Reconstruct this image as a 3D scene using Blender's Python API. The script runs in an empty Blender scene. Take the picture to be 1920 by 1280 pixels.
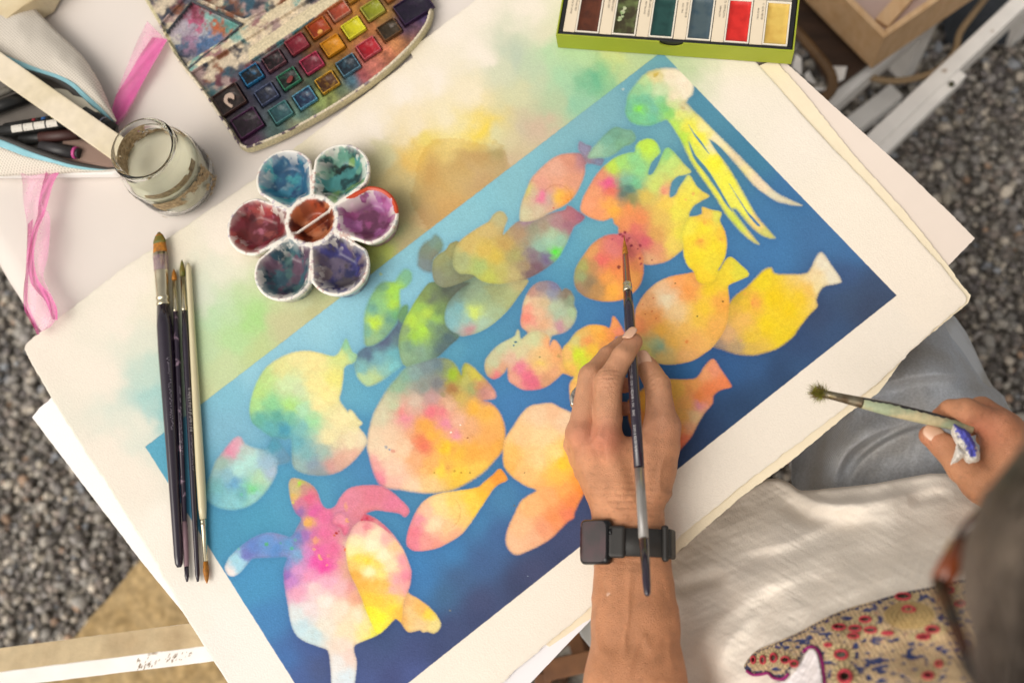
import bpy, bmesh, math, random
import numpy as np
from mathutils import Vector, Matrix
random.seed(7); RNG = np.random.default_rng(7)
SC = bpy.context.scene
R_ = math.radians
# ------------------------------------------------------------------ camera, sky, sun, exposure
FPX = 1880.0; T = 0.74; CAMH = 0.92            # focal length in photo pixels, table height, camera above the table
_dn = np.array([276.0, -511.0, -FPX]); _n = -_dn/np.linalg.norm(_dn)
_X = np.array([1.0, 0, 0]) - _n*_n[0]; _X /= np.linalg.norm(_X); _Y = np.cross(_n, _X)
RW = np.array([_X, _Y, _n]); CAM = np.array([0.0, 0.0, T+CAMH])
cam_d = bpy.data.cameras.new('camera'); cam = bpy.data.objects.new('camera', cam_d); SC.collection.objects.link(cam)
cam_d.sensor_width = 36.0; cam_d.lens = 36.0*FPX/1920.0; cam_d.clip_start = 0.02; cam_d.clip_end = 200
M4 = Matrix.Identity(4)
for i in range(3):
    for j in range(3): M4[i][j] = RW[i][j]
    M4[i][3] = CAM[i]
cam.matrix_world = M4; SC.camera = cam
cam_d.dof.use_dof = True; cam_d.dof.focus_distance = 0.93; cam_d.dof.aperture_fstop = 3.3; cam_d.dof.aperture_blades = 0
W = bpy.data.worlds.new('World'); SC.world = W; W.use_nodes = True
nt = W.node_tree; nt.nodes.clear()
SUN_EL, SUN_AZ = R_(52), R_(232)               # azimuth measured from +Y, clockwise
sky = nt.nodes.new('ShaderNodeTexSky'); sky.sky_type = 'NISHITA'; sky.sun_disc = False
sky.sun_elevation = SUN_EL; sky.sun_rotation = SUN_AZ; sky.dust_density = 4.0
hsv = nt.nodes.new('ShaderNodeHueSaturation'); hsv.inputs['Saturation'].default_value = 0.12   # overcast: pale sky
tint = nt.nodes.new('ShaderNodeMix'); tint.data_type = 'RGBA'; tint.blend_type = 'MULTIPLY'; tint.inputs[0].default_value = 1
tint.inputs[7].default_value = (1.0, 0.95, 0.88, 1)
bg = nt.nodes.new('ShaderNodeBackground'); bg.inputs[1].default_value = 0.15
wo = nt.nodes.new('ShaderNodeOutputWorld')
nt.links.new(sky.outputs[0], hsv.inputs['Color']); nt.links.new(hsv.outputs[0], tint.inputs[6]); nt.links.new(tint.outputs[2], bg.inputs[0]); nt.links.new(bg.outputs[0], wo.inputs[0])
sl = bpy.data.lights.new('sun', 'SUN'); sl.energy = 1.2; sl.angle = R_(60); sl.color = (1.0, 0.95, 0.87)
so = bpy.data.objects.new('sun', sl); SC.collection.objects.link(so)
_sd = Vector((math.sin(SUN_AZ)*math.cos(SUN_EL), math.cos(SUN_AZ)*math.cos(SUN_EL), math.sin(SUN_EL)))
so.rotation_euler = _sd.to_track_quat('Z', 'Y').to_euler()
SC.view_settings.view_transform = 'Standard'; SC.view_settings.look = 'None'; SC.view_settings.gamma = 1
SC.view_settings.exposure = 0.11; SC.view_settings.use_curve_mapping = False
# ------------------------------------------------------------------ helpers
def at(u, v, z=T):
    """world point at height z seen at photo pixel (u, v)"""
    d = RW @ np.array([u-960.0, -(v-640.0), -FPX]); return CAM + d*((z-CAM[2])/d[2])
def atn(u, v, z):
    u = np.asarray(u, float); v = np.asarray(v, float); z = np.asarray(z, float)+u*0
    d = np.stack([u-960.0, -(v-640.0), -FPX+u*0], -1) @ RW.T
    return CAM + d*((z-CAM[2])/d[..., 2])[..., None]
def pxn(P):
    q = (P-CAM) @ RW; return 960+FPX*q[..., 0]/-q[..., 2], 640-FPX*q[..., 1]/-q[..., 2]
def lin(c):
    c = np.asarray(c, float); return np.where(c <= 0.04045, c/12.92, ((c+0.055)/1.055)**2.4)
def hx(h):
    h = h.lstrip('#'); return lin([int(h[i:i+2], 16)/255 for i in (0, 2, 4)])
class Noise:
    def __init__(s, seed, n=64):
        s.n = n; s.g = np.random.default_rng(seed).random((n, n)).astype(np.float32)
    def __call__(s, x, y):
        xi = np.floor(x).astype(int); yi = np.floor(y).astype(int); fx = x-xi; fy = y-yi
        fx = fx*fx*(3-2*fx); fy = fy*fy*(3-2*fy); n = s.n
        a = s.g[xi % n, yi % n]; b = s.g[(xi+1) % n, yi % n]; c = s.g[xi % n, (yi+1) % n]; d = s.g[(xi+1) % n, (yi+1) % n]
        return (a*(1-fx)+b*fx)*(1-fy)+(c*(1-fx)+d*fx)*fy
    def fbm(s, x, y, o=4):
        t = 0; a = 1; k = 0
        for i in range(o): t = t+a*s(x*2**i+17.3*i, y*2**i+9.1*i); k += a; a *= .5
        return t/k
NZ = [Noise(i) for i in range(8)]
def sst(a, b, x):
    t = np.clip((x-a)/(b-a), 0, 1); return t*t*(3-2*t)
def psdf(u, v, P):
    """signed distance to a closed polygon, negative inside"""
    P = np.asarray(P, float); d = np.full(u.shape, 1e12); ins = np.zeros(u.shape, bool)
    for i in range(len(P)):
        ax, ay = P[i]; bx, by = P[(i+1) % len(P)]; ex, ey = bx-ax, by-ay
        wx = u-ax; wy = v-ay; t = np.clip((wx*ex+wy*ey)/(ex*ex+ey*ey+1e-12), 0, 1)
        d = np.minimum(d, (wx-ex*t)**2+(wy-ey*t)**2)
        if ay != by:
            ins ^= ((ay > v) != (by > v)) & (u < ex*(v-ay)/ey+ax)
    return np.where(ins, -1, 1)*np.sqrt(d)
def smooth(P, n=4, closed=True):
    P = np.asarray(P, float); out = []; m = len(P)
    for i in range(m if closed else m-1):
        if closed: p0, p1, p2, p3 = P[i-1], P[i], P[(i+1) % m], P[(i+2) % m]
        else: p0, p1, p2, p3 = P[max(i-1, 0)], P[i], P[i+1], P[min(i+2, m-1)]
        for k in range(n):
            t = k/n; out.append(.5*((2*p1)+(-p0+p2)*t+(2*p0-5*p1+4*p2-p3)*t*t+(-p0+3*p1-3*p2+p3)*t**3))
    if not closed: out.append(P[-1])
    return np.array(out)
def sites(u, v, S, s=10.0, p=1.6):
    """colour field blended from control colours (x, y, hex[, weight])"""
    num = np.zeros(u.shape+(3,)); den = np.zeros(u.shape)
    for q in S:
        w = (q[3] if len(q) > 3 else 1.0)/((u-q[0])**2+(v-q[1])**2+s*s)**p
        num += w[..., None]*hx(q[2]); den += w
    return num/den[..., None]
def interp(S, u, v, s=20.0, p=1.6):
    num = 0; den = 0
    for q in S:
        w = 1/((u-q[0])**2+(v-q[1])**2+s*s)**p; num = num+w*q[2]; den = den+w
    return num/den
# materials ---------------------------------------------------------
def N(t, ty, **kw):
    n = t.nodes.new(ty)
    for k, v in kw.items(): setattr(n, k, v)
    return n
def mat(name, col=(.5, .5, .5), rough=.6, attr=False, var=0.0, vscale=40, col2=None, mixscale=60, bump=0.0, bscale=400, bdet=4, metal=0, spec=.5,
        sheen=0, sss=0, trans=0, ior=1.45, coat=0, stretch=None, wave=None, alpha=None, thresh=(.4, .6)):
    m = bpy.data.materials.new(name); m.use_nodes = True; t = m.node_tree; b = t.nodes['Principled BSDF']; L = t.links.new
    tc = N(t, 'ShaderNodeTexCoord'); vec = tc.outputs['Object']
    if stretch:
        mp = N(t, 'ShaderNodeMapping'); mp.inputs['Scale'].default_value = stretch; L(vec, mp.inputs[0]); vec = mp.outputs[0]
    if attr:
        a = N(t, 'ShaderNodeAttribute', attribute_name='Col'); c = a.outputs['Color']
    else:
        r = N(t, 'ShaderNodeRGB'); cc = hx(col) if isinstance(col, str) else col; r.outputs[0].default_value = (*cc, 1); c = r.outputs[0]
    if col2 is not None:
        n2 = N(t, 'ShaderNodeTexNoise'); n2.inputs['Scale'].default_value = mixscale; n2.inputs['Detail'].default_value = 5; L(vec, n2.inputs['Vector'])
        rm = N(t, 'ShaderNodeMapRange'); rm.inputs[1].default_value = thresh[0]; rm.inputs[2].default_value = thresh[1]; L(n2.outputs[0], rm.inputs[0])
        mx = N(t, 'ShaderNodeMix', data_type='RGBA'); L(rm.outputs[0], mx.inputs[0]); L(c, mx.inputs[6])
        c2 = hx(col2) if isinstance(col2, str) else col2; mx.inputs[7].default_value = (*c2, 1); c = mx.outputs[2]
    if var:
        n1 = N(t, 'ShaderNodeTexNoise'); n1.inputs['Scale'].default_value = vscale; n1.inputs['Detail'].default_value = 6; L(vec, n1.inputs['Vector'])
        mr = N(t, 'ShaderNodeMapRange'); mr.inputs[1].default_value = .3; mr.inputs[2].default_value = .7
        mr.inputs[3].default_value = 1-var; mr.inputs[4].default_value = 1+var; L(n1.outputs[0], mr.inputs[0])
        vm = N(t, 'ShaderNodeVectorMath', operation='SCALE'); L(c, vm.inputs[0]); L(mr.outputs[0], vm.inputs['Scale']); c = vm.outputs[0]
    L(c, b.inputs['Base Color'])
    b.inputs['Roughness'].default_value = rough; b.inputs['Metallic'].default_value = metal; b.inputs['Specular IOR Level'].default_value = spec
    b.inputs['IOR'].default_value = ior; b.inputs['Transmission Weight'].default_value = trans; b.inputs['Coat Weight'].default_value = coat
    b.inputs['Sheen Weight'].default_value = sheen
    if sss:
        b.inputs['Subsurface Weight'].default_value = sss; b.inputs['Subsurface Radius'].default_value = (1, .35, .2); b.inputs['Subsurface Scale'].default_value = .004
    if alpha is not None: b.inputs['Alpha'].default_value = alpha
    if bump:
        nb = N(t, 'ShaderNodeTexNoise'); nb.inputs['Scale'].default_value = bscale; nb.inputs['Detail'].default_value = bdet; L(vec, nb.inputs['Vector'])
        h = nb.outputs[0]
        if wave:
            wv = N(t, 'ShaderNodeTexWave', bands_direction=wave[0]); wv.inputs['Scale'].default_value = wave[1]; wv.inputs['Distortion'].default_value = wave[2]
            L(tc.outputs['Object'], wv.inputs['Vector'])
            ad = N(t, 'ShaderNodeMath', operation='ADD'); L(h, ad.inputs[0]); L(wv.outputs['Fac'], ad.inputs[1]); h = ad.outputs[0]
        bp = N(t, 'ShaderNodeBump'); bp.inputs['Strength'].default_value = 1.0; bp.inputs['Distance'].default_value = bump; L(h, bp.inputs['Height']); L(bp.outputs[0], b.inputs['Normal'])
    return m
# objects ------------------------------------------------------------
def link(o, parent=None):
    SC.collection.objects.link(o)
    if parent is not None: o.parent = parent
    return o
def tag(o, label=None, cat=None, group=None, kind=None):
    for k, v in (('label', label), ('category', cat), ('group', group), ('kind', kind)):
        if v: o[k] = v
    return o
def empty(name, loc, label, cat, group=None):
    o = bpy.data.objects.new(name, None); o.empty_display_size = .01; link(o); o.location = Vector(loc); return tag(o, label, cat, group)
def mesh(name, V, F, m, parent=None, smooth_=True, cols=None):
    """mesh from world-space vertices; stored relative to the parent's location"""
    V = np.asarray(V, float).reshape(-1, 3); me = bpy.data.meshes.new(name)
    off = np.array(parent.location) if parent is not None and parent.type == 'EMPTY' else (np.array(parent.parent.location) if parent is not None and parent.parent is not None else np.zeros(3))
    V = V-off
    if isinstance(F, np.ndarray):
        k = F.shape[1]; me.vertices.add(len(V)); me.vertices.foreach_set('co', V.astype(np.float32).ravel())
        me.loops.add(F.size); me.loops.foreach_set('vertex_index', F.astype(np.int32).ravel())
        me.polygons.add(len(F)); me.polygons.foreach_set('loop_start', np.arange(len(F), dtype=np.int32)*k)
        try: me.polygons.foreach_set('loop_total', np.full(len(F), k, np.int32))
        except Exception: pass
        me.update(calc_edges=True)
    else:
        me.from_pydata([tuple(v) for v in V], [], F); me.update()
    me.polygons.foreach_set('use_smooth', np.full(len(me.polygons), smooth_))
    if cols is not None:
        a = me.color_attributes.new('Col', 'FLOAT_COLOR', 'POINT'); c = np.ones((len(V), 4), np.float32); c[:, :3] = np.clip(cols, 0, 1); a.data.foreach_set('color', c.ravel())
    me.materials.append(m); o = bpy.data.objects.new(name, me); return link(o, parent)
def grid_faces(nx, ny, flip=False):
    i, j = np.meshgrid(np.arange(nx-1), np.arange(ny-1), indexing='ij'); a = (i*ny+j).ravel()
    f = np.stack([a, a+ny, a+ny+1, a+1], 1); return f[:, ::-1].copy() if flip else f
def frame_of(d):
    d = np.asarray(d, float)/np.linalg.norm(d); a = np.array([0, 0, 1.0]) if abs(d[2]) < .9 else np.array([1.0, 0, 0])
    x = np.cross(a, d); x /= np.linalg.norm(x); return x, np.cross(d, x), d
def tube_vf(P, R, n=12, caps=True, sq=(1, 1)):
    P = np.asarray(P, float); R = np.broadcast_to(np.asarray(R, float), (len(P),)); V = []; F = []
    tang = np.gradient(P, axis=0); x, y, _ = frame_of(tang[0])
    for i in range(len(P)):
        d = tang[i]/(np.linalg.norm(tang[i])+1e-12); x = x-d*np.dot(x, d); x /= np.linalg.norm(x); y = np.cross(d, x)
        for k in range(n):
            a = 2*math.pi*k/n; V.append(P[i]+R[i]*(sq[0]*math.cos(a)*x+sq[1]*math.sin(a)*y))
    for i in range(len(P)-1):
        for k in range(n): F.append((i*n+k, i*n+(k+1) % n, (i+1)*n+(k+1) % n, (i+1)*n+k))
    if caps: F.append(tuple(range(n))[::-1]); F.append(tuple((len(P)-1)*n+k for k in range(n)))
    return V, F
def tube(name, P, R, m, parent=None, n=12, caps=True, sq=(1, 1), smooth_=True, cols=None):
    V, F = tube_vf(P, R, n, caps, sq); return mesh(name, V, F, m, parent, smooth_, cols)
def join_vf(*L):
    V = []; F = []
    for v, f in L:
        k = len(V); V += list(v); F += [tuple(i+k for i in q) for q in f]
    return V, F
def prism(name, top, th, m, parent=None, bevel=0.0, seg=2):
    """closed polygon (world points, seen from above) extruded down by th, edges bevelled"""
    bm = bmesh.new(); P = np.asarray(top, float)
    ar = sum(P[i][0]*P[(i+1) % len(P)][1]-P[(i+1) % len(P)][0]*P[i][1] for i in range(len(P)))
    if ar < 0: P = P[::-1]
    tv = [bm.verts.new(p) for p in P]; bv = [bm.verts.new((p[0], p[1], p[2]-th)) for p in P]; n = len(P)
    bm.faces.new(tv); bm.faces.new(bv[::-1])
    for i in range(n): bm.faces.new((tv[i], bv[i], bv[(i+1) % n], tv[(i+1) % n]))
    if bevel: bmesh.ops.bevel(bm, geom=list(bm.edges)+list(bm.verts), offset=bevel, segments=seg, affect='EDGES', profile=.6, clamp_overlap=True)
    bmesh.ops.triangulate(bm, faces=[f for f in bm.faces if len(f.verts) > 4])
    bm.verts.ensure_lookup_table(); V = [tuple(v.co) for v in bm.verts]; bm.verts.index_update(); F = [tuple(v.index for v in f.verts) for f in bm.faces]; bm.free()
    return mesh(name, V, F, m, parent, False)
def box(name, c, ax, ay, sx, sy, z0, z1, m, parent=None, bevel=.0005, seg=2):
    """box with plan centre c, plan axes ax, ay (unit), half sizes sx, sy, from z0 to z1"""
    c = np.asarray(c, float)[:2]; P = [c+ax[:2]*i*sx+ay[:2]*j*sy for i, j in ((-1, -1), (1, -1), (1, 1), (-1, 1))]
    return prism(name, [(*p, z1) for p in P], z1-z0, m, parent, bevel, seg)
# surface nets ---------------------------------------------------------
def surfnet(f, lo, hi, h):
    ax = [np.arange(lo[i], hi[i]+h, h) for i in range(3)]; X, Y, Z = np.meshgrid(*ax, indexing='ij'); v = f(X, Y, Z).astype(np.float32)
    s = v < 0; sh = tuple(n-1 for n in v.shape); acc = np.zeros(sh+(3,), np.float32); cnt = np.zeros(sh, np.float32)
    def c(a, o): return a[o[0]:o[0]+sh[0], o[1]:o[1]+sh[1], o[2]:o[2]+sh[2]]
    for d in range(3):
        e1, e2 = [q for q in range(3) if q != d]
        for a in (0, 1):
            for b in (0, 1):
                o = [0, 0, 0]; o[e1] = a; o[e2] = b; o2 = list(o); o2[d] = 1
                s0 = c(s, o); s1 = c(s, o2); x = s0 != s1; v0 = c(v, o); v1 = c(v, o2); t = np.where(x, v0/np.where(x, v0-v1, 1), 0)
                p = np.zeros(sh+(3,), np.float32)+np.array(o, np.float32); p[..., d] += t; acc += p*x[..., None]; cnt += x
    m = cnt > 0; idx = np.full(sh, -1); idx[m] = np.arange(m.sum()); P = acc[m]/cnt[m][:, None]
    I = np.argwhere(m); V = (P+I)*h+np.array([ax[0][0], ax[1][0], ax[2][0]]); F = []
    for d in range(3):
        e1, e2 = (d+1) % 3, (d+2) % 3
        sl0 = [slice(None)]*3; sl1 = [slice(None)]*3; sl0[d] = slice(0, -1); sl1[d] = slice(1, None)
        x = s[tuple(sl0)] != s[tuple(sl1)]; E = np.argwhere(x); ok = (E[:, e1] > 0) & (E[:, e2] > 0) & (E[:, e1] < v.shape[e1]-1) & (E[:, e2] < v.shape[e2]-1); E = E[ok]
        def g(o1, o2):
            q = E.copy(); q[:, e1] -= o1; q[:, e2] -= o2; return idx[q[:, 0], q[:, 1], q[:, 2]]
        Q = np.stack([g(1, 1), g(0, 1), g(0, 0), g(1, 0)], 1); ins = s[E[:, 0], E[:, 1], E[:, 2]]; Q[~ins] = Q[~ins][:, ::-1]; F.append(Q)
    F = np.concatenate(F); return V, F[(F >= 0).all(1)]
def relax(V, F, it=2, k=.5):
    for _ in range(it):
        A = np.zeros_like(V); c = np.zeros(len(V))
        for i in range(4):
            a, b = F[:, i], F[:, (i+1) % 4]
            for d in range(3): A[:, d] += np.bincount(a, V[b, d], len(V))+np.bincount(b, V[a, d], len(V))
            c += np.bincount(a, minlength=len(V))+np.bincount(b, minlength=len(V))
        V = V*(1-k)+k*A/c[:, None]
    return V
def cone(X, Y, Z, a, b, ra, rb):
    bx, by, bz = b[0]-a[0], b[1]-a[1], b[2]-a[2]; t = np.clip(((X-a[0])*bx+(Y-a[1])*by+(Z-a[2])*bz)/(bx*bx+by*by+bz*bz+1e-12), 0, 1)
    return np.sqrt((X-a[0]-bx*t)**2+(Y-a[1]-by*t)**2+(Z-a[2]-bz*t)**2)-(ra+(rb-ra)*t)
def smin(a, b, k):
    h = np.clip(.5+.5*(b-a)/k, 0, 1); return b+(a-b)*h-k*h*(1-h)
# ------------------------------------------------------------------ the painting: outlines and pigments
PAPER = '#eee4d6'
BLUE = [(300,828,'58a8c4',1.5),(420,740,'7cbcd2',1.5),(510,672,'8cc6d8',1.5),(590,612,'92cadb',1.5),(700,528,'90c9da',1.5),(800,452,'8ac5d4',1.5),(880,390,'84c0ce',1.5),(960,330,'80bbc8',1.5),(1040,268,'7cb4c0',1.5),(1130,200,'76aeba',1.5),(1210,138,'6ca6b4',1.3),(640,640,'86c2d6'),(560,640,'8ac4d8'),(760,520,'86c2d4'),(1540,600,'384a6c'),(1500,645,'334c74'),(1455,700,'2d486e'),(1400,765,'2a456a'),(1345,815,'2a4268'),(1620,575,'394764'),(1480,725,'2c4568'),(1585,520,'3c5884'),(1640,560,'3c4a66'),(1320,850,'2b4064'),(1180,940,'34426a'),(1060,1040,'3a4468'),(980,1100,'3c4669'),(900,1160,'3e4970'),(820,1220,'404c76'),(730,1270,'454f80'),(1230,905,'2f3e60'),(600,600,'8fc8da'),(480,690,'8fc8da'),(420,800,'7cb6ce'),(330,830,'4fa3c2'),(700,520,'8cc8d8'),(800,440,'84c3d2'),(900,370,'7fbfce'),(1000,290,'7dbac8'),(1100,220,'7cb1bd'),
 (1180,140,'6ba7b8'),(1240,105,'66a2b4'),(1330,180,'4a8ba6'),(1230,255,'66a3b3'),(1440,270,'3d7f9f'),(1330,320,'417f9c'),(1500,350,'3a72a4'),(1400,440,'3d79ab'),(1440,480,'3c78ae'),(1250,350,'5c98ac'),
 (1260,340,'4c8ba6'),(1600,470,'3d6ea2'),(1560,450,'3e72a5'),(1640,545,'3d5274'),(1600,560,'3d5373'),(1560,620,'38537a'),(1500,690,'34547e'),(1430,740,'2e4d74'),(1380,800,'2d4a70'),(1300,860,'2f4468'),
 (1265,900,'2e3f63'),(1420,690,'335c8e'),(1370,690,'2f5c91'),(1270,700,'2f6ca5'),(1400,580,'3b72ab'),(1380,545,'3c76ae'),(1240,500,'4180ad'),(1060,470,'5aa2bd'),(1120,430,'63a6ba'),(1100,330,'6cb1c2'),
 (1020,560,'4c8fb4'),(1090,590,'3f7eb0'),(1150,600,'3c76ac'),(1060,530,'4f96b6'),(960,600,'4a8db2'),(900,650,'4a92b4'),(850,650,'559db8'),(730,700,'62abc6'),(700,740,'5ba6c4'),(670,720,'62abc5'),
 (740,650,'74b5cb'),(940,720,'3f82b5'),(960,760,'3d7cb4'),(1060,740,'3b78b2'),(900,670,'4790b3'),(690,810,'4b95bd'),(600,930,'4f9cc0'),(690,880,'4689b8'),(520,920,'4b9cc0'),(420,985,'4596bb'),
 (400,960,'4898bc'),(480,970,'469abd'),(640,930,'478fb8'),(480,1100,'4394c4'),(500,1160,'4284bd'),(540,1240,'4273b2'),(560,1265,'4a629c'),(600,1250,'4b5a86'),(620,1230,'475587'),(590,1215,'46609a'),
 (700,1240,'465685'),(720,1200,'41547f'),(690,1270,'4b5c92'),(640,1300,'4a5a90'),(780,1060,'3a82bd'),(800,1090,'3a7cb8'),(850,1040,'3c80b8'),(900,980,'3f80b2'),(780,930,'4588b2'),(740,980,'4289b6'),
 (790,1100,'3d7bb2'),(830,1110,'41688f'),(860,1080,'42618c'),(900,1050,'416293'),(930,1000,'41669a'),(850,1180,'424f78'),(780,1220,'43507f'),(900,1130,'454f76'),(1000,1080,'454c70'),(1090,1000,'424c72'),
 (1115,960,'3c4a72'),(1060,1020,'424d74'),(780,1260,'4b5a92'),(1000,920,'3d78ae'),(945,930,'4382b0'),(760,1010,'4086b6')]
BLEED = [(100,680,PAPER),(180,700,PAPER),(60,650,PAPER),(220,600,PAPER),(250,540,PAPER),(200,860,PAPER),(300,1000,'f4ece0'),(250,900,PAPER),(350,1150,'f2ebe1'),(420,1200,'f3ede5'),(480,1260,'f3eee6'),
 (270,790,'e3e2d4'),(290,740,'a9cfca'),(285,690,'c4d8cb'),(265,640,'dddfcf'),(290,580,'e8e1cf'),(310,770,'9cc9c8'),(370,560,'d6dcc9'),(380,640,'bcd3a8'),(400,600,'b9d7ad'),(440,640,'b4d69c'),(470,610,'a9d38a'),
 (430,680,'c4d3a4'),(390,740,'c6cfa0'),(480,660,'bdcc92'),(540,620,'c3c297'),(590,590,'bcbb8c'),(400,500,'dfdfcc'),(340,470,'e9e0cd'),(420,440,PAPER),(450,400,PAPER),(560,560,'c9cfa5'),(660,540,'a8b888'),
 (700,510,'9fb06c'),(720,480,'b3c062'),(740,440,'a3aa7c'),(760,460,'b5a57c'),(790,410,'c2a578'),(760,390,'ada378'),(750,340,'c5b684'),(720,300,'cfca9e'),(770,310,'dfb968'),(790,290,'e2c068'),(820,340,'c8a465'),
 (860,320,'c4a468'),(900,300,'c2a26c'),(840,380,'cfaa6e'),(900,340,'c3a578'),(930,290,'a9a070'),(940,310,'bca980'),(850,255,'eada90'),(890,247,'ecd04f'),(905,240,'ecd056'),(870,235,'e6d9a4'),(800,268,'e3cf70'),
 (930,262,'d8d5a8'),(960,260,'d2c6a0'),(980,240,'c7baa0'),(1010,240,'cbb39c'),(960,300,'cbb596'),(960,180,'cfcfa9'),(940,130,'cfd2b6'),(960,110,'b9c6b2'),(990,130,'bcccae'),(1030,110,'b5d3aa'),(1060,150,'a8cfa8'),
 (1040,200,'b2c5a0'),(1080,190,'92c4a4'),(1110,150,'68b18d'),(1130,140,'84bf8f'),(1160,110,'cdd58c'),(1140,100,'c9d596'),(1080,100,'b4d3a4'),(1180,105,'b7c9a0'),(1030,60,'dcd8c0'),(1200,80,'a8c4a0'),
 (900,100,PAPER),(850,60,PAPER),(820,150,PAPER),(760,180,PAPER),(700,240,PAPER),(880,180,'ebdfc4'),(900,20,PAPER),(1000,20,PAPER),(650,260,PAPER),(840,215,'ebdfc0'),(780,240,'eadcc0'),(1100,0,PAPER),
 (1400,160,PAPER),(1500,260,PAPER),(1600,380,'f1e6d6'),(1700,480,'f2e6d6'),(1750,560,'f2e6d6'),(1650,620,PAPER),(1550,720,PAPER),(1450,800,PAPER),(1350,900,PAPER),(1280,980,PAPER),(1050,1120,'f0e8da'),
 (950,1220,'f1e9db'),(860,1280,'f2eadc'),(700,1400,'f2eadc')]
# each shape: (softness px, [outline], [sites], site size)
A = []
def fish(soft, P, S, s=12, p=1.8, n=3): A.append((soft, P, S, s, p, n))
fish(4, [(770,510),(760,507),(750,517),(742,530),(725,530),(712,535),(700,552),(691,570),(685,592),(684,617),(685,640),(690,650),(705,647),(722,635),(737,617),(747,600),(751,580),(750,565),(750,545),(760,540),(770,530),(773,519)],
 [(705,607,'bfe04a',1.5),(735,545,'a8d850'),(738,570,'b2dc50'),(742,556,'9fd45e'),(715,570,'8fc487'),(700,580,'6fa596'),(690,620,'7bb09a'),(695,640,'97b98a'),(720,620,'7fa88e'),(745,590,'74b47e'),(765,520,'7fb896'),(720,540,'78a684'),(730,600,'6b9c8b')], 8)
fish(3, [(765,574),(755,577),(747,592),(747,605),(737,620),(722,637),(702,649),(687,652),(675,660),(667,675),(667,692),(675,712),(690,724),(705,720),(722,710),(740,697),(755,685),(752,670),(760,640),(765,600)],
 [(690,665,'586d86'),(720,640,'5a6480'),(740,615,'5b6d82'),(755,585,'6e9c6c'),(680,690,'7db3b4'),(710,675,'78aeb8'),(740,665,'6fb0b8'),(735,690,'7cc0c4'),(680,712,'b2cc98'),(705,708,'b6cc92'),(725,695,'8ebfb4'),(750,640,'6a8486')], 8)
fish(4, [(785,497),(786,482),(789,468),(800,455),(810,450),(817,442),(827,450),(831,462),(826,474),(815,485),(812,497),(811,510),(800,510),(790,504)],
 [(800,470,'7c8a78'),(815,455,'79948a'),(800,495,'7d8b8c'),(815,478,'868874'),(825,462,'7a937c')], 8)
fish(1.4, [(988,524),(984,540),(972,557),(955,580),(935,600),(915,615),(895,625),(880,629),(865,631),(850,624),(837,612),(834,595),(836,580),(838,560),(845,540),(860,525),(886,515),(930,520)],
 [(850,600,'84b4b8'),(860,580,'7fb0b4'),(880,600,'93bcb6'),(890,588,'cfe06a',1.2),(905,605,'a8c4ac'),(930,590,'a4b890'),(960,560,'a8b07c'),(975,535,'b8ad7a'),(930,545,'9ba272'),(890,550,'8a9c80'),(900,560,'94a884'),(865,540,'6d7d68'),(850,560,'789184'),(885,617,'c28a92',.8),(900,622,'9dbca0')], 8)
fish(2, [(812,530),(800,537),(790,550),(780,565),(770,582),(760,602),(752,622),(749,642),(750,660),(755,680),(765,689),(780,687),(800,680),(820,671),(845,648),(862,631),(850,624),(837,612),(834,595),(838,575),(847,560),(865,542),(880,532),(850,530)],
 [(790,580,'94bc5a'),(800,588,'b6d456'),(775,603,'b4d850'),(795,618,'aeda4c'),(778,632,'a0cc50'),(815,598,'98c25e'),(810,610,'7c9c74'),(770,650,'7a9c84'),(790,660,'85a48c'),(765,675,'8cab88'),(825,620,'6c8670'),(840,635,'53696e'),(830,655,'5a7072'),(812,560,'6c7862'),(840,545,'5a6356'),(860,545,'60685c'),(825,585,'6f8a5c'),(800,555,'82985e'),(760,620,'86a070')], 7)
fish(1.3, [(812,497),(815,487),(825,477),(837,470),(843,460),(850,456),(862,455),(880,480),(890,515),(888,521),(870,529),(852,536),(832,540),(817,531),(812,515)],
 [(830,490,'94986a'),(850,470,'a09c66'),(820,520,'878c76'),(850,525,'84886c'),(870,520,'7f8464'),(840,505,'8c9470')], 10)
fish(2, [(925,405),(917,417),(900,427),(880,440),(865,452),(855,467),(851,485),(852,502),(862,513),(875,514),(888,516),(900,525),(915,531),(940,533),(965,529),(988,524),(1015,510),(1040,492),(1050,480),(1060,462),(1070,440),(1077,425),(1090,417),(1096,407),(1080,396),(1072,390),(1064,388),(1060,395),(1040,400),(1015,406),(990,413),(972,417),(958,428),(944,442),(947,425),(952,412),(945,400),(935,398)],
 [(935,410,'b8b080'),(915,430,'cdb576'),(880,460,'cdb46c'),(865,490,'a8b07c'),(900,500,'a9bb70'),(920,520,'bcc05c'),(910,470,'d0b45c'),(930,480,'ceb452'),(950,460,'c0a05e'),(940,510,'bcb468'),(965,515,'bdae78'),(985,500,'a38f70'),(965,480,'a8a268'),(975,440,'ab8f70'),(1000,430,'97967c'),(990,415,'a78494'),(1020,425,'a3917c'),(1035,440,'acc2a0'),(1030,455,'a2c8ac'),(1015,465,'93b9a4'),(1041,474,'6fdc5a',.8),(1050,455,'96bfa4'),(1025,485,'75658c'),(1005,500,'765866'),(995,515,'7a6266'),(1000,480,'84707c'),(1045,420,'ad8488'),(1060,405,'b77a80'),(1075,405,'b2707c'),(1065,425,'a2707e'),(1090,407,'a4667a')], 7)
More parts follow.
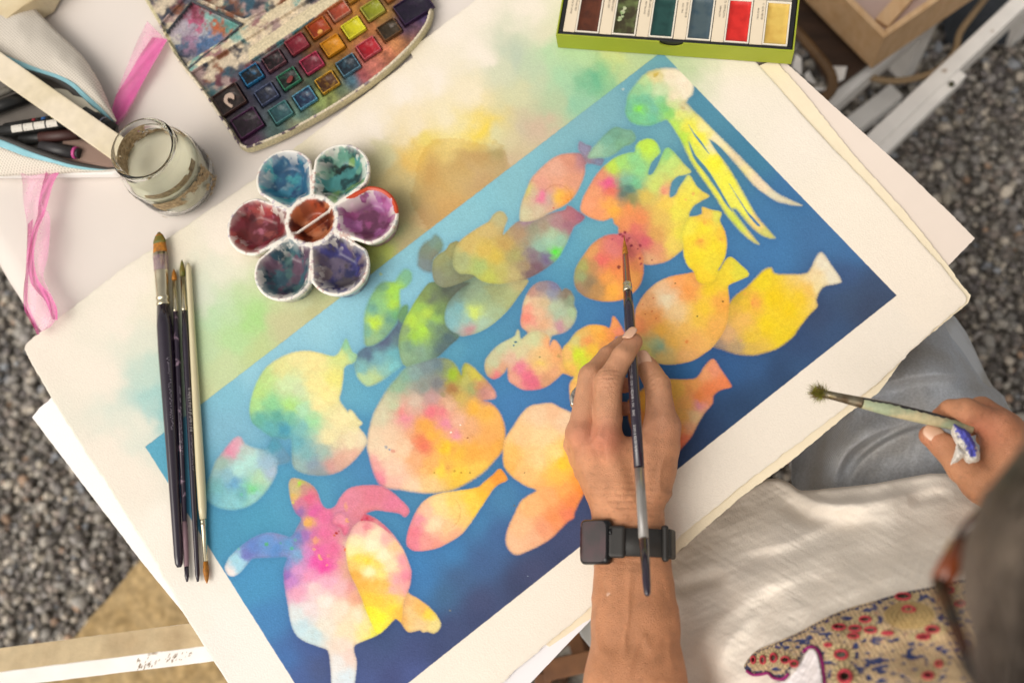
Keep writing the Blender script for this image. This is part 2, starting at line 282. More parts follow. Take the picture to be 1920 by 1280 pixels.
fish(2, [(975,412),(978,385),(987,360),(997,337),(1015,317),(1040,297),(1065,290),(1092,291),(1100,306),(1097,312),(1095,332),(1080,365),(1060,385),(1032,399),(1011,411),(993,416),(980,416)],
 [(1040,320,'e0a890'),(1070,305,'d8967c'),(1090,300,'b88288'),(1015,345,'dc9c88'),(1050,345,'e3a286'),(1080,345,'dc9a7e'),(1000,365,'c8b094'),(985,400,'c9c29c'),(1010,395,'cdbb9c'),(1015,370,'e8719c',.9),(1030,375,'c4a89c'),(1050,370,'eebc4a',1.2),(1060,375,'ee9c4c'),(993,361,'d6d06c',.5)], 8)
fish(2, [(1087,267),(1098,273),(1109,277),(1108,290),(1118,297),(1131,299),(1131,306),(1127,312),(1112,309),(1100,306),(1092,292),(1085,282)], [(1097,285,'8d8ca6'),(1100,300,'a0868f'),(1120,305,'8288a0')], 8)
fish(3, [(1104,297),(1110,283),(1118,273),(1132,257),(1145,245),(1157,240),(1172,245),(1185,247),(1192,262),(1182,272),(1170,276),(1157,287),(1140,296),(1120,297)],
 [(1155,255,'6d9c86'),(1140,265,'78ac96'),(1120,285,'9cc0a2'),(1175,255,'7aa890'),(1165,270,'7cae8c'),(1140,285,'86b49a')], 8)
fish(2, [(1135,312),(1155,297),(1177,289),(1190,287),(1193,275),(1202,266),(1215,262),(1227,266),(1235,277),(1238,288),(1228,298),(1219,311),(1215,329),(1224,327),(1233,313),(1240,296),(1247,282),(1255,280),(1270,295),(1282,310),(1295,324),(1280,330),(1270,332),(1258,345),(1255,371),(1266,368),(1274,353),(1283,340),(1292,330),(1305,350),(1317,361),(1329,369),(1317,377),(1302,386),(1297,392),(1292,402),(1292,412),(1290,440),(1286,462),(1270,477),(1252,490),(1230,496),(1207,496),(1190,480),(1165,445),(1160,434),(1160,427),(1152,420),(1148,410),(1132,415),(1115,412),(1100,405),(1090,397),(1090,385),(1095,370),(1105,352),(1115,335),(1127,320)],
 [(1215,280,'bfe450',1.5),(1150,315,'bcdc52'),(1165,308,'9fd470'),(1190,300,'8fd08c'),(1200,320,'8ecf8a'),(1175,340,'7cb49a'),(1190,345,'76c090'),(1180,355,'4f7c78'),(1170,365,'5c7068'),(1185,375,'8c8c5c'),(1140,345,'e25c8c',1.5),(1128,330,'dd9070'),(1145,360,'e2745e'),(1115,360,'ea9e72'),(1105,385,'ef9e74'),(1150,395,'f0ac48'),(1140,385,'f2a858'),(1125,400,'ee9c6c'),(1180,395,'ec9458'),(1210,370,'d8bc5c'),(1230,350,'c9d870'),(1260,305,'c2dc78'),(1250,290,'92cc80'),(1285,325,'d8da74'),(1300,360,'e8dc58'),(1320,368,'e4cc5c'),(1280,380,'ecdc50'),(1250,385,'ecc858'),(1240,410,'e0bc60'),(1270,400,'e8dc54'),(1280,440,'ecdc50'),(1260,460,'e8cc60'),(1230,440,'d8a45c'),(1200,410,'e48a58'),(1190,430,'dc7468'),(1210,455,'d0606a',1.4),(1190,450,'d46c68'),(1230,470,'dc9470'),(1220,485,'e4ac80'),(1175,420,'e6905c'),(1246,360,'e89c80',.4)], 7)
fish(2, [(1156,441),(1140,442),(1125,449),(1110,460),(1095,480),(1082,500),(1077,520),(1080,540),(1090,552),(1107,561),(1132,566),(1155,565),(1172,560),(1190,547),(1202,530),(1206,512),(1206,496),(1205,480),(1190,450),(1172,438)],
 [(1110,475,'dc9c60'),(1095,500,'a8a862'),(1090,520,'96a070'),(1088,540,'a08064'),(1105,530,'907a5c'),(1120,545,'b88c58'),(1130,490,'e46e66',1.3),(1150,470,'d67a74'),(1165,450,'cc6a70'),(1180,470,'d07068'),(1150,500,'e08054'),(1140,520,'e89c50'),(1150,545,'f0aa48'),(1170,545,'f09c50'),(1185,520,'f0a45a'),(1200,500,'e89060'),(1165,510,'e88c50'),(1112,500,'c08c5c')], 7)
fish(3, [(1367,571),(1380,555),(1400,540),(1415,525),(1430,510),(1445,504),(1452,515),(1480,516),(1510,515),(1522,502),(1530,485),(1540,475),(1555,495),(1575,525),(1570,532),(1547,536),(1537,545),(1529,564),(1531,575),(1515,592),(1497,615),(1485,632),(1460,651),(1435,661),(1410,666),(1380,664),(1352,655),(1336,648),(1340,620)],
 [(1450,560,'ecc91e'),(1480,580,'edcb22'),(1430,530,'e8cc2a'),(1440,610,'ecca24'),(1470,630,'e6c82a'),(1500,560,'edc832'),(1515,545,'ecc05c'),(1530,520,'e8d0a0'),(1545,495,'e6dcc4'),(1560,520,'e2d9c2'),(1535,540,'e8d4a0'),(1400,570,'e8c03c'),(1390,600,'e8b45c'),(1370,580,'dcae48'),(1360,630,'e2b07a'),(1350,650,'a08c7c'),(1380,655,'b89c74'),(1410,655,'d8b454'),(1410,635,'e6c040'),(1380,560,'c8a83c'),(1413,568,'ee9a50',.3)], 8)
fish(1.6, [(1191,590),(1195,575),(1207,555),(1227,535),(1257,520),(1300,512),(1320,500),(1345,509),(1352,502),(1362,487),(1372,484),(1387,497),(1404,515),(1390,525),(1367,535),(1365,545),(1367,570),(1360,615),(1337,650),(1322,662),(1302,675),(1277,682),(1247,684),(1220,677),(1197,662),(1190,630)],
 [(1215,570,'e8ac78'),(1225,600,'eb9c58'),(1215,590,'e29858'),(1200,610,'e08a58'),(1250,560,'ecdcb8'),(1270,590,'edc890'),(1255,545,'e8bc90'),(1290,545,'f09c50'),(1300,530,'f0a458'),(1270,530,'f4a460'),(1330,540,'f0cc30'),(1320,580,'f0c43c'),(1360,520,'ecd038'),(1390,510,'dcd444'),(1350,570,'eea84c'),(1340,610,'eeb058'),(1300,640,'f2b464'),(1290,670,'f0b470'),(1260,640,'eeb858'),(1230,650,'b0b884'),(1236,652,'7cb4a0',.5),(1210,660,'d8cc78'),(1240,675,'e6c478'),(1310,600,'f0c24e'),(1285,620,'f0ba60'),(1240,620,'ecb04c')], 8)
fish(1.6, [(1317,390),(1332,395),(1352,400),(1349,415),(1357,432),(1362,452),(1361,475),(1355,492),(1345,509),(1335,530),(1310,530),(1302,512),(1290,500),(1282,480),(1282,462),(1280,440),(1291,411),(1305,407),(1316,402)],
 [(1325,405,'ecc25c'),(1345,405,'e0dc5c'),(1320,430,'eedc38'),(1300,450,'f0d638'),(1340,460,'f0d834'),(1355,445,'f0c444'),(1310,480,'eed634'),(1335,495,'e8d43c'),(1290,430,'ece050'),(1325,420,'eec048',.5),(1313,455,'eeac48',.4),(1318,520,'f0cc34')], 7)
fish(3, [(1175,198),(1178,180),(1187,168),(1198,153),(1215,138),(1245,131),(1275,134),(1292,146),(1300,160),(1297,180),(1286,195),(1315,225),(1350,260),(1380,290),(1415,325),(1447,357),(1465,370),(1502,387),(1460,380),(1435,365),(1415,350),(1390,320),(1365,292),(1345,275),(1330,264),(1350,295),(1370,325),(1390,360),(1410,395),(1425,417),(1452,447),(1430,443),(1410,427),(1395,410),(1380,392),(1365,390),(1345,355),(1324,324),(1305,300),(1291,268),(1300,295),(1318,322),(1335,347),(1355,370),(1375,400),(1400,432),(1422,459),(1402,447),(1380,425),(1360,400),(1345,375),(1322,342),(1297,305),(1280,270),(1265,245),(1252,227),(1242,228),(1220,237),(1195,235),(1180,227),(1173,212)],
 [(1255,145,'ecddc4'),(1280,155,'f0e2cc'),(1285,175,'efe2ca'),(1265,185,'ecdcc0'),(1230,145,'dccf9c'),(1228,141,'c8b050',.3),(1205,155,'b8d498'),(1195,170,'94c896'),(1215,170,'a4d09c'),(1235,175,'c8d8ac'),(1215,190,'74b898'),(1235,190,'86c890'),(1200,188,'74ba96'),(1195,220,'76c08c'),(1180,205,'74b896'),(1199,205,'84d860',.7),(1225,205,'78bca0'),(1225,228,'70ba94'),(1245,205,'7cc47c'),(1255,215,'8ccc6c'),(1265,195,'c8d894'),(1275,215,'dce07c'),(1282,200,'d2c89c'),(1265,235,'b4d860'),(1290,240,'e8e254'),(1280,260,'b8dc50'),(1310,260,'f0e84c'),(1340,310,'f0ea3c'),(1360,340,'ece64c'),(1390,390,'ece85c'),(1320,240,'ece094'),(1345,265,'ece0b4'),(1380,295,'e6d4ac'),(1430,345,'ecd8b8'),(1460,365,'d8d0b4'),(1420,415,'ecd080'),(1440,438,'d0cc70'),(1300,290,'dce45c'),(1330,340,'e4e45c'),(1380,415,'d0dc58')], 7, 2.0, 2)
for sl in ([(1291,236),(1300,250),(1315,268),(1330,291),(1318,277),(1303,258)], [(1367,346),(1377,362),(1390,382),(1402,400),(1424,423),(1420,425),(1405,408),(1392,388),(1378,365)],
           [(1292,268),(1303,292),(1315,306),(1330,325),(1350,357),(1368,390),(1372,398),(1357,378),(1340,350),(1322,325),(1306,306),(1297,288)], [(1331,264),(1352,280),(1372,305),(1368,312),(1352,296),(1340,280)]):
    A.append((1.0, sl, 'BLUE', 0, 0, 2))
fish(2, [(979,590),(982,570),(992,547),(1007,532),(1027,528),(1042,532),(1051,542),(1054,547),(1060,542),(1070,547),(1077,560),(1076,572),(1081,585),(1079,600),(1070,615),(1055,625),(1035,630),(1029,640),(990,640),(990,624),(980,615),(977,602)],
 [(990,580,'e59a84'),(985,565,'d8c098'),(998,550,'b98c80'),(1015,540,'94848a'),(1040,538,'7c7c9c'),(1035,555,'8e90a0'),(1062,552,'877868'),(1070,565,'8c9c80'),(1072,590,'a8c098'),(1050,590,'a8bca0'),(1040,575,'b4c4a4'),(1020,570,'d0b890'),(1010,590,'e4bc98'),(1000,605,'e49c88'),(1020,610,'dfae88'),(1050,612,'c08c98'),(1030,625,'d4c49c'),(1000,625,'d8bc90'),(990,597,'e88474',.6),(1005,565,'e0c09a'),(1060,605,'b8b898')], 6)
fish(2, [(992,626),(977,637),(974,622),(970,620),(965,632),(945,642),(927,655),(915,670),(911,677),(910,692),(915,705),(925,711),(937,707),(947,697),(952,690),(954,712),(965,722),(982,731),(1005,731),(1025,725),(1045,710),(1056,700),(1077,706),(1075,680),(1056,659),(1045,642),(1037,639),(1031,650),(1029,632),(1010,622)],
 [(940,655,'c2c8a0'),(925,680,'c4c8a0'),(915,695,'c8b488'),(930,705,'e07c80'),(945,690,'d8a484'),(965,640,'c4ca9c'),(975,660,'d2c89c'),(1000,640,'c8cc9c'),(960,675,'dcb49c'),(975,690,'e47c94'),(990,705,'e26c88'),(1000,718,'dc6c84'),(965,710,'e4a48c'),(1010,690,'ecbc84'),(1020,665,'ecbc80'),(1035,650,'eea878'),(1045,665,'eeac70'),(1040,700,'e4a87c'),(1030,715,'d09a74'),(1010,670,'e4c088'),(1065,690,'f2b868'),(1012,683,'ecd058',.4)], 7)
fish(2, [(1055,657),(1067,642),(1080,625),(1095,615),(1110,610),(1132,612),(1143,616),(1147,605),(1150,594),(1160,605),(1172,628),(1170,632),(1155,632),(1152,645),(1147,655),(1135,690),(1115,715),(1100,750),(1090,768),(1080,765),(1072,757),(1069,740),(1069,720),(1077,705),(1060,690)],
 [(1080,640,'d0c47c'),(1095,625,'e0b868'),(1115,622,'f0b050'),(1100,640,'ec9458',.6),(1130,630,'f4ac48'),(1135,650,'eaa058'),(1085,665,'cfe038',1.6),(1095,685,'c8dc3c'),(1115,660,'f0c044'),(1110,690,'eccc44'),(1155,610,'ee9c60'),(1160,625,'ee8c6c'),(1145,630,'f09850'),(1065,665,'ecb870'),(1075,690,'f0bc60'),(1075,730,'f0b46c'),(1090,740,'f0b058'),(1090,715,'ecc45c')], 7)
fish(2.5, [(470,775),(470,760),(475,740),(482,720),(495,697),(510,682),(530,670),(555,661),(580,659),(605,664),(627,669),(637,662),(644,647),(650,636),(657,650),(662,661),(670,667),(665,680),(652,685),(646,692),(644,710),(641,732),(637,750),(647,765),(654,773),(657,769),(665,775),(672,785),(680,794),(674,801),(682,812),(689,824),(687,835),(672,855),(655,872),(635,885),(610,891),(585,890),(565,885),(552,875),(549,857),(549,840),(547,822),(535,824),(522,821),(510,819),(490,805),(475,792)],
 [(590,680,'ecdc98'),(560,670,'e6dc9c'),(530,690,'dcd894'),(500,710,'bcd88c'),(485,735,'b8dc88'),(480,760,'a8d48c'),(510,760,'8ecf96'),(490,785,'68b0a0'),(520,780,'5ea89c'),(505,800,'64acb0'),(535,805,'4c9ab4'),(545,785,'74b8a0'),(545,760,'b0e084'),(560,730,'ccdcb0'),(540,720,'cce0ac'),(590,720,'efe29a'),(610,740,'f2e298'),(630,710,'e8e284'),(640,670,'d8e08c'),(650,650,'8cc49c'),(665,668,'a0cca0'),(570,770,'b0dcb4'),(585,790,'a4dca4'),(570,800,'7cb8b8'),(560,830,'6cacb8'),(580,850,'80b4b8'),(560,875,'98b4b0'),(590,870,'889cac'),(610,850,'a0bcb0'),(620,820,'ece0ac'),(640,790,'eedfa8'),(670,790,'e8e0a8'),(660,830,'e8d8b0'),(640,860,'dcac98'),(620,875,'d49c94'),(665,850,'e0b09c'),(605,885,'8c9ca0'),(600,760,'efe0a0'),(680,820,'ead8b4')], 9)
fish(3, [(452,820),(460,832),(470,838),(485,842),(500,842),(506,834),(511,822),(522,822),(530,837),(545,857),(541,867),(522,872),(520,885),(512,902),(500,920),(487,935),(478,942),(460,951),(435,955),(410,950),(390,937),(387,920),(397,890),(407,865),(417,852),(430,836),(442,822)],
 [(440,840,'e0a0b4'),(433,845,'dc88a4',.6),(460,850,'b4ccc4'),(420,870,'9ab8ac'),(450,880,'b0dcd4'),(470,865,'b0dcd4'),(500,870,'9cbcd0'),(510,885,'a8bcd0'),(530,860,'6492ae'),(515,835,'5498b0'),(490,895,'b4d8b4'),(475,918,'84d494'),(455,925,'74b0b8'),(440,905,'6ca4c8'),(410,915,'78b4b8'),(400,935,'7cbccc'),(440,940,'88c4cc'),(480,930,'98c8c8'),(430,890,'8cb8c4')], 7)
fish(3, [(691,825),(694,805),(702,777),(715,752),(730,727),(745,710),(760,692),(780,684),(800,678),(820,672),(840,674),(852,682),(862,697),(866,704),(868,690),(873,682),(885,687),(900,702),(915,717),(927,732),(930,745),(920,749),(907,751),(920,756),(932,767),(942,785),(947,805),(947,825),(944,842),(930,860),(912,880),(892,895),(872,907),(852,917),(830,922),(805,924),(780,922),(750,917),(727,915),(714,908),(705,892),(699,875),(694,855),(690,840)],
 [(745,725,'94b494'),(760,705,'84ac98'),(780,700,'88a4a0'),(800,690,'7c9094'),(820,685,'6c8088'),(840,690,'84906c'),(850,703,'9cbc30',1.3),(860,705,'a8a848'),(850,728,'a8784c'),(820,720,'7c8084'),(795,725,'8c948c'),(810,745,'c09a98'),(780,755,'d0b8a4'),(760,765,'d8a494'),(740,760,'c4cca8'),(715,780,'d4ccac'),(705,830,'e8d0b0'),(720,850,'ecd0b0'),(730,820,'ecccac'),(740,880,'f0ccb0'),(700,870,'e8a4a0'),(710,898,'ec8a9c'),(740,905,'f0bca8'),(770,915,'f2ceac'),(810,910,'f2ca8c'),(755,771,'e87c7c',.4),(808,772,'e87884',.6),(832,770,'e87c88',.6),(760,784,'e8909c',.4),(835,794,'e68ca0',.5),(855,817,'ec98a4',.3),(800,800,'efa850'),(810,815,'f2b04c'),(790,830,'e8805c',.8),(797,837,'e87860',.7),(780,860,'f0b080'),(810,870,'f0b068'),(840,840,'f4c838'),(830,880,'f6d04c'),(860,890,'f4c848'),(860,850,'f0bc48'),(850,845,'e8a050',.5),(890,850,'f0ac4c'),(900,880,'f2c458'),(920,820,'f0ac60'),(880,800,'e8ac7c'),(860,790,'e6b094'),(840,760,'dcb090'),(890,765,'f0b448'),(915,775,'f0b454'),(935,800,'f0b060'),(865,745,'ccb060'),(875,715,'bcb868'),(885,730,'9ca468'),(890,705,'ccc050'),(900,725,'c89060'),(915,740,'cc8c84'),(905,735,'b8827c'),(925,742,'dca090'),(930,840,'f4b050'),(760,840,'eec8a4'),(838,878,'eca458',.5)], 7)
fish(2.5, [(945,837),(950,820),(965,797),(980,775),(995,762),(1015,758),(1035,757),(1050,765),(1065,772),(1085,785),(1110,850),(1105,915),(1095,925),(1077,960),(1076,970),(1065,977),(1050,992),(1035,1007),(1015,1020),(990,1032),(970,1039),(957,1032),(950,1017),(952,995),(965,965),(980,937),(1007,920),(990,912),(970,900),(955,887),(945,870)],
 [(960,850,'f6be68'),(955,880,'f4b860'),(980,820,'f4c890'),(1010,780,'ecc8a0'),(1040,775,'eabc94'),(1060,790,'eccca8'),(1020,820,'f4d49c'),(1010,860,'f6d090'),(980,890,'f4bc78'),(1055,870,'f8c83c',1.4),(1075,850,'f8c44c'),(1045,890,'f6be58'),(1085,900,'f2a048'),(1060,920,'f4a85c'),(1030,930,'f2ae70'),(1000,950,'f4ba7c'),(980,990,'f4bc8c'),(965,1020,'f0bc94'),(1000,1010,'f0b48c'),(1040,970,'ee945c'),(1065,965,'ec8460'),(1075,940,'ec8c50'),(1020,990,'eea078'),(1095,920,'f09040'),(1040,850,'f8d488')], 8)
fish(2, [(1230,712),(1256,712),(1297,712),(1310,705),(1322,687),(1337,674),(1350,692),(1370,722),(1367,727),(1350,732),(1337,742),(1335,757),(1320,775),(1307,797),(1295,820),(1280,837),(1265,850),(1220,850),(1188,810),(1178,780),(1178,752),(1200,735)],
 [(1270,730,'f2bc58'),(1240,740,'f4bc50'),(1210,760,'f4b448'),(1200,780,'f29c50'),(1300,720,'f2a45c'),(1320,700,'f0a470'),(1340,695,'ec9874'),(1355,718,'ea8454'),(1330,730,'ec8450'),(1310,745,'ee8c4c'),(1290,760,'f2b060'),(1308,760,'e090a0',.5),(1280,780,'f0b460'),(1300,785,'e8c490'),(1270,810,'f0a060'),(1280,825,'ec7c5c'),(1265,840,'e87850'),(1295,800,'e8a880')], 7)
fish(1.6, [(764,1020),(765,1002),(775,972),(787,950),(802,935),(825,925),(860,920),(895,914),(907,905),(925,890),(935,880),(942,882),(952,899),(937,907),(925,917),(915,932),(900,955),(885,977),(867,1000),(845,1015),(820,1027),(795,1032),(775,1031)],
 [(780,1000,'e87c8c'),(785,975,'e8909c'),(775,1020,'e88494'),(800,1015,'ee9c94'),(800,960,'f2bc9c'),(815,985,'f6d8b0'),(840,990,'f4c894'),(825,950,'f8d894'),(850,940,'f6d070'),(880,935,'f8d050'),(890,955,'f4cc50'),(870,970,'f4c878'),(910,915,'f2b048'),(935,895,'ee9c40'),(905,925,'f2bc3c'),(850,1005,'f0b08c'),(860,955,'f8d07c'),(820,1020,'ee9c8c')], 7)
fish(1.8, [(544,905),(550,897),(565,899),(582,907),(595,920),(602,940),(610,952),(622,954),(632,947),(640,932),(655,917),(675,911),(697,910),(717,912),(735,922),(752,937),(765,950),(768,960),(760,969),(750,962),(730,959),(705,956),(687,963),(702,970),(722,985),(742,1007),(757,1030),(767,1055),(772,1072),(770,1095),(766,1110),(785,1122),(805,1137),(822,1157),(827,1173),(816,1186),(803,1183),(794,1184),(788,1180),(770,1184),(761,1178),(753,1166),(743,1159),(733,1168),(720,1181),(707,1190),(681,1201),(666,1209),(665,1222),(670,1242),(666,1280),(662,1320),(622,1320),(623,1280),(621,1242),(616,1218),(599,1211),(569,1199),(554,1184),(546,1160),(542,1134),(537,1106),(534,1083),(535,1062),(540,1044),(520,1044),(495,1045),(475,1047),(465,1057),(452,1072),(440,1079),(430,1077),(425,1067),(425,1060),(432,1045),(450,1027),(472,1010),(495,1000),(515,999),(535,1004),(548,1006),(560,987),(567,972),(557,962),(550,947),(546,930),(544,915)],
 [(557,903,'c8a888'),(563,907,'b8dc48',.6),(550,930,'e0b86c'),(552,920,'c8b888'),(570,915,'c08884'),(580,935,'e0688c'),(565,945,'d47c98'),(562,960,'9870ac'),(590,960,'dc64a0'),(610,970,'e4709c'),(580,980,'e6a86c',.9),(563,985,'9488a8'),(560,1005,'6884bc'),(575,1005,'a070b4'),(590,1000,'d070a4'),(593,1013,'e89c80',.5),(610,1000,'e4709c'),(640,960,'e08ca4'),(630,980,'e07898'),(660,940,'de889c'),(700,930,'dc7c90'),(740,945,'de7c98'),(762,960,'dc8094'),(670,970,'de8494'),(650,990,'e08c98'),(690,977,'d8506c',.6),(720,995,'e0788c'),(500,1020,'6894cc'),(520,1030,'5c8cc8'),(475,1025,'6484c4'),(465,1040,'7078bc'),(445,1050,'a4d4e4'),(432,1072,'f4e8e4'),(450,1062,'a0d0e4'),(545,1020,'6298c8'),(560,1040,'78a4cc'),(540,1055,'7890c8'),(538,1080,'9470bc'),(548,1090,'c888c8'),(560,1070,'d898c8'),(580,1040,'d088c0'),(590,1050,'e658a4'),(610,1060,'e850a0',1.4),(600,1030,'e468a4'),(625,1030,'e6709c'),(580,1080,'ec98bc'),(560,1110,'eca8c0'),(620,1090,'ecb0c4'),(590,1105,'f0d0d0'),(640,1100,'eebcc0'),(610,1130,'f4e4d8'),(640,1140,'f4e2cc'),(580,1140,'ecdcdc'),(560,1150,'dce4e4'),(565,1175,'c4dce4'),(590,1190,'c8dee2'),(610,1170,'ece4d4'),(650,1180,'f6e0bc'),(670,1150,'f4e0c0'),(690,1180,'f6dc98'),(640,1210,'eedccc'),(635,1240,'e8e4e0'),(650,1270,'dce8ee'),(655,1230,'eed4c8'),(660,1100,'e8a09c'),(672,1120,'eeac90'),(665,1075,'e4a48c'),(680,1000,'f0bcac'),(700,1010,'fae8c8'),(670,1020,'f8e0b8'),(690,1035,'f8e098'),(715,1030,'fae8c4'),(680,1045,'f8dc78'),(700,1050,'f8d868'),(705,1065,'faeea0'),(740,1015,'f2a8a8'),(735,1030,'f8dcac'),(750,1050,'f2bcac'),(735,1060,'fae0b8'),(760,1080,'e88c9c'),(745,1095,'f0acac'),(680,1070,'ecb458'),(700,1090,'eec060'),(720,1080,'f8dc80'),(690,1110,'ecb85c'),(715,1100,'efbe60'),(700,1130,'f8e048'),(720,1130,'f4cc4c'),(715,1160,'faf044'),(735,1140,'f8d850'),(755,1130,'f0b478'),(770,1150,'f2c888'),(790,1140,'f4b868'),(805,1150,'f8d850'),(790,1170,'ecc890'),(815,1170,'ead890'),(752,1155,'f4b060'),(700,1185,'faf060'),(735,1100,'f2c070')], 6)
fish(1.4, [(657,1002),(664,988),(676,978),(690,977),(702,980),(722,993),(742,1012),(757,1032),(766,1055),(771,1072),(769,1095),(765,1108),(757,1130),(755,1155),(752,1164),(743,1158),(733,1167),(720,1180),(709,1187),(700,1172),(690,1150),(680,1122),(668,1095),(658,1075),(652,1050),(650,1022)],
 [(670,995,'eeb0ac'),(690,988,'e88c98'),(700,1000,'fae4c0'),(672,1015,'f8e4b4'),(700,1022,'fdf0cc'),(725,1010,'f4b8b0'),(740,1025,'f8cc9c'),(720,1040,'fdeec8'),(735,1060,'fde4b8'),(757,1050,'f0a0a8'),(765,1080,'ec8ca0'),(745,1085,'eea8ac'),(762,1100,'f0a8a8'),(740,1105,'f0b8a8'),(665,1035,'fbe6a4'),(670,1045,'fbd95c'),(690,1050,'fbd850'),(705,1058,'fadb70'),(695,1072,'fbf0b8'),(715,1075,'fbe080'),(660,1060,'f8c870'),(668,1080,'eeb050'),(685,1095,'ecb04c'),(705,1095,'efba54'),(722,1098,'f2c060'),(690,1120,'f4cc48'),(710,1125,'f6c848'),(700,1145,'fae83c'),(715,1160,'fcf23c'),(708,1178,'fbf048'),(735,1140,'fadc48'),(748,1150,'f6c050'),(725,1170,'fae850'),(735,1120,'f6cc58')], 6)
fish(1.2, [(640,962),(652,970),(656,985),(652,1000),(646,1002),(641,990),(632,985),(625,978),(630,966)], [(645,975,'e490a4'),(640,990,'dc6c8c')], 6)
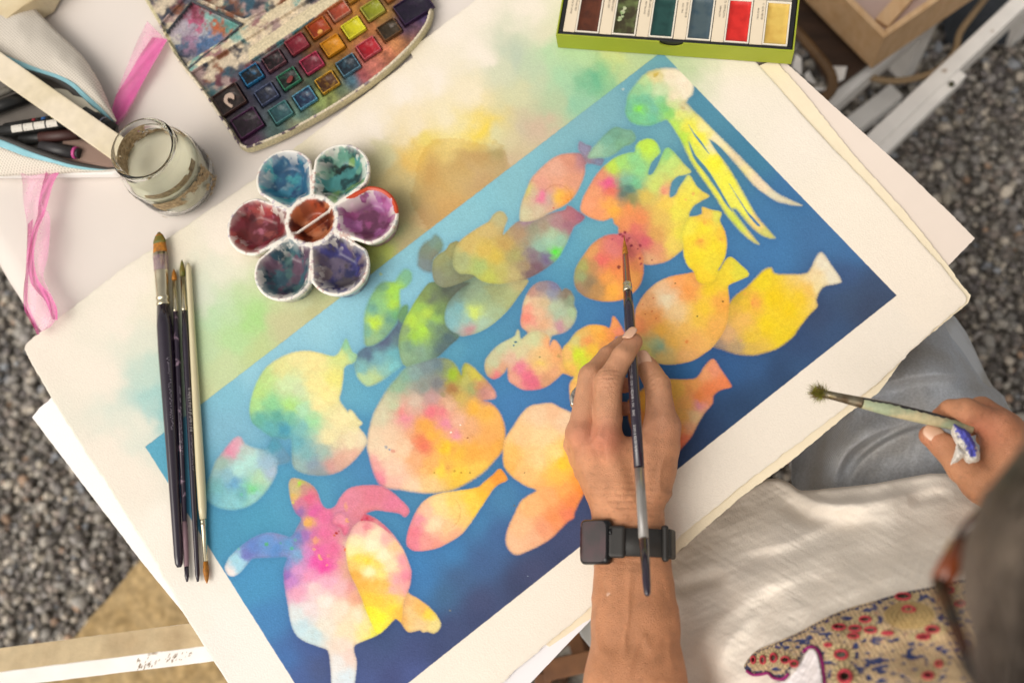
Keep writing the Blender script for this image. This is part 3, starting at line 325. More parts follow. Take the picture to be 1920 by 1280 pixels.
def paint(u, v, W_, edge):
    """pigment colour of the sheet at photo pixel coordinates; edge = signed distance (px) to the taped blue rectangle"""
    wob = (NZ[0].fbm(u/9, v/9, 3)-.5)*5; wob2 = (NZ[1].fbm(u/9, v/9, 3)-.5)*5; uu = u+wob; vv = v+wob2
    sz = u.shape; out = np.zeros(sz+(3,)); inr = edge < 1.5
    far = (uu*0+1).astype(bool)
    big = NZ[2].fbm(u/60, v/60, 3)
    b = sites(u+(NZ[3].fbm(u/30, v/30, 3)-.5)*40, v+(NZ[4].fbm(u/30, v/30, 3)-.5)*40, BLEED, 14, 1.7)
    # tide line with a hard jagged top
    tide = psdf(u+(NZ[5].fbm(u/5, v/5, 3)-.5)*9, v+(NZ[6].fbm(u/5, v/5, 3)-.5)*9, [(815,262),(840,261),(866,262),(888,268),(908,272),(918,275),(928,262),(945,278),(962,330),(900,400),(800,430),(770,380),(785,300),(800,275)])
    k = sst(1.5, -1.5, tide)*sst(-70, -4, tide); b = b*(1-.16*k[..., None]*np.array([.5, 1, 1.6]))
    base = sites(u[inr], v[inr], BLUE, 26, 2.1); base = base*.92+base.mean(-1)[:, None]*.08; blue = np.zeros(sz+(3,)); blue[inr] = base
    col = blue.copy(); shade = np.zeros(sz)
    for soft, P, S, s, p, n in A:
        P = smooth(P, n) if n > 1 else np.array(P); x0, y0 = P.min(0)-30; x1, y1 = P.max(0)+30
        bb = np.where((u > x0) & (u < x1) & (v > y0) & (v < y1))
        if len(bb[0]) == 0: continue
        ub, vb = u[bb], v[bb]; d = psdf(ub+wob[bb]*.12, vb+wob2[bb]*.12, P)
        sf = soft*(.95+.7*big[bb])
        a = sst(sf, -sf*.6, d+(NZ[6](ub*.9, vb*.9)-.5)*sf*.45)
        if S == 'BLUE': c = blue[bb]
        else:
            c = sites(uu[bb]+wob[bb], vv[bb]+wob2[bb], S, s, p)
            c = c*(1-.13*np.exp(-((d+1.5)/1.6)**2))[..., None]
            nb = NZ[(int(s)+len(S)) % 8].fbm(ub/34+P[0][0], vb/34+P[0][1], 4); ln = np.exp(-((nb-.47)/.007)**2)+.7*np.exp(-((nb-.56)/.006)**2)      # drying lines of separate washes
            c = c*(1-(.09*ln)[..., None]*np.array([.5, 1, 1.25])); c = c*(1+((NZ[4].fbm(ub/7+3, vb/7, 3)-.5)*.15)[..., None]*np.array([.5, 1, 1.3]))
            wsh = sst(.53, .60, nb)*.10; c = c+(np.minimum(c*1.25, .93)-c)*(wsh*3)[..., None]*.5
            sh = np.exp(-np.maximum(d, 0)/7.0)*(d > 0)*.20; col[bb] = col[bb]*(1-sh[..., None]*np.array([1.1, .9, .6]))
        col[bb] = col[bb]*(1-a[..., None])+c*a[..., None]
    # drips, dabs and lines of pigment


    def dab(x, y, r, h, k=1.0, rx=1.0):
        q = (abs(u-x) < r*4) & (abs(v-y) < r*4*max(rx, 1)); d = np.hypot((u[q]-x), (v[q]-y)/rx)+(NZ[5](u[q]/3, v[q]/3)-.5)*r*.9
        a = sst(r*1.25, r*.55, d)*k; col[q] = col[q]*(1-a[..., None])+hx(h)*a[..., None]
    for q in ((1163,441,3,'8c3a4c'),(1168,445,3,'9c3848'),(1172,437,2.5,'8c3040'),(1176,452,3,'b04854'),(1184,462,2.5,'8c3448'),(1200,461,3.5,'8c3040'),(1196,468,2,'7c3040'),(1200,485,3,'9c3c48'),(1160,502,3.5,'8c4438'),(1148,450,2,'b04c60'),
              (1202,496,2.5,'b04c58'),(1222,489,1.6,'9c4c40'),(1180,448,2,'984050'),(1205,572,1.2,'c04838'),(1222,585,1.5,'c05030'),(1210,590,1.2,'b04830'),(1225,560,1.2,'c84c38'),(1230,598,1.4,'c85838'),(1266,532,1.3,'5c4820'),(1355,566,1.6,'3c3010'),
              (1307,594,1.5,'4c5030'),(1304,564,1.2,'c86820'),(1288,641,4,'e8803c',.7),(1195,620,1.4,'c05838'),(967,642,2.6,'3c6c84'),(964,648,1.6,'44748c'),(1048,668,3.5,'9c8c50',.5),(1013,670,1.6,'988c58'),(878,821,1.6,'a05030'),(725,839,3.5,'9098a8',.7),
              (731,843,2,'8898b4'),(738,846,4,'d47c70',.6),(866,886,2,'c08c30'),(882,886,1.8,'a07c30'),(815,886,1.6,'c09440'),(854,883,2.4,'b88838',.7),(840,877,4,'e0a050',.6),(846,811,1.6,'f8f0e0'),(864,797,1.3,'f8f0e0'),(832,740,5,'8c8858',.5),
              (1228,143,4,'c4a848',.8),(1233,140,3,'c8a83c',.7),(1280,205,4,'bca870',.6),(1038,392,2,'d0705c'),(1065,376,1.4,'e08c30'),(1007,369,1.4,'e06c90'),(1300,365,3,'e88c60',.5),(1286,376,3,'ec9c60',.5),(1245,361,5,'e48c70',.5),(1322,418,4,'e8a848',.6),
              (1313,453,4,'e8a040',.7),(1352,450,3.5,'eca848',.6),(1356,438,4,'eeb04c',.5),(1410,570,4,'e89848',.6),(1396,552,3,'e8a048',.5),(1389,640,3,'e0a080',.4),
              (501,1020,4,'58b078',.9),(528,1018,2.5,'60a8a0',.7),(548,1028,3.5,'58b490',.8),(450,1028,3,'70b8b0',.6),(555,1012,2.5,'68b0a0',.6),(478,918,5,'74cc90',.6),(455,927,3,'6cc0a0',.6),(563,906,3,'a4d848',.9),(551,942,3,'d8cc58',.7),(551,928,2.5,'d0bc60',.5),
              (578,980,8,'e8b060',.8),(593,1012,6,'e89c80',.8),(590,1030,3.5,'e8a488',.8),(600,1042,3.5,'e8b078',.8),(603,1048,2.5,'e8a878',.8),(614,1059,3,'ea9c88',.8),(618,1042,4,'e88c90',.7),(638,1054,4,'e8a098',.7),(651,976,4.5,'e8a870',.8),(650,950,4,'e8a480',.7,2.0),
              (633,1000,3,'b83030'),(628,1003,2,'d86838'),(637,996,1.8,'a03038'),(648,1030,2,'e0683c',1,2.2),(645,1025,1.5,'c84858'),(680,974,3,'cc4058',.9),(690,971,3,'c83850',.9),(699,974,2.5,'cc4860',.7),
              (772,402,5,'a87028',.9),(786,412,3,'94601c',.9),(771,410,2,'b07830'),(793,407,1.6,'8c8048'),(1199,205,5,'88dc58',.7),(1041,474,4,'5cdc48',.9),(1168,170,3,'d8d8c8',.5),(715,515,3,'c4cc50',.6),(705,482,3,'b8c454',.6),
              (984,886,1.0,'3c3020'),(1092,889,2,'6c5020'),(764,1024,1,'e06c80'),(845,1144,1.8,'8c8c7c',.8),(965,948,1.6,'6c6048'),(988,1128,1,'b0a058'),(985,1136,1.6,'98a050'),(1030,1145,1.5,'d86880',.9,3),(1032,1150,1,'d88090'),(1005,1192,1.6,'d85c78',.9,3),(1003,1201,1.2,'c04c60'),
              (1012,1130,1,'a08c60'),(900,1187,1.2,'a08c40'),(1317,882,1.8,'c8b830'),(1351,865,1.4,'d87868',.9,3.5),(1412,838,1,'d89888',.8,3),(1450,770,2,'e8dc98',.6),(1445,137,1,'7c6c50'),(1541,708,1.2,'a89878'),(800,160,1.2,'5c5448',1,3),(771,205,1,'8c8068'),
              (1659,531,1,'6c6860'),(1300,1000,.8,'8c7c60'),(1255,950,.8,'a09070'),(990,1080,.8,'8c9cb0'),(272,837,1.2,'55585c'),(274,836,1,'66686c')):
        dab(*q)
    # thin pencil arcs
    for cx, cy, r, a0, a1 in ((1045,375,27,-2.6,.1),(830,960,34,-.7,1.0)):
        q = np.abs(np.hypot(u-cx, v-cy)-r) < 1.3; an = np.arctan2(v-cy, u-cx); q &= (an > a0) & (an < a1); col[q] *= np.array([.9, .84, .8])
    # sketchy pencil hatching on the yellow fish belly
    q = (u > 1330) & (u < 1450) & (v > 610) & (v < 668); h = np.sin((v+.28*u)*1.5+NZ[2](u/6, v/3)*3); k = sst(.3, 1, h)*sst(610, 650, v)*sst(1450, 1380, u)*.22; col[q] *= (1-(k[..., None]*np.array([1.1, 1, .5])))[q]
    a = sst(.9, -.5, edge)[..., None]
    out = b*(1-a)+col*a
    line = np.exp(-(edge/1.4)**2)*np.where(v < 838-(u-275)*.765+8, 1, 0); out *= (1-.10*line[..., None]*np.array([.7, .9, 1.0]))
    g = (NZ[7](u*.9, v*.9)-.5)*.5+(NZ[6](u*.45, v*.45)-.5)*.5
    pig = np.clip((.86-out.min(-1))*1.6, .25, 1)                       # pigment settles in the paper's grain
    out = out*(1+(g*.25*pig)[..., None])
    return out
# ------------------------------------------------------------------ table frame of reference (along the painting's long and short sides)
O0 = at(275, 838)[:2]; _e = at(1240, 100)[:2]-O0; PW = float(np.linalg.norm(_e)); EA = _e/PW; EB = np.array([EA[1], -EA[0]])
PH = float(np.dot(at(1680, 555)[:2]-O0, EB))
def tab(a, b, z=T): p = O0+EA*a+EB*b; return np.array([p[0], p[1], z])
def ab(P): q = np.asarray(P)[..., :2]-O0; return q@EA, q@EB
EA3 = np.array([*EA, 0]); EB3 = np.array([*EB, 0])
# ------------------------------------------------------------------ ground and gravel
m_ground = mat('gravel_ground', '#6c655e', .95, bump=.002, bscale=200, var=.12, vscale=3)
_t = m_ground.node_tree; _v = N(_t, 'ShaderNodeTexVoronoi'); _v.inputs['Scale'].default_value = 75; _c = N(_t, 'ShaderNodeTexCoord'); _t.links.new(_c.outputs['Object'], _v.inputs['Vector'])
_r = N(_t, 'ShaderNodeValToRGB'); _r.color_ramp.elements[0].color = (*hx('5c5753'), 1); _r.color_ramp.elements[1].color = (*hx('aaa398'), 1); _s = N(_t, 'ShaderNodeSeparateColor'); _t.links.new(_v.outputs['Color'], _s.inputs[0]); _t.links.new(_s.outputs[0], _r.inputs[0])
_m = N(_t, 'ShaderNodeMapRange'); _m.inputs[1].default_value = .25; _m.inputs[2].default_value = .85; _m.inputs[3].default_value = 1.0; _m.inputs[4].default_value = .45; _t.links.new(_v.outputs['Distance'], _m.inputs[0])
_k = N(_t, 'ShaderNodeVectorMath', operation='SCALE'); _t.links.new(_r.outputs[0], _k.inputs[0]); _t.links.new(_m.outputs[0], _k.inputs['Scale']); _t.links.new(_k.outputs[0], _t.nodes['Principled BSDF'].inputs['Base Color'])
_bp = [n for n in _t.nodes if n.type == 'BUMP'][0]; _bp.invert = True; _bp.inputs['Distance'].default_value = .006; _t.links.new(_v.outputs['Distance'], _bp.inputs['Height'])
o = mesh('ground', [(-40, -40, -.012), (40, -40, -.012), (40, 40, -.012), (-40, 40, -.012)], [(0, 1, 2, 3)], m_ground, None, False); tag(o, kind='structure')
def gravel():
    n = 80000; x = RNG.uniform(-1.5, .9, n); y = RNG.uniform(-.35, 1.45, n); r = RNG.gamma(8, .00074, n); r = np.clip(r, .0035, .014)
    P = np.stack([x, y, x*0], 1); u, v = pxn(P); hid = (u > 430) & (u < 1380) & (v > 60) & (v < 900); hid &= (v < 1750-u*.9) | (u < 1200)
    hid &= ~((u < 480) & (v > 700)); keep = ~hid; x, y, r = x[keep], y[keep], r[keep]; n = len(x)
    bm = bmesh.new(); bmesh.ops.create_icosphere(bm, subdivisions=1, radius=1); bv = np.array([v.co for v in bm.verts]); bf = np.array([[v.index for v in f.verts] for f in bm.faces]); bm.free()
    nv = len(bv); B = np.repeat(bv[None], n, 0)*(1+RNG.uniform(-.28, .28, (n, nv, 1))); B *= np.stack([RNG.uniform(.8, 1.25, n), RNG.uniform(.75, 1.1, n), RNG.uniform(.45, .8, n)], 1)[:, None]
    a = RNG.uniform(0, 6.28, n); t = RNG.normal(0, .45, n); ca, sa, ct, st = np.cos(a), np.sin(a), np.cos(t), np.sin(t)
    X, Y, Z = B[..., 0], B[..., 1], B[..., 2]; Y2 = Y*ct[:, None]-Z*st[:, None]; Z2 = Y*st[:, None]+Z*ct[:, None]; X3 = X*ca[:, None]-Y2*sa[:, None]; Y3 = X*sa[:, None]+Y2*ca[:, None]
    z0 = RNG.uniform(-.012, .006, n)
    V = np.stack([X3*r[:, None]+x[:, None], Y3*r[:, None]+y[:, None], Z2*r[:, None]+z0[:, None]], -1).reshape(-1, 3)
    F = (bf[None]+np.arange(n)[:, None, None]*nv).reshape(-1, 3)
    pal = np.array([hx(h) for h in ('8d8983', '7c7670', '9c968d', '6c6661', 'a39b8e', '8a8078', 'b8aea0', '77716f', '95908c', '5f5a56', 'c9bfb0', 'a18772', '8c8f94')])
    c = pal[RNG.choice(len(pal), n, p=[.14, .14, .11, .12, .08, .1, .05, .08, .07, .05, .015, .015, .03])]*RNG.uniform(.55, 1.15, (n, 1))
    c = np.repeat(c, nv, 0)*1.28
    o = mesh('gravel', V, F, mat('gravel_stone', attr=True, rough=.85, var=.25, vscale=300, bump=.0006, bscale=500), None, True, c); tag(o, kind='stuff')
gravel()
# ------------------------------------------------------------------ wood and paint
m_white = mat('chipped_white_paint', '#efebe6', .55, col2='#9c8468', mixscale=35, thresh=(.66, .72), var=.08, vscale=18, bump=.0006, bscale=60)
m_whitep = mat('white_paint', '#efedea', .5, var=.07, vscale=20, bump=.0003, bscale=90)
m_cream = mat('worn_cream_wood', '#d8c9a8', .65, col2='#c0ab84', mixscale=30, thresh=(.45, .75), var=.08, vscale=14, bump=.0007, bscale=70, stretch=(1, 1, 1))
m_tan = mat('unpainted_beam_wood', '#cdb893', .7, col2='#b49c78', mixscale=22, thresh=(.45, .8), var=.1, vscale=60, bump=.0008, bscale=90)
m_pine = mat('pine_wood', '#cba982', .6, col2='#bb9468', mixscale=14, thresh=(.35, .8), var=.07, vscale=6, stretch=(9, 1, 3), bump=.0004, bscale=40)
m_brown = mat('dark_brown_wood', '#4a3425', .55, col2='#2c1e15', mixscale=10, thresh=(.3, .7), var=.2, vscale=14, stretch=(1, 5, 1), bump=.0008, bscale=50)
m_brown2 = mat('brown_tray_rim', '#6e5233', .6, col2='#3c2a1a', mixscale=30, thresh=(.4, .8), var=.2, vscale=30, bump=.0006, bscale=80)
m_leg = mat('reddish_brown_wood', '#7c5230', .6, col2='#54331d', mixscale=20, thresh=(.35, .7), var=.15, vscale=12, bump=.0006, bscale=60)
m_mat = mat('burlap', '#b59c72', .95, col2='#937a50', mixscale=28, thresh=(.3, .75), var=.3, vscale=70, bump=.002, bscale=60)
def bar(name, p0, p1, w, h, m, parent=None, bevel=.0012):
    """board between two world points (top centre line), width w across, thickness h down"""
    p0, p1 = np.array(p0), np.array(p1); d = (p1-p0)[:2]; d = d/np.linalg.norm(d); s = np.array([-d[1], d[0], 0])*w/2
    return prism(name, [p0-s, p1-s, p1+s, p0+s], h, m, parent, bevel)
# mat on the ground, lower left
zm = .022; t_ = empty('floor_mat', at(260, 1180, zm), 'coarse tan burlap floor mat lying on the gravel left of the papers', 'mat')
pm = [(60,1290),(105,1225),(150,1170),(210,1100),(252,1052),(330,1000),(480,980),(640,1180),(640,1600),(100,1600)]; P = smooth(pm, 5)
gx, gy = np.meshgrid(np.linspace(60, 640, 90), np.linspace(980, 1600, 96), indexing='ij'); d = psdf(gx, gy, P)
W3 = atn(gx, gy, zm); W3[..., 2] += .010*(NZ[1].fbm(gx/40, gy/40)-.5)+.006*(NZ[2].fbm(gx/9, gy/9)-.5)-.02*sst(-10, 4, d)
F = grid_faces(90, 96, True); ok = (d.ravel()[F] < 3).all(1); mesh('woven_sheet', W3.reshape(-1, 3), F[ok], m_mat, t_)
# beam of the trestle, lower left
t_ = empty('trestle_rail', at(100, 1240, .6), 'white painted trestle rail with bare tan face and scuff marks, above the burlap mat', 'rail')
zb = .64; P0, P1 = at(-220, 1288, zb), at(640, 1180, zb); _d = (P1-P0)/np.linalg.norm(P1-P0); _s = np.array([-_d[1], _d[0], 0]); _s = _s if pxn((P0+_s*.1)[None])[1][0] < pxn(P0[None])[1][0] else -_s
e1 = _s*.94+np.array([0, 0, .20])*0-np.array([0, 0, .34]); e1 /= np.linalg.norm(e1); e2 = -_s*.72-np.array([0, 0, .69]); e2 /= np.linalg.norm(e2)     # down the tan face, down the white face
w1, w2 = .0270, .0205; A_, B_ = P0+e1*w1, P1+e1*w1; C_2, D_2 = P0+e2*w2, P1+e2*w2; low = e1*w1+e2*w2
nn_ = 60; V = []; F = []
for i in range(nn_):
    o_ = P0+(P1-P0)*i/(nn_-1); j1 = .0006*(NZ[3](i*.9, 1.)-.5); V += [o_+e1*(w1+j1), o_, o_+e2*(w2+j1), o_+low]
for i in range(nn_-1):
    for k in range(4): F.append((4*i+k, 4*i+(k+1) % 4, 4*i+4+(k+1) % 4, 4*i+4+k))
F += [(0, 1, 2, 3), (4*nn_-4, 4*nn_-3, 4*nn_-2, 4*nn_-1)]; mesh('rail_body', V, F, m_white, t_, False)
up1 = np.cross(e1, _d); up1 = up1 if up1[2] > 0 else -up1; V = []
for i in range(nn_):
    o_ = P0+(P1-P0)*i/(nn_-1)+up1*.0005; V += [o_+e1*(w1-.0002), o_+e1*(.0006+.0011*abs(NZ[5](i*1.7, 3.)-.3))]
mesh('bare_top', V, [(2*i, 2*i+1, 2*i+3, 2*i+2) for i in range(nn_-1)], m_tan, t_, False)
m_scuff = mat('scuff_brown', '#8a6f50', .9); up2 = np.cross(e2, _d); up2 = up2 if up2[2] > 0 else -up2
def on_side(s, h): return P0+_d*s+e2*h+up2*.0004
V = []; F = []; base_s = float(np.dot(at(250, 1247, zb)-P0, _d))
for i in range(60):
    f = RNG.uniform(0, 1); s = base_s+.062*f; h = RNG.uniform(.003, .017)*(1-.35*f); ln = RNG.uniform(.002, .006)*(1-.6*f); w = RNG.uniform(.0003, .0009)
    q = [on_side(s, h), on_side(s+w, h), on_side(s+w-ln*.8, h+ln), on_side(s-ln*.8, h+ln)]; k = len(V); V += q; F.append((k, k+1, k+2, k+3))
mesh('scuff_marks', V, F, m_scuff, t_, False)
for s in (.12, 1.0): box('rail_leg', (P0+_d*s*.33)[:2], _d, _s, .02, .007, -.01, zb-.024, m_white, t_)
# ------------------------------------------------------------------ table
aL = float(np.mean([ab(at(0, 425))[0], ab(at(110, 600))[0]])); aR = PW+.02; bT = -.62; bB = PH+.015
m_cloth = mat('white_tablecloth', '#dad1ca', .8, col2='#b4a898', mixscale=9, thresh=(.66, .9), var=.03, vscale=6, bump=.0004, bscale=35)
t_ = empty('work_table', tab((aL+aR)/2, 0, 0), 'wooden work table under the white cloth, carrying the papers and paints', 'table')
prism('tabletop', [tab(aL+.004, bT, T-.006), tab(aR, bT, T-.006), tab(aR, bB, T-.006), tab(aL+.004, bB, T-.006)], .02, m_pine, t_, .002)
for a in (aL+.05, aR-.05):
    for b in (bT+.05, bB-.05): c = tab(a, b); box('leg', c, EA3, EB3, .022, .022, -.01, T-.027, m_white, t_)
for b in (bT+.05, bB-.05): c = tab((aL+aR)/2, b); box('apron', c, EA3, EB3, (aR-aL)/2-.075, .009, T-.09, T-.027, m_white, t_)
# tablecloth: flat top, rolled over the left edge
na, nb = 150, 120; prof = []                                  # (a, z) profile across the left edge then the top
for s in np.linspace(0, 1, 26):
    th = s*math.pi/2; prof.append((aL-.030*math.cos(th)+.0, T-.0035-.030*(1-math.sin(th))))
prof = [(aL-.030, T-.11), (aL-.032, T-.07), (aL-.0315, T-.045)]+prof+[(a, T-.0035) for a in np.linspace(aL+.012, aR+.002, na)]+[(aR+.006, T-.008), (aR+.007, T-.03), (aR+.008, T-.08)]
bs = np.linspace(bT-.004, bB+.004, nb); V = []
for i, (a, z) in enumerate(prof):
    for b in bs:
        f = sst(aL+.02, aL-.03, a); wv = .004*f*(NZ[3].fbm(b*14+3, a*6, 3)-.5)*2; w2 = .0012*(NZ[4].fbm(a*9, b*9, 3)-.5)
        V.append(tab(a+wv*1.2, b, min(z+wv+w2, T-.0028)))
o = mesh('tablecloth', V, grid_faces(len(prof), nb, True), m_cloth); tag(o, 'pinkish white cloth covering the table, rolled over its left edge', 'tablecloth')
# raised white board under the pencil case
t_ = empty('white_board', at(60, 250, T), 'thin white board with rounded front edge, under the mesh pencil case', 'board')
zbd = T+.012; prism('board_panel', [at(-330, 330, zbd), at(212, 325, zbd), at(226, 319, zbd), at(222, 300, zbd), at(150, 215, zbd), at(20, 100, zbd), at(-330, 40, zbd)], .0125, m_whitep, t_, .0028, 3)
# ------------------------------------------------------------------ upper right: white frame, brown tray, pine box, cable
zf = .22
def seg(name, u0, v0, u1, v1, z, wpx, h, m, parent):
    p0, p1 = at(u0, v0, z), at(u1, v1, z); d0 = np.linalg.norm(p0-CAM); return bar(name, p0, p1, wpx*d0/FPX*.97, h, m, parent, .002)
t_ = empty('painted_trestle', at(1760, 150, 0), 'low white wooden trestle with long chipped rails standing on the gravel below the pine box', 'trestle')
seg('long_rail', 1560, 335, 2010, -90, zf, 29, .05, m_white, t_); seg('long_rail', 1430, 302, 1770, 2, zf-.004, 24, .045, m_whitep, t_)
seg('cross_bar', 1560, 262, 1682, 168, .12, 33, .03, m_whitep, t_)
p0 = at(1640, 259.4, zf); d = at(1810, 98.9, zf)-p0; d /= np.linalg.norm(d); s = np.array([-d[1], d[0], 0])
L1 = np.linalg.norm(at(1800, 108, zf)-p0); nrm = -s if (px_ := (pxn(p0[None]-s*.05)[1][0] > pxn(p0[None]+s*.05)[1][0])) else s
for k, (a0, a1) in enumerate(((-.12, L1*.93),)):
    q = [p0+d*a0+nrm*.0114, p0+d*a1+nrm*.0114, p0+d*a1+nrm*.0265, p0+d*a0+nrm*.030]; prism('side_batten', [x-[0, 0, .004] for x in q], .03, m_white, t_, .003)
bx_ = p0+d*L1*.78+nrm*.020; tube('bolt', [bx_+[0, 0, -.006], bx_+[0, 0, -.001]], [.005, .0045], mat('rusty_steel', '#5c5a48', .6, metal=.7), t_, 10)
for uu_, vv_ in ((1580, 316), (1960, -42), (1460, 276), (1735, 34)): c = at(uu_, vv_, zf-.05); box('leg', c, EA3, EB3, .016, .016, -.01, zf-.053, m_white, t_)
# brown wooden tray left of the box
t_ = empty('brown_tray', at(1530, 90, .26), 'dark brown wooden tray with rounded lighter rim, between green paint box and pine box', 'tray')
zt = .262; outl = smooth([(1380,-60),(1490,52),(1545,118),(1566,145),(1570,165),(1560,185),(1545,192),(1535,196),(1500,240),(1700,150),(1800,40),(1700,-120)], 4)
prism('tray_floor', [at(u, v, zt-.03) for u, v in [(1370,-60),(1500,60),(1552,150),(1560,170),(1640,110),(1760,-20),(1700,-120)]], .012, m_brown, t_, .001)
path = smooth([(1400,-40),(1470,36),(1500,66),(1540,112),(1556,134),(1561,150),(1560,166),(1548,182),(1530,196)], 5, False); tube('rim', [at(u, v, zt+.002) for u, v in path], .0078, m_brown2, t_, 8, True, (1, 1))
V = []; F = []
for i, (u, v) in enumerate(path): V += [at(u, v, zt), at(u, v, zt-.034)]
for i in range(len(path)-1): F.append((2*i, 2*i+1, 2*i+3, 2*i+2))
o = mesh('rim_wall', V, F, m_brown2, t_, True); sm = o.modifiers.new('solid', 'SOLIDIFY'); sm.thickness = .008; sm.offset = 0
# folded white paper bits lying by the tray
def scrap(pts, z, lab, tilt=0.0):
    P = [at(u, v, z+tilt*i) for i, (u, v) in enumerate(pts)]; o = prism('paper_scrap', P, .0012, m_whitep); tag(o, lab, 'paper scrap')
scrap([(1545,124),(1588,125),(1583,148),(1560,160),(1552,140)], .235, 'larger white torn paper scrap sticking out right of the brown tray rim', .002)
scrap([(1492,100),(1503,110),(1503,142),(1485,126)], .27, 'upright white card edge between the green paint box and the brown tray', .004)
scrap([(1508,140),(1517,133),(1530,158),(1513,152)], .245, 'small folded white paper piece inside the brown tray', .003)
scrap([(1526,163),(1553,165),(1551,169),(1528,170)], .24, 'thin white paper strip lying inside the corner of the brown tray')
# pine box
t_ = empty('pine_box', at(1640, 40, .34), 'open pale pine box with a pink lined interior, standing on the brown tray', 'box')
zx = .345; C1 = at(1657, 71, zx); A1 = at(1508, -78, zx); B1 = at(1848, -60, zx); da = A1-C1; db = B1-C1; la, lb = np.linalg.norm(da), np.linalg.norm(db); da /= la; db /= lb
ua = da; ub = db; hb = .085; th = .009; la *= 1.9; lb *= 1.5
def pb(a, b, z=0): return C1+ua*a+ub*b+np.array([0, 0, z])
def side(nm, q, h, m): return prism(nm, q, h, m, t_, .0012)
side('front_panel', [pb(0, 0), pb(la, 0), pb(la, th), pb(0, th)], hb, m_pine); side('front_panel', [pb(.0, th+.0004), pb(th, th+.0004), pb(th, lb), pb(0, lb)], hb, m_pine)
side('back_panel', [pb(la-th, th+.0004), pb(la, th+.0004), pb(la, lb), pb(la-th, lb)], hb, m_pine); side('back_panel', [pb(th+.0004, lb-th), pb(la-th-.0004, lb-th), pb(la-th-.0004, lb), pb(th+.0004, lb)], hb, m_pine)
m_pinkl = mat('pink_lining', '#b39a90', .8, var=.08, vscale=20, bump=.0003)
prism('lining', [pb(th+.0004, th+.001, -.022), pb(la-th-.0004, th+.001, -.022), pb(la-th-.0004, lb-th-.0004, -.022), pb(th+.0004, lb-th-.0004, -.022)], .006, m_pinkl, t_, .0004)
bar('divider', pb(th+.016, th+.012, -.012), pb(th+.05, lb*.6, -.012), .022, .009, m_pine, t_)
m_cable = mat('tan_rubber', '#9c8464', .6, var=.1, vscale=30)
P = smooth([(1600,132),(1630,145),(1672,152),(1720,146),(1760,130),(1790,98),(1800,62),(1830,20),(1870,-30)], 6, False)
o = tube('cable', [at(u, v, .20-.02*abs(i/len(P)-.5)) for i, (u, v) in enumerate(P)], .0052, m_cable, None, 10); tag(o, 'loop of tan rubber cable curving below the pine box', 'cable')
m_bag = mat('dark_bag_fabric', '#3c4046', .8, var=.2, vscale=30, bump=.002, bscale=40)
gx, gy = np.meshgrid(np.linspace(-1, 1, 26), np.linspace(-1, 1, 26), indexing='ij'); rr = np.clip(1-(gx**4+gy**4), 0, 1)**.5; base = at(1850, 5, .05)
V = np.stack([base[0]+gx*.06, base[1]+gy*.055, .0+.07*rr+.012*(NZ[1].fbm(gx*3+5, gy*3+5)-.5)*rr], -1).reshape(-1, 3); o = mesh('bag', V, grid_faces(26, 26), m_bag); tag(o, 'dark grey cloth bag lying on the gravel behind the pine box', 'bag')
# ------------------------------------------------------------------ stool under the artist, bottom centre
t_ = empty('wooden_stool', at(1060, 1240, .1), 'brown wooden stool leg and crossbar beneath the bottom edge of the papers', 'stool')
zs = .10
sc_ = np.array([.385, -.175, 0]); fx_a = np.array([.77, .64, 0]); fy_a = np.array([-.64, .77, 0]); box('seat', sc_, fx_a, fy_a, .19, .17, .385, .415, m_leg, t_, .006)
for i_ in (-1, 1):
    for j_ in (-1, 1): box('leg', sc_+fx_a*.15*i_+fy_a*.13*j_, fx_a, fy_a, .018, .018, -.01, .3845, m_leg, t_)
bar('crossbar', at(1018, 1258, .30), at(1110, 1238, .30), .026, .03, m_leg, t_); bar('leg', at(1070, 1170, .16), at(1088, 1238, .16), .02, .16, m_leg, t_)
bar('leg', at(1020, 1262, .29), at(1012, 1330, .29), .022, .29, m_leg, t_); bar('stretcher', at(1075, 1190, .06), at(1010, 1225, .06), .02, .02, m_leg, t_)
for q, (u, v, r, z) in enumerate(((1105, 1205, .05, .02), (1050, 1215, .03, .03), (1060, 1290, .045, .02), (1110, 1275, .05, .02))):
    c = at(u, v, z)
    V, F = surfnet(lambda X, Y, Z: np.sqrt(((X-c[0])/r)**2+((Y-c[1])/(r*.8))**2+((Z-c[2])/(r*.45))**2)*r*.5-r*.5+.006*np.sin(X*90+q)*np.cos(Y*80), c-r*1.3, c+r*1.3, .006)
    o = mesh('rock', V, F, mat('pale_rock', '#9c968c', .9, col2='#6c665e', mixscale=40, bump=.002, bscale=90)); tag(o, ('pale grey rock beside the artist\'s forearm under the papers', 'small rock between the stool leg and the paper edge', 'rock in front of the stool crossbar at the bottom edge', 'grey rock right of the stool crossbar, next to the forearm')[q], 'rock', 'rocks under the stool')
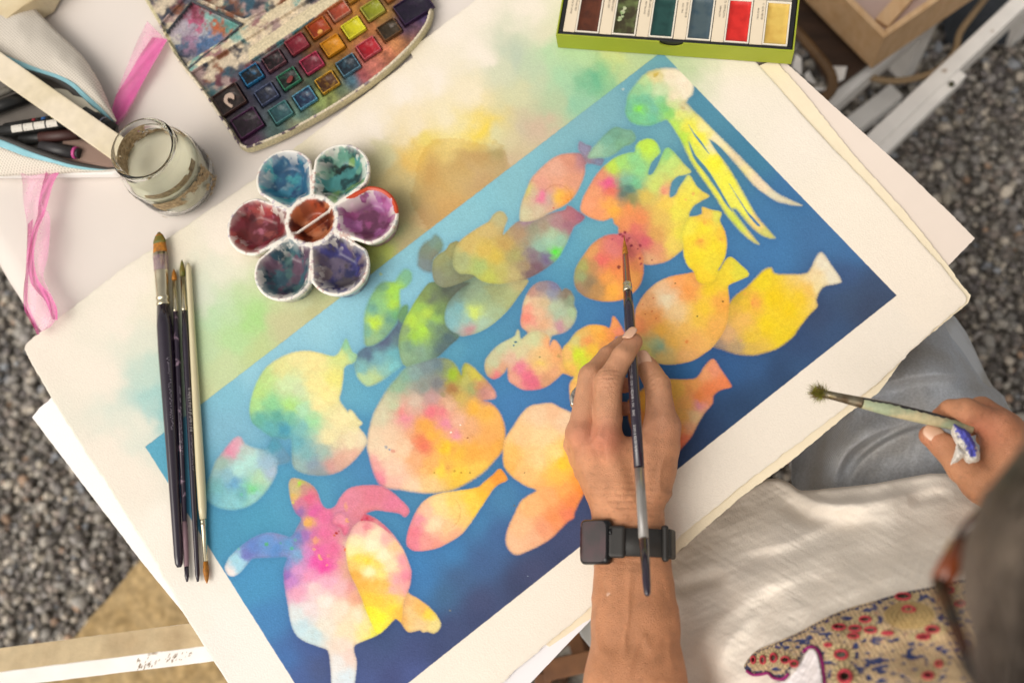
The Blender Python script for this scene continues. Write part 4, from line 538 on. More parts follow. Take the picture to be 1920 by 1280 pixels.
# ------------------------------------------------------------------ sheets of paper
def edge_fn(px_pts, axis):
    """outline given as photo pixels on the table -> offset of the edge (a or b) as a function of the other coordinate"""
    Q = [ab(at(u, v)) for u, v in px_pts]
    if axis == 'a': s = sorted((q[1], q[0]) for q in Q)
    else: s = sorted((q[0], q[1]) for q in Q)
    xs, ys = np.array([q[0] for q in s]), np.array([q[1] for q in s])
    def f(x):
        y = np.interp(x, xs, ys)
        y = np.where(x < xs[0], ys[0]+(x-xs[0])*(ys[1]-ys[0])/(xs[1]-xs[0]), y); return np.where(x > xs[-1], ys[-1]+(x-xs[-1])*(ys[-1]-ys[-2])/(xs[-1]-xs[-2]), y)
    return f
def grade(lo, hi, h, extra=()):
    g = list(np.arange(lo, hi, h))+[hi]+list(extra); return np.array(sorted(set(np.round(g, 6))))
def main_sheet():
    fL = edge_fn([(45,650),(95,740),(165,850),(240,965),(300,1065),(350,1155),(430,1280)], 'a')
    fR = edge_fn([(1410,110),(1530,248),(1640,362),(1700,428),(1750,484),(1792,534),(1815,562)], 'a')
    fT = edge_fn([(45,650),(240,500),(480,336),(640,214),(778,108)], 'b'); fB = edge_fn([(1815,565),(1780,592),(1640,722),(1400,903),(1255,1022),(1115,1132),(960,1262),(940,1280)], 'b')
    a0, a1, b0, b1 = float(fL(.15)), float(fR(.15)), float(fT(.3)), float(fB(.3))
    ga = np.concatenate([np.linspace(a0, 0, 110, endpoint=False), grade(0, PW, .00078), np.linspace(PW, a1, 100)[1:]])
    gb = np.concatenate([np.linspace(b0, -.135, 50, endpoint=False), np.linspace(-.135, 0, 150, endpoint=False), grade(0, PH, .00078), np.linspace(PH, b1, 95)[1:]])
    ga = np.array(sorted(set(np.concatenate([ga, [-.00012, .00012, PW-.00012, PW+.00012]])))); gb = np.array(sorted(set(np.concatenate([gb, [-.00015, .00015, PH-.00012, PH+.00012]]))))
    Am, Bm = np.meshgrid(ga, gb, indexing='ij'); na, nb = Am.shape
    def dk(x, s, k=3): return (NZ[s].fbm(x*95, x*0+.5, 5)-.5)*.0042*k/3
    L = fL(Bm)+dk(Bm, 1, 2); R = fR(Bm)+dk(Bm, 2, 1.2); Tt = fT(Am)+dk(Am, 3, 2)-.0085*sst(-.0006, .0006, Am-ab(at(776, 108))[0]); Bo = fB(Am)+dk(Am, 4, 2.4)
    # rounded corners
    def cor(x, r): x = np.clip(x, 0, r); return r-np.sqrt(r*r-(r-x)**2)
    A2 = np.where(Am < 0, Am*(-L)/(-a0), np.where(Am > PW, PW+(Am-PW)*(R-PW)/(a1-PW), Am))
    B2 = np.where(Bm < 0, Bm*(Tt/b0), np.where(Bm > PH, PH+(Bm-PH)*(Bo-PH)/(b1-PH), Bm))
    rc = .007
    A2 = np.where(Am < 0, A2+cor(Bm-b0, rc)*np.clip((Am/a0), 0, 1)**6+cor(b1-Bm, rc)*np.clip(Am/a0, 0, 1)**6, A2)
    A2 = np.where(Am > PW, A2-(cor(Bm-b0, rc)+cor(b1-Bm, rc))*np.clip((Am-PW)/(a1-PW), 0, 1)**6, A2)
    V = np.zeros((na, nb, 3)); V[..., 0] = O0[0]+EA[0]*A2+EB[0]*B2; V[..., 1] = O0[1]+EA[1]*A2+EB[1]*B2; V[..., 2] = T
    u, v = pxn(V)
    edge = np.maximum(np.maximum(-A2, A2-PW), np.maximum(-B2, B2-PH))
    rag = (NZ[2].fbm(A2*260, B2*260, 3)-.5)*.0011; er = edge+np.where(B2 > -.002, rag*np.where(np.minimum(abs(B2), abs(A2)) < 0, 0, .45), rag*.3)
    col = np.zeros((na, nb, 3))
    for i in range(0, na, 160): s = slice(i, i+160); col[s] = paint(u[s], v[s], None, er[s]*1500)
    de = np.minimum(np.minimum(A2-L, R-A2), np.minimum(B2-Tt, Bo-B2))
    col *= (1-.05*np.exp(-np.maximum(de, 0)/.0012))[..., None]
    V[..., 2] = T+.0022+.0011*(NZ[5].fbm(A2*7, B2*7, 3)-.5)+.0035*sst(.03, 0, de)*(NZ[6].fbm(A2*12, B2*12, 2)-.35)*np.where(B2 > PH, 1.3, .5)-.0003*sst(.0015, 0, de)
    sc = .93
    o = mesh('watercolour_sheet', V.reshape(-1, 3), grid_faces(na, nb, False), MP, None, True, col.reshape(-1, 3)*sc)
    f = o.data.polygons[0].normal
    if f.z < 0: o.data.flip_normals()
    tag(o, 'large deckle edged watercolour of bright fish and a jellyfish on a blue rectangle', 'painting')
MP = mat('cold_pressed_paper', attr=True, rough=.85, spec=.25, bump=.00030, bscale=620, bdet=3)
main_sheet()
def sheet(name, P, z, m, lab, seed=3, rag=.0012, th=.0009, group=None, lift=None):
    Q = smooth([tuple(at(u, v, z)[:2]) for u, v in P], 1, True); out = []
    for i in range(len(Q)):
        a, b = Q[i], Q[(i+1) % len(Q)]; L = np.linalg.norm(b-a); n = max(2, int(L/.0016)); d = (b-a)/L; nn = np.array([-d[1], d[0]])
        for k in range(n):
            t = k/n; p = a+(b-a)*t; w = (NZ[seed].fbm((p[0]+p[1])*240, (p[0]-p[1])*240, 4)-.5)*2*rag*min(1, 8*t, 8*(1-t)); out.append(p+nn*w)
    zz = [z+(lift(q) if lift else 0) for q in out]
    return tag(prism(name, [(q[0], q[1], h) for q, h in zip(out, zz)], th, m, None, 0), lab, 'paper', group)
m_pB = mat('cream_paper', '#eadcc0', .85, var=.03, vscale=60, bump=.0002, bscale=700, spec=.2)
m_pC = mat('smooth_pinkish_paper', '#e2d4c8', .75, var=.015, vscale=30, spec=.3)
m_pW = mat('white_paper', '#f6f3f0', .8, var=.012, vscale=20, bump=.0001, bscale=500, spec=.25)
sheet('paper_sheet', [(700,420),(1452,112),(1500,165),(1600,290),(1650,345),(1698,398),(1778,498),(1800,530),(1820,553),(1815,568),(1700,664),(1648,735),(1590,775),(1480,866),(1388,932),(1258,1046),(1122,1148),(1030,1212),(700,1000)], T+.0010, m_pB, 'cream sheet with torn lower edge, showing as a darker strip right of the painting', 3, .0008)
sheet('paper_sheet', [(900,400),(1465,112),(1474,118),(1551,188),(1600,232),(1700,322),(1780,398),(1828,447),(1782,494),(1500,760),(1100,900)], T-.0006, m_pC, 'smooth pinkish sheet whose pointed corner sticks out past the cream sheet', 4, .0005)
sheet('paper_sheet', [(60,782),(74,764),(90,752),(98,742),(400,700),(620,1000),(700,1320),(560,1500),(460,1330),(342,1146),(265,1052),(180,940),(110,848)], T+.0002, m_pW, 'bright white sheet poking out under the lower left of the painting', 5, .0004)
sheet('paper_sheet', [(800,1000),(1118,1118),(1116,1153),(1070,1200),(985,1290),(860,1420),(700,1300)], T+.0006, mat('bluish_white_paper', '#e9e7ea', .6, var=.01, vscale=20, spec=.4), 'glossy bluish white sheet showing below the painting, left of the watch arm', 6, .0003)
# ------------------------------------------------------------------ green box of pan colours
TP = T+.0032                                                    # top of the paper stack
m_green = mat('lime_green_card', '#96a02a', .55, var=.06, vscale=25, bump=.00015, bscale=300)
m_blackp = mat('black_plastic', '#1e1e20', .3, spec=.5, var=.2, vscale=60)
m_whpl = mat('white_plastic', '#e0d8c8', .4)
m_lab = mat('label_paper', '#dccdb4', .7, var=.03, vscale=40)
m_ink = mat('label_ink', '#4a4038', .8)
t_ = empty('pan_paint_box', at(1260, 90, TP), 'lime green card box of rectangular pan colours with a thumb notch', 'paint box')
zt = TP+.024; G0 = at(1042, 66, zt); G1 = at(1489, 97, zt); gx = (G1-G0); GW = np.linalg.norm(gx); gx /= GW; gy = np.array([-gx[1], gx[0], 0.]); GD = .165
def gp(x, y, z=0): return G0+gx*x+gy*y+np.array([0, 0, z])
def gbox(nm, x0, y0, x1, y1, z1, h, m, par=None, bev=.0004): return prism(nm, [gp(x0, y0, z1), gp(x1, y0, z1), gp(x1, y1, z1), gp(x0, y1, z1)], h, m, par or t_, bev)
c0 = np.dot(at(1240, 82, zt)-G0, gx)+.0095; rn = .0118
front = [(0, 0)]+[(0, -.0)]; arc = [(c0-rn*math.cos(a), -rn*.62*math.sin(a)) for a in np.linspace(0, math.pi, 15)]
# front wall with the semicircular notch, as a vertical plate
bm_pts = [(0, -.0235), (GW, -.0235), (GW, 0)]+[(x, z) for x, z in arc[::-1]]+[(0, 0)]
V = [gp(x, 0, z) for x, z in bm_pts]+[gp(x, .0016, z) for x, z in bm_pts]; n = len(bm_pts)
F = [tuple(range(n)), tuple(range(n, 2*n))[::-1]]+[(i, i+n, (i+1) % n+n, (i+1) % n) for i in range(n)]; mesh('box_front', V, F, m_green, t_, False)
gbox('box_side', 0, .0018, .0016, GD, -.0002, .0235, m_green); gbox('box_side', GW-.0016, .0018, GW, GD, -.0002, .0235, m_green)
gbox('box_back', .0018, GD+.0002, GW-.0018, GD+.0018, -.0002, .0235, m_green); gbox('box_base', .0018, .0018, GW-.0018, GD, -.0212, .0022, m_green)
gbox('inner_tray', .0024, .0022, GW-.0024, GD-.001, -.006, .012, m_blackp)
for q in ((.0024, .0022, GW-.0024, .0052), (.0024, GD-.004, GW-.0024, GD-.001), (.0024, .0056, .0058, GD-.0044), (GW-.0062, .0056, GW-.0024, GD-.0044)): gbox('tray_rim', *q, -.0008, .006, m_blackp, None, .0008)
pitch = (GW-.0126)/6; x00 = .006
PC = [('#5a2c18', '#3c1c10'), ('#3a3420', '#6c7c48'), ('#1d4440', '#123432'), ('#46565c', '#2c4454'), ('#cc2822', '#b01c18'), ('#d2b25a', '#c49c48')]
PC2 = ['#7c6c58', '#8a4c34', '#587c70', '#c8ccd0', '#d8b4a0', '#a88450']
TX = [('34  VENETIAN RED', 'ROUGE DE VENISE'), ('54  GREEN GRAY', 'GRIS VERT'), ('52  BLUARD GREEN', 'VERT BLUARD'), ('41  GRAYISH BLUE', 'BLEU GRIS'), ('32  VERMILLION', 'VERMILLON'), ('11  ECRU BEIGE', 'BEIGE ECRU')]
def text_mesh(s, size, org, ux, uy, m, parent, name='lettering'):
    c = bpy.data.curves.new('t', 'FONT'); c.body = s; c.size = 1; c.resolution_u = 2; o = bpy.data.objects.new('t', c); SC.collection.objects.link(o)
    dg = bpy.context.evaluated_depsgraph_get(); dg.update(); me = o.evaluated_get(dg).to_mesh(); V = np.array([v.co for v in me.vertices]); F = [tuple(p.vertices) for p in me.polygons]
    o.to_mesh_clear(); bpy.data.objects.remove(o)
    Wv = [org+ux*(p[0]*size)+uy*(p[1]*size) for p in V]; return mesh(name, Wv, F, m, parent, False)
for r in (0, 1):
    y0 = .0058+r*.0515; hh = .0498
    for i in range(6):
        x0 = x00+i*pitch; wl = pitch*.33
        pn = gbox('label_strip', x0+.0003, y0, x0+wl, y0+hh, -.0016, .004, m_lab)
        m_f = m_whpl; xa, xb, ya, yb = x0+wl+.0003, x0+pitch-.0004, y0+.0004, y0+hh-.0006; w = .0016
        fr = gbox('pan_frame', xa, ya, xb, ya+w, -.0012, .005, m_f); gbox('pan_frame', xa, yb-w*1.4, xb, yb, -.0012, .005, m_f); gbox('pan_frame', xa, ya+w+.0002, xa+w, yb-w*1.4-.0002, -.0012, .005, m_f); gbox('pan_frame', xb-w, ya+w+.0002, xb, yb-w*1.4-.0002, -.0012, .005, m_f)
        c1, c2 = PC[i] if r == 0 else (PC2[i], PC2[i]); m_c = mat('pan_colour', c1, .42, col2=c2, mixscale=90, thresh=(.45, .75), bump=.00025, bscale=160)
        xi, xj, yi, yj = xa+w+.0002, xb-w-.0002, ya+w+.0002, yb-w*1.4-.0002; nx, ny = 14, 22
        X, Y = np.meshgrid(np.linspace(xi, xj, nx), np.linspace(yi, yj, ny), indexing='ij'); de = np.minimum(np.minimum(X-xi, xj-X), np.minimum(Y-yi, yj-Y))
        Z = -.0018-.0016*sst(0, .0028, de)+.0004*(NZ[i](X*300, Y*300)-.5); P = G0+X[..., None]*gx+Y[..., None]*gy+Z[..., None]*np.array([0, 0, 1.])
        mesh('paint_slab', P.reshape(-1, 3), grid_faces(nx, ny), m_c, t_)
        if r == 0:
            for k, (s, xo, sz) in enumerate(((TX[i][0], wl*.66, .0027), (TX[i][1], wl*.33, .0024))):
                text_mesh(s, sz, gp(x0+xo+.0006, y0+hh*.93-(.006 if k else 0), -.00145), -gy, gx, m_ink, pn)
m_dab = mat('dried_green_dab', '#7c9860', .7, col2='#b8bc98', mixscale=300)
xg = x00+pitch*1.33+.008
for k, (dx, dy, r) in enumerate(((0, .026, .0022), (.0012, .031, .0018), (-.002, .019, .002), (.0005, .0225, .0014))):
    a = np.linspace(0, 6.28, 13)[:-1]; mesh('paint_dab', [gp(xg+dx+r*math.cos(q)*(1+.4*math.sin(3*q+k)), y0*0+.0058+dy+r*1.5*math.sin(q), -.0028) for q in a], [tuple(range(12))], m_dab, t_, False)
# ------------------------------------------------------------------ large stained palette box, top left
def splat(x, y, cols, scale, seed):
    """irregular patches of several pigments (for dried paint)"""
    num = 0; den = 0; n2 = NZ[(seed+3) % 8].fbm(x*scale*3+9, y*scale*3+seed, 4)
    for i, h in enumerate(cols):
        w = np.exp(34*(NZ[(seed+i) % 8].fbm(x*scale+seed*3.1+i*7.7, y*scale+1.7*seed+i*3.3, 5)-.5)); num = num+w[..., None]*hx(h); den = den+w
    return num/den[..., None]*(.78+.44*n2)[..., None]
zt2 = T+.012
OUT = smooth([(232,-70),(262,-14),(300,52),(332,112),(366,155),(402,206),(440,262),(450,273),(462,277),(480,272),(515,258),(560,236),(620,202),(680,163),(735,120),(775,80),(797,50),(806,30),(808,5),(795,-40),(740,-150),(690,-260),(640,-330),(560,-340),(250,-160)], 3)
OW = np.array([at(u, v, zt2)[:2] for u, v in OUT]); PANS = []
for u, v, w, h, c in ((472,141,1,1,'0e141c|2c78a8'),(500,177,1,1,'242838|505a78'),(527,211,1,1,'2f5258|4c8080'),(514,114,1,1,'180c10|704850'),(542,148,1,1,'1c2420|3c8464'),(572,184,1,1,'20304c|5c9cb8'),(557,83,1,1,'7c1c2c|8c3c44'),(585,119,1,1,'681c2c|b83c5c'),
                      (614,155,1,1,'4c2c14|c89830'),(597,53,1,1,'9c3810|a86428'),(624,86,1,1,'cc8814|b87c1c'),(653,123,1,1,'1c2834|5c8498'),(635,20,1,1,'a84830|b88c74'),(663,53,1,1,'ccc41c|d8d040'),(691,91,1,1,'a81424|c06068'),(699,19,1,1,'8c9020|a8a048'),
                      (730,56,1,1,'382c1c|6c4c30'),(664,-14,1,1,'b07018|a87c30'),(735,-16,1,1,'88441c|a86c38'),(700,-50,1,1,'6c2030|8c3c3c')): PANS.append((u, v, .0106, .0096, c))
BIG = [(430,187,.0148,.0140,'201410|4c3430'),(464,231,.0140,.0132,'1c0e18|50284c'),(776,14,.0185,.0135,'1c1428|3c2848')]
qx = at(560, 240, T)-at(700, 150, T); qx = -qx/np.linalg.norm(qx); qy = np.array([-qx[1], qx[0], 0.])        # right-upwards, and up-left
def inq(P, c, w, h): d = P[..., :2]-c[:2]; return np.maximum(abs(d@qx[:2])-w, abs(d@qy[:2])-h)
WELL = [at(u, v, zt2)[:2] for u, v in ((303,65),(357,-2),(452,42),(352,128))]
WELL2 = [at(u, v, zt2)[:2] for u, v in ((290,50),(345,-10),(300,-70),(245,-30))]
WELL3 = [at(u, v, zt2)[:2] for u, v in ((364,-8),(456,34),(560,-20),(470,-80))]
def pal_top(X, Y):
    P = np.stack([X, Y], -1); z = np.full(X.shape, zt2-.006); sd = psdf(X, Y, OW)
    z = np.where(sd > -.0028, zt2, z)
    for u, v, w, h, c in PANS+BIG: z = np.where(inq(P, at(u, v, zt2-.004), w+.0012, h+.0012) < 0, zt2-.0095, z)
    for w in (WELL, WELL2, WELL3):
        d = psdf(X, Y, np.array(w)); z = np.where(abs(d) < .0013, zt2-.0030, np.where(d < 0, zt2-.0085, z))
    return z, sd
def bandf(u, v, x0, y0, x1, y1): d = np.hypot(x1-x0, y1-y0); return ((u-x0)*(y1-y0)-(v-y0)*(x1-x0))/d
def pal_shape(X, Y, Z):
    z, sd = pal_top(X[:, :, 0], Y[:, :, 0]); u, v = pxn(np.stack([X[:, :, 0], Y[:, :, 0], X[:, :, 0]*0+zt2], -1))
    b1 = bandf(u, v, 348, 130, 560, -2); z = np.where((abs(b1) < 9) & (sd < -.003), zt2-.0015, z)
    b2 = bandf(u, v, 475, 97, 607, 8); z = np.where((abs(b2) < 10) & (u > 466) & (sd < -.003), zt2-.0028, z)
    grow = np.clip((zt2-Z)/.018, 0, 1)*0
    return np.maximum(np.maximum(Z-z[..., None], sd[..., None]-.0010*np.clip((zt2-Z)/.018, 0, 1)-grow), (T+.0005)-Z)
lo = np.array([OW[:, 0].min()-.004, max(OW[:, 1].min()-.004, -9), T-.001]); hi = np.array([OW[:, 0].max()+.004, OW[:, 1].max()+.004, zt2+.003])
V, F = surfnet(pal_shape, lo, hi, .00105); V = relax(V, F, 1, .35)
u, v = pxn(np.stack([V[:, 0], V[:, 1], V[:, 0]*0+zt2-.004], -1)); ub, vb = pxn(V)
x, y = V[:, 0], V[:, 1]; sd = psdf(x, y, OW)
zone = sites(ub, vb, [(400,230,'2c1c28'),(430,210,'241820'),(440,160,'2c2430'),(460,190,'2a2434'),(480,230,'3c4450'),(500,120,'3c2840'),(480,160,'28344c'),(520,240,'48605c'),(520,180,'30384a'),(560,215,'5c7c70'),(545,115,'38303a'),(600,185,'7c8c50'),(580,150,'40503c'),(560,140,'503038'),
   (620,180,'8c9450'),(630,135,'8c7428'),(600,100,'70401c'),(580,70,'6c4820'),(640,70,'98601c'),(640,110,'8c5c14'),(660,150,'4c7c90'),(620,30,'a85c34'),(670,25,'a87030'),(690,55,'a06438'),(680,120,'a86054'),(700,125,'c07060'),(720,95,'c87858'),(740,80,'c08050'),(720,30,'987038'),(755,50,'584058'),(680,140,'a04c50'),(640,170,'5c6c50'),(650,190,'8c8468'),(560,235,'8c9070'),(470,262,'4c2c48'),(790,20,'4c3c64')], 9, 1.8)
st = NZ[1].fbm(x*170, y*170, 5); zone = zone*(.22+1.15*st)[:, None]; wh = splat(x, y, ['d8c8a8', 'c8b898', '8c8c7c', 'dccbb0', '6c4438', 'd4c4a4', '3c6c6c', 'd8c8a8', '4c3c4c'], 40, 2)
lidc = splat(x, y, ['cfc0a4', '2c4c5c', 'd2c0a4', '5c2c38', '9c8480', '2c5c60', '303440', '50505c', 'c8b8a0', '7c4c34'], 55, 4)
wellc = sites(ub+(NZ[2].fbm(x*200, y*200)-.5)*40, vb+(NZ[3].fbm(x*200, y*200)-.5)*40, [(330,60,'a89ca4'),(350,50,'9c98a4'),(365,20,'7c3448'),(385,15,'682428'),(370,40,'b04c70'),(355,80,'8c6c84'),(385,60,'9ca0a8'),(408,45,'b05020'),(415,60,'a8643c'),(395,35,'78a8a0'),(430,45,'4c8c84'),(380,85,'38587c'),(400,75,'446890'),(350,105,'2c3450'),(335,85,'345878'),(345,120,'c8bcb0'),(325,75,'c8c0b4'),(395,0,'b484a4'),(420,30,'5c8c8c')], 6, 1.8)
lower = bandf(ub, vb, 395, 193, 607, 20); col = np.where((lower < 0)[:, None], zone, lidc)
dW = psdf(x, y, np.array(WELL)); col = np.where((dW < -.001)[:, None], wellc*(.7+.6*st)[:, None], col)
b1 = bandf(ub, vb, 348, 130, 560, -2); b2 = bandf(ub, vb, 475, 97, 607, 8)
cream = np.array(hx('cdbf9f'))
gl = splat(x, y, ['cfc0a0', 'd3c5a8', 'c8b898', '6c9c94', 'd0c0a0', 'cdbd9f', '8c6464', 'd0c2a4'], 60, 6)
col = np.where((abs(b1) < 9)[:, None], gl, col); col = np.where(((abs(b2) < 10) & (ub > 466))[:, None], cream*(.85+.2*st)[:, None], col)
col = np.where((abs(dW) < .0014)[:, None], hx('34383c')*(.6+1.2*st)[:, None], col)
rim = (sd > -.0032); rc = np.where((st > .63)[:, None], hx('8c7c80'), hx('cfc2aa')); rc = np.where(((st > .54) & (ub < 560) & (vb > 150))[:, None], hx('50404c')*1.0, rc); col = np.where(rim[:, None], rc, col)
wall = V[:, 2] < zt2-.0015; wc = hx('c4b994')*(.85+.3*NZ[5].fbm(x*60+V[:, 2]*80, y*60, 3))[:, None]; col = np.where((wall & rim)[:, None], wc, col)
t_ = empty('folding_palette', at(560, 120, T), 'large open folding palette crusted with dried paint, full of small square pans', 'paint palette')
m_crust = mat('dried_paint_plastic', attr=True, rough=.38, var=.25, vscale=500, bump=.0005, bscale=380)
mesh('palette_body', V, F, m_crust, t_, True, np.clip(col, 0, 1))
def rect_slab(cu, cv, z, w, h, cols, name, parent, frame=True, glob=None):
    c = at(cu, cv, z); c1, c2 = cols.split('|'); P = lambda a, b, dz=0: c+qx*a+qy*b+np.array([0, 0, dz]); tt = .0009
    pan = None
    if frame:
        V = []; F = []
        for (a, b, dz) in [(s*w*k, t*h*k, zz) for k, zz in ((1, -.002), (1, .0018), ((w-tt)/w, .0018), ((w-tt)/w, -.002)) for s, t in ((-1, -1), (1, -1), (1, 1), (-1, 1))]: V.append(P(a, b, dz))
        for k in range(3):
            for i in range(4): F.append((k*4+i, k*4+(i+1) % 4, (k+1)*4+(i+1) % 4, (k+1)*4+i))
        pan = mesh(name, V, F, mat('pan_rim', '#'+c2, .35, col2='#'+c1, mixscale=500, thresh=(.45, .7)), parent, False)
    n = 13; X, Y = np.meshgrid(np.linspace(-w+tt, w-tt, n), np.linspace(-h+tt, h-tt, n), indexing='ij'); rr = np.hypot(X/w, Y/h)
    Z = -.0022+.0020*sst(.25, 1, rr)+.0009*(NZ[int(cu) % 8](X*500+cu, Y*500)-.5); A_ = P(0, 0)+X[..., None]*qx+Y[..., None]*qy+Z[..., None]*np.array([0, 0, 1.])
    mp_ = mat('pan_paint', tuple(hx(c1)*.85), .3, col2=tuple(hx(c2)*.6), mixscale=180, thresh=(.52, .8), bump=.0005, bscale=250)
    return mesh('pan_colour', A_.reshape(-1, 3), grid_faces(n, n), mp_, pan or parent)
for u, v, w, h, c in PANS: rect_slab(u, v, zt2-.0055, w, h, c, 'pan', t_)
for u, v, w, h, c in BIG: rect_slab(u, v, zt2-.0055, w, h, c, 'large_pan', t_)
def blob(name, pts, z, m, parent, th=.0012): return prism(name, [at(u, v, z+th) for u, v in smooth(pts, 4)], th, m, parent, .0004)
blob('paint_skin', [(420,184),(424,177),(434,174),(439,180),(438,187),(433,183),(427,184),(426,190),(431,195),(436,197),(434,202),(426,197),(420,191)], zt2-.007, mat('dried_cream', '#b8a090', .5), t_)
blob('paint_skin', [(540,147),(544,142),(549,143),(548,150),(543,155),(537,154)], zt2-.0065, mat('dried_red', '#70302c', .3), t_)
blob('paint_skin', [(596,58),(601,55),(605,58),(602,62),(596,63)], zt2-.0065, mat('dried_ochre', '#d0984c', .3), t_)
# ------------------------------------------------------------------ porcelain flower palette
zr = TP+.024; FC = at(584, 413, zr)
PET = [(530,325),(641,315),(478,424),(692,402),(527,517),(640,506)]; PWc = [at(u, v, zr) for u, v in PET]
def smax(a, b, k): return -smin(-a, -b, k)
def petal_sd(X, Y, c, grow=0):
    d = c[:2]-FC[:2]; d = d/np.linalg.norm(d); X0, Y0 = X-FC[0], Y-FC[1]; r = X0*d[0]+Y0*d[1]; s = -X0*d[1]+Y0*d[0]
    t = np.clip((r-.020)/(.0575-.020), 0, 1); e = np.hypot(r-(.020+.0375*t), s)-(.012+.0165*t)-grow
    return e, r, s
def flower_top(X, Y):
    out = np.hypot(X-FC[0], Y-FC[1])-.030; well = np.full(X.shape, 1.0); idx = np.zeros(X.shape, int); ctr = np.hypot(X-FC[0], Y-FC[1])
    for i, c in enumerate(PWc):
        e, r, s = petal_sd(X, Y, c); g = e-.0026; w = smax(e, (np.abs(s)-r*.577+.0012)*.866, .004); out = smin(out, g, .003); idx = np.where(w < well, i, idx); well = np.minimum(well, w)
    well = smax(well, .0272-ctr, .003); cw = ctr-.0242
    return out, well, cw, idx
fd = (at(622, 393, zr)-at(553, 440, zr))[:2]; fd = fd/np.linalg.norm(fd)
def flower_shape(X, Y, Z):
    o, w, c, _ = flower_top(X[:, :, 0], Y[:, :, 0]); dep = .0145*sst(-.001, .0150, -w)+.0145*sst(0, .012, -c)
    xx, yy = X[:, :, 0]-FC[0], Y[:, :, 0]-FC[1]; sp = abs(-xx*fd[1]+yy*fd[0]); ridge = (c < 0) & (sp < .0014); dep = np.where(ridge, np.minimum(dep, .0035), dep)
    rimh = zr-.0010*sst(.0018, 0, np.minimum(-o, .002))
    taper = .0055*sst(zr, TP, Z)
    return np.maximum(np.maximum(Z-(rimh-dep)[..., None], (o[..., None]+taper)), TP-Z)*.9
V, F = surfnet(flower_shape, FC-np.array([.1, .1, .026]), FC+np.array([.1, .1, .003]), .00072); V = relax(V, F, 6, .5)
o_, w_, c_, id_ = flower_top(V[:, 0], V[:, 1]); x, y = V[:, 0], V[:, 1]; col = np.tile(hx('e2dcd2'), (len(V), 1)); n1 = NZ[3].fbm(x*110, y*110, 5); n2 = NZ[5].fbm(x*320, y*320, 4)
PCOL = [['7c9cac', '2c5c80', '3c84a0', '203c70', '2c7c94', '48a0a8'], ['6ca490', '14201c', '2c6468', '80a864', '1c4448', '4c9494'], ['8c3440', '7c3030', 'b04c48', '5c1c24', 'a0504c', 'b86c80', '702830'],
        ['8c4c78', 'a8649c', '6c3858', 'b870a4', '7c4c60', '9c4c80'], ['3c6470', '284c5c', '5c4458', '486c6c', '203848', '6c5064'], ['4c4478', '282c5c', '7c6c70', '3c3c80', '504850', '6c6078', '342c54']]
for i in range(6):
    q = (id_ == i) & (w_ < .0012); k = splat(x[q], y[q], PCOL[i], 70, i+2)*.8; a = sst(-.0006, .0010, -w_[q]+(n2[q]-.5)*.0012)*(.8+.2*sst(.001, .006, -w_[q]+(n1[q]-.5)*.012)); a = a*(1-.5*sst(.53, .62, NZ[(i+5) % 8].fbm(x[q]*130, y[q]*130, 4))*sst(.013, .004, -w_[q])); 
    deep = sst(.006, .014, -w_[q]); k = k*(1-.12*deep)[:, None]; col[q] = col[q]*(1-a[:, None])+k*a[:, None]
q = c_ < .0005; k = splat(x[q], y[q], ['8c4830', 'a85c38', '6c2c1c', 'b06c48', '501c14', '9c4428'], 70, 5); a = sst(-.001, .002, -c_[q]+(n2[q]-.55)*.004); sp = abs(-(x[q]-FC[0])*fd[1]+(y[q]-FC[1])*fd[0]) < .0016
a = np.where(sp & (V[q][:, 2] > zr-.006), .25, a); col[q] = col[q]*(1-a[:, None])+k*a[:, None]
rimq = (w_ > -.001) & (c_ > -.001) & (n2 > .62); col[rimq] = col[rimq]*.6+splat(x[rimq], y[rimq], ['8c5070', '5c4c80', 'a04838', '4c7080'], 60, 1)*.5
pr = (id_ == 3) & (w_ > -.002) & (o_ < .001) & (V[:, 2] > zr-.006); ur, vr = pxn(V); pr &= (vr < 400) & (ur > 600) & (n1 > .40) & ((vr < 372) | (ur > 735)); col[pr] = hx('b8401c')
o = mesh('flower_palette', V, F, mat('glazed_porcelain', attr=True, rough=.32, spec=.4, coat=.15), None, True, np.clip(col, 0, 1)); tag(o, 'white porcelain flower palette with six stained petal wells and a rusty centre', 'paint palette')
# ------------------------------------------------------------------ water jar
m_glass = mat('jar_glass', (.96, .98, .95), .03, trans=1.0, ior=1.28, spec=.5)
m_water = mat('cloudy_water', '#cfc9b2', .12, var=.06, vscale=30)
m_jarbrown = mat('mottled_brown', '#8c7658', .9, col2='#b09a78', mixscale=260, var=.3, vscale=500, bump=.0006, bscale=400)
JB = at(340, 344, T); jz = T+.0005; JH = .083
t_ = empty('water_jar', (JB[0], JB[1], jz), 'squat clear glass jar of cloudy rinsing water with brown patches on its sides', 'jar')
prof = [(0, .0), (.030, .0), (.037, .002), (.0405, .008), (.0415, .020), (.0415, .046), (.040, .054), (.036, .061), (.0325, .0655), (.0318, .069), (.0335, .0705), (.0335, .0725), (.0322, .074), (.0322, .0765), (.0336, .078), (.0338, .0812), (.0325, .083)]
inn = [(.0300, .083), (.0292, .078), (.0292, .067), (.0335, .060), (.0380, .052), (.0390, .045), (.0390, .014), (.0365, .006), (.028, .004), (0, .0035)]
def lathe(name, pr, m, parent, c, n=56, cols=None):
    V = []; F = []
    for r, z in pr:
        for k in range(n): a = 2*math.pi*k/n; V.append((c[0]+r*math.cos(a), c[1]+r*math.sin(a), c[2]+z))
    for i in range(len(pr)-1):
        for k in range(n): F.append((i*n+k, i*n+(k+1) % n, (i+1)*n+(k+1) % n, (i+1)*n+k))
    return mesh(name, V, F, m, parent, True)
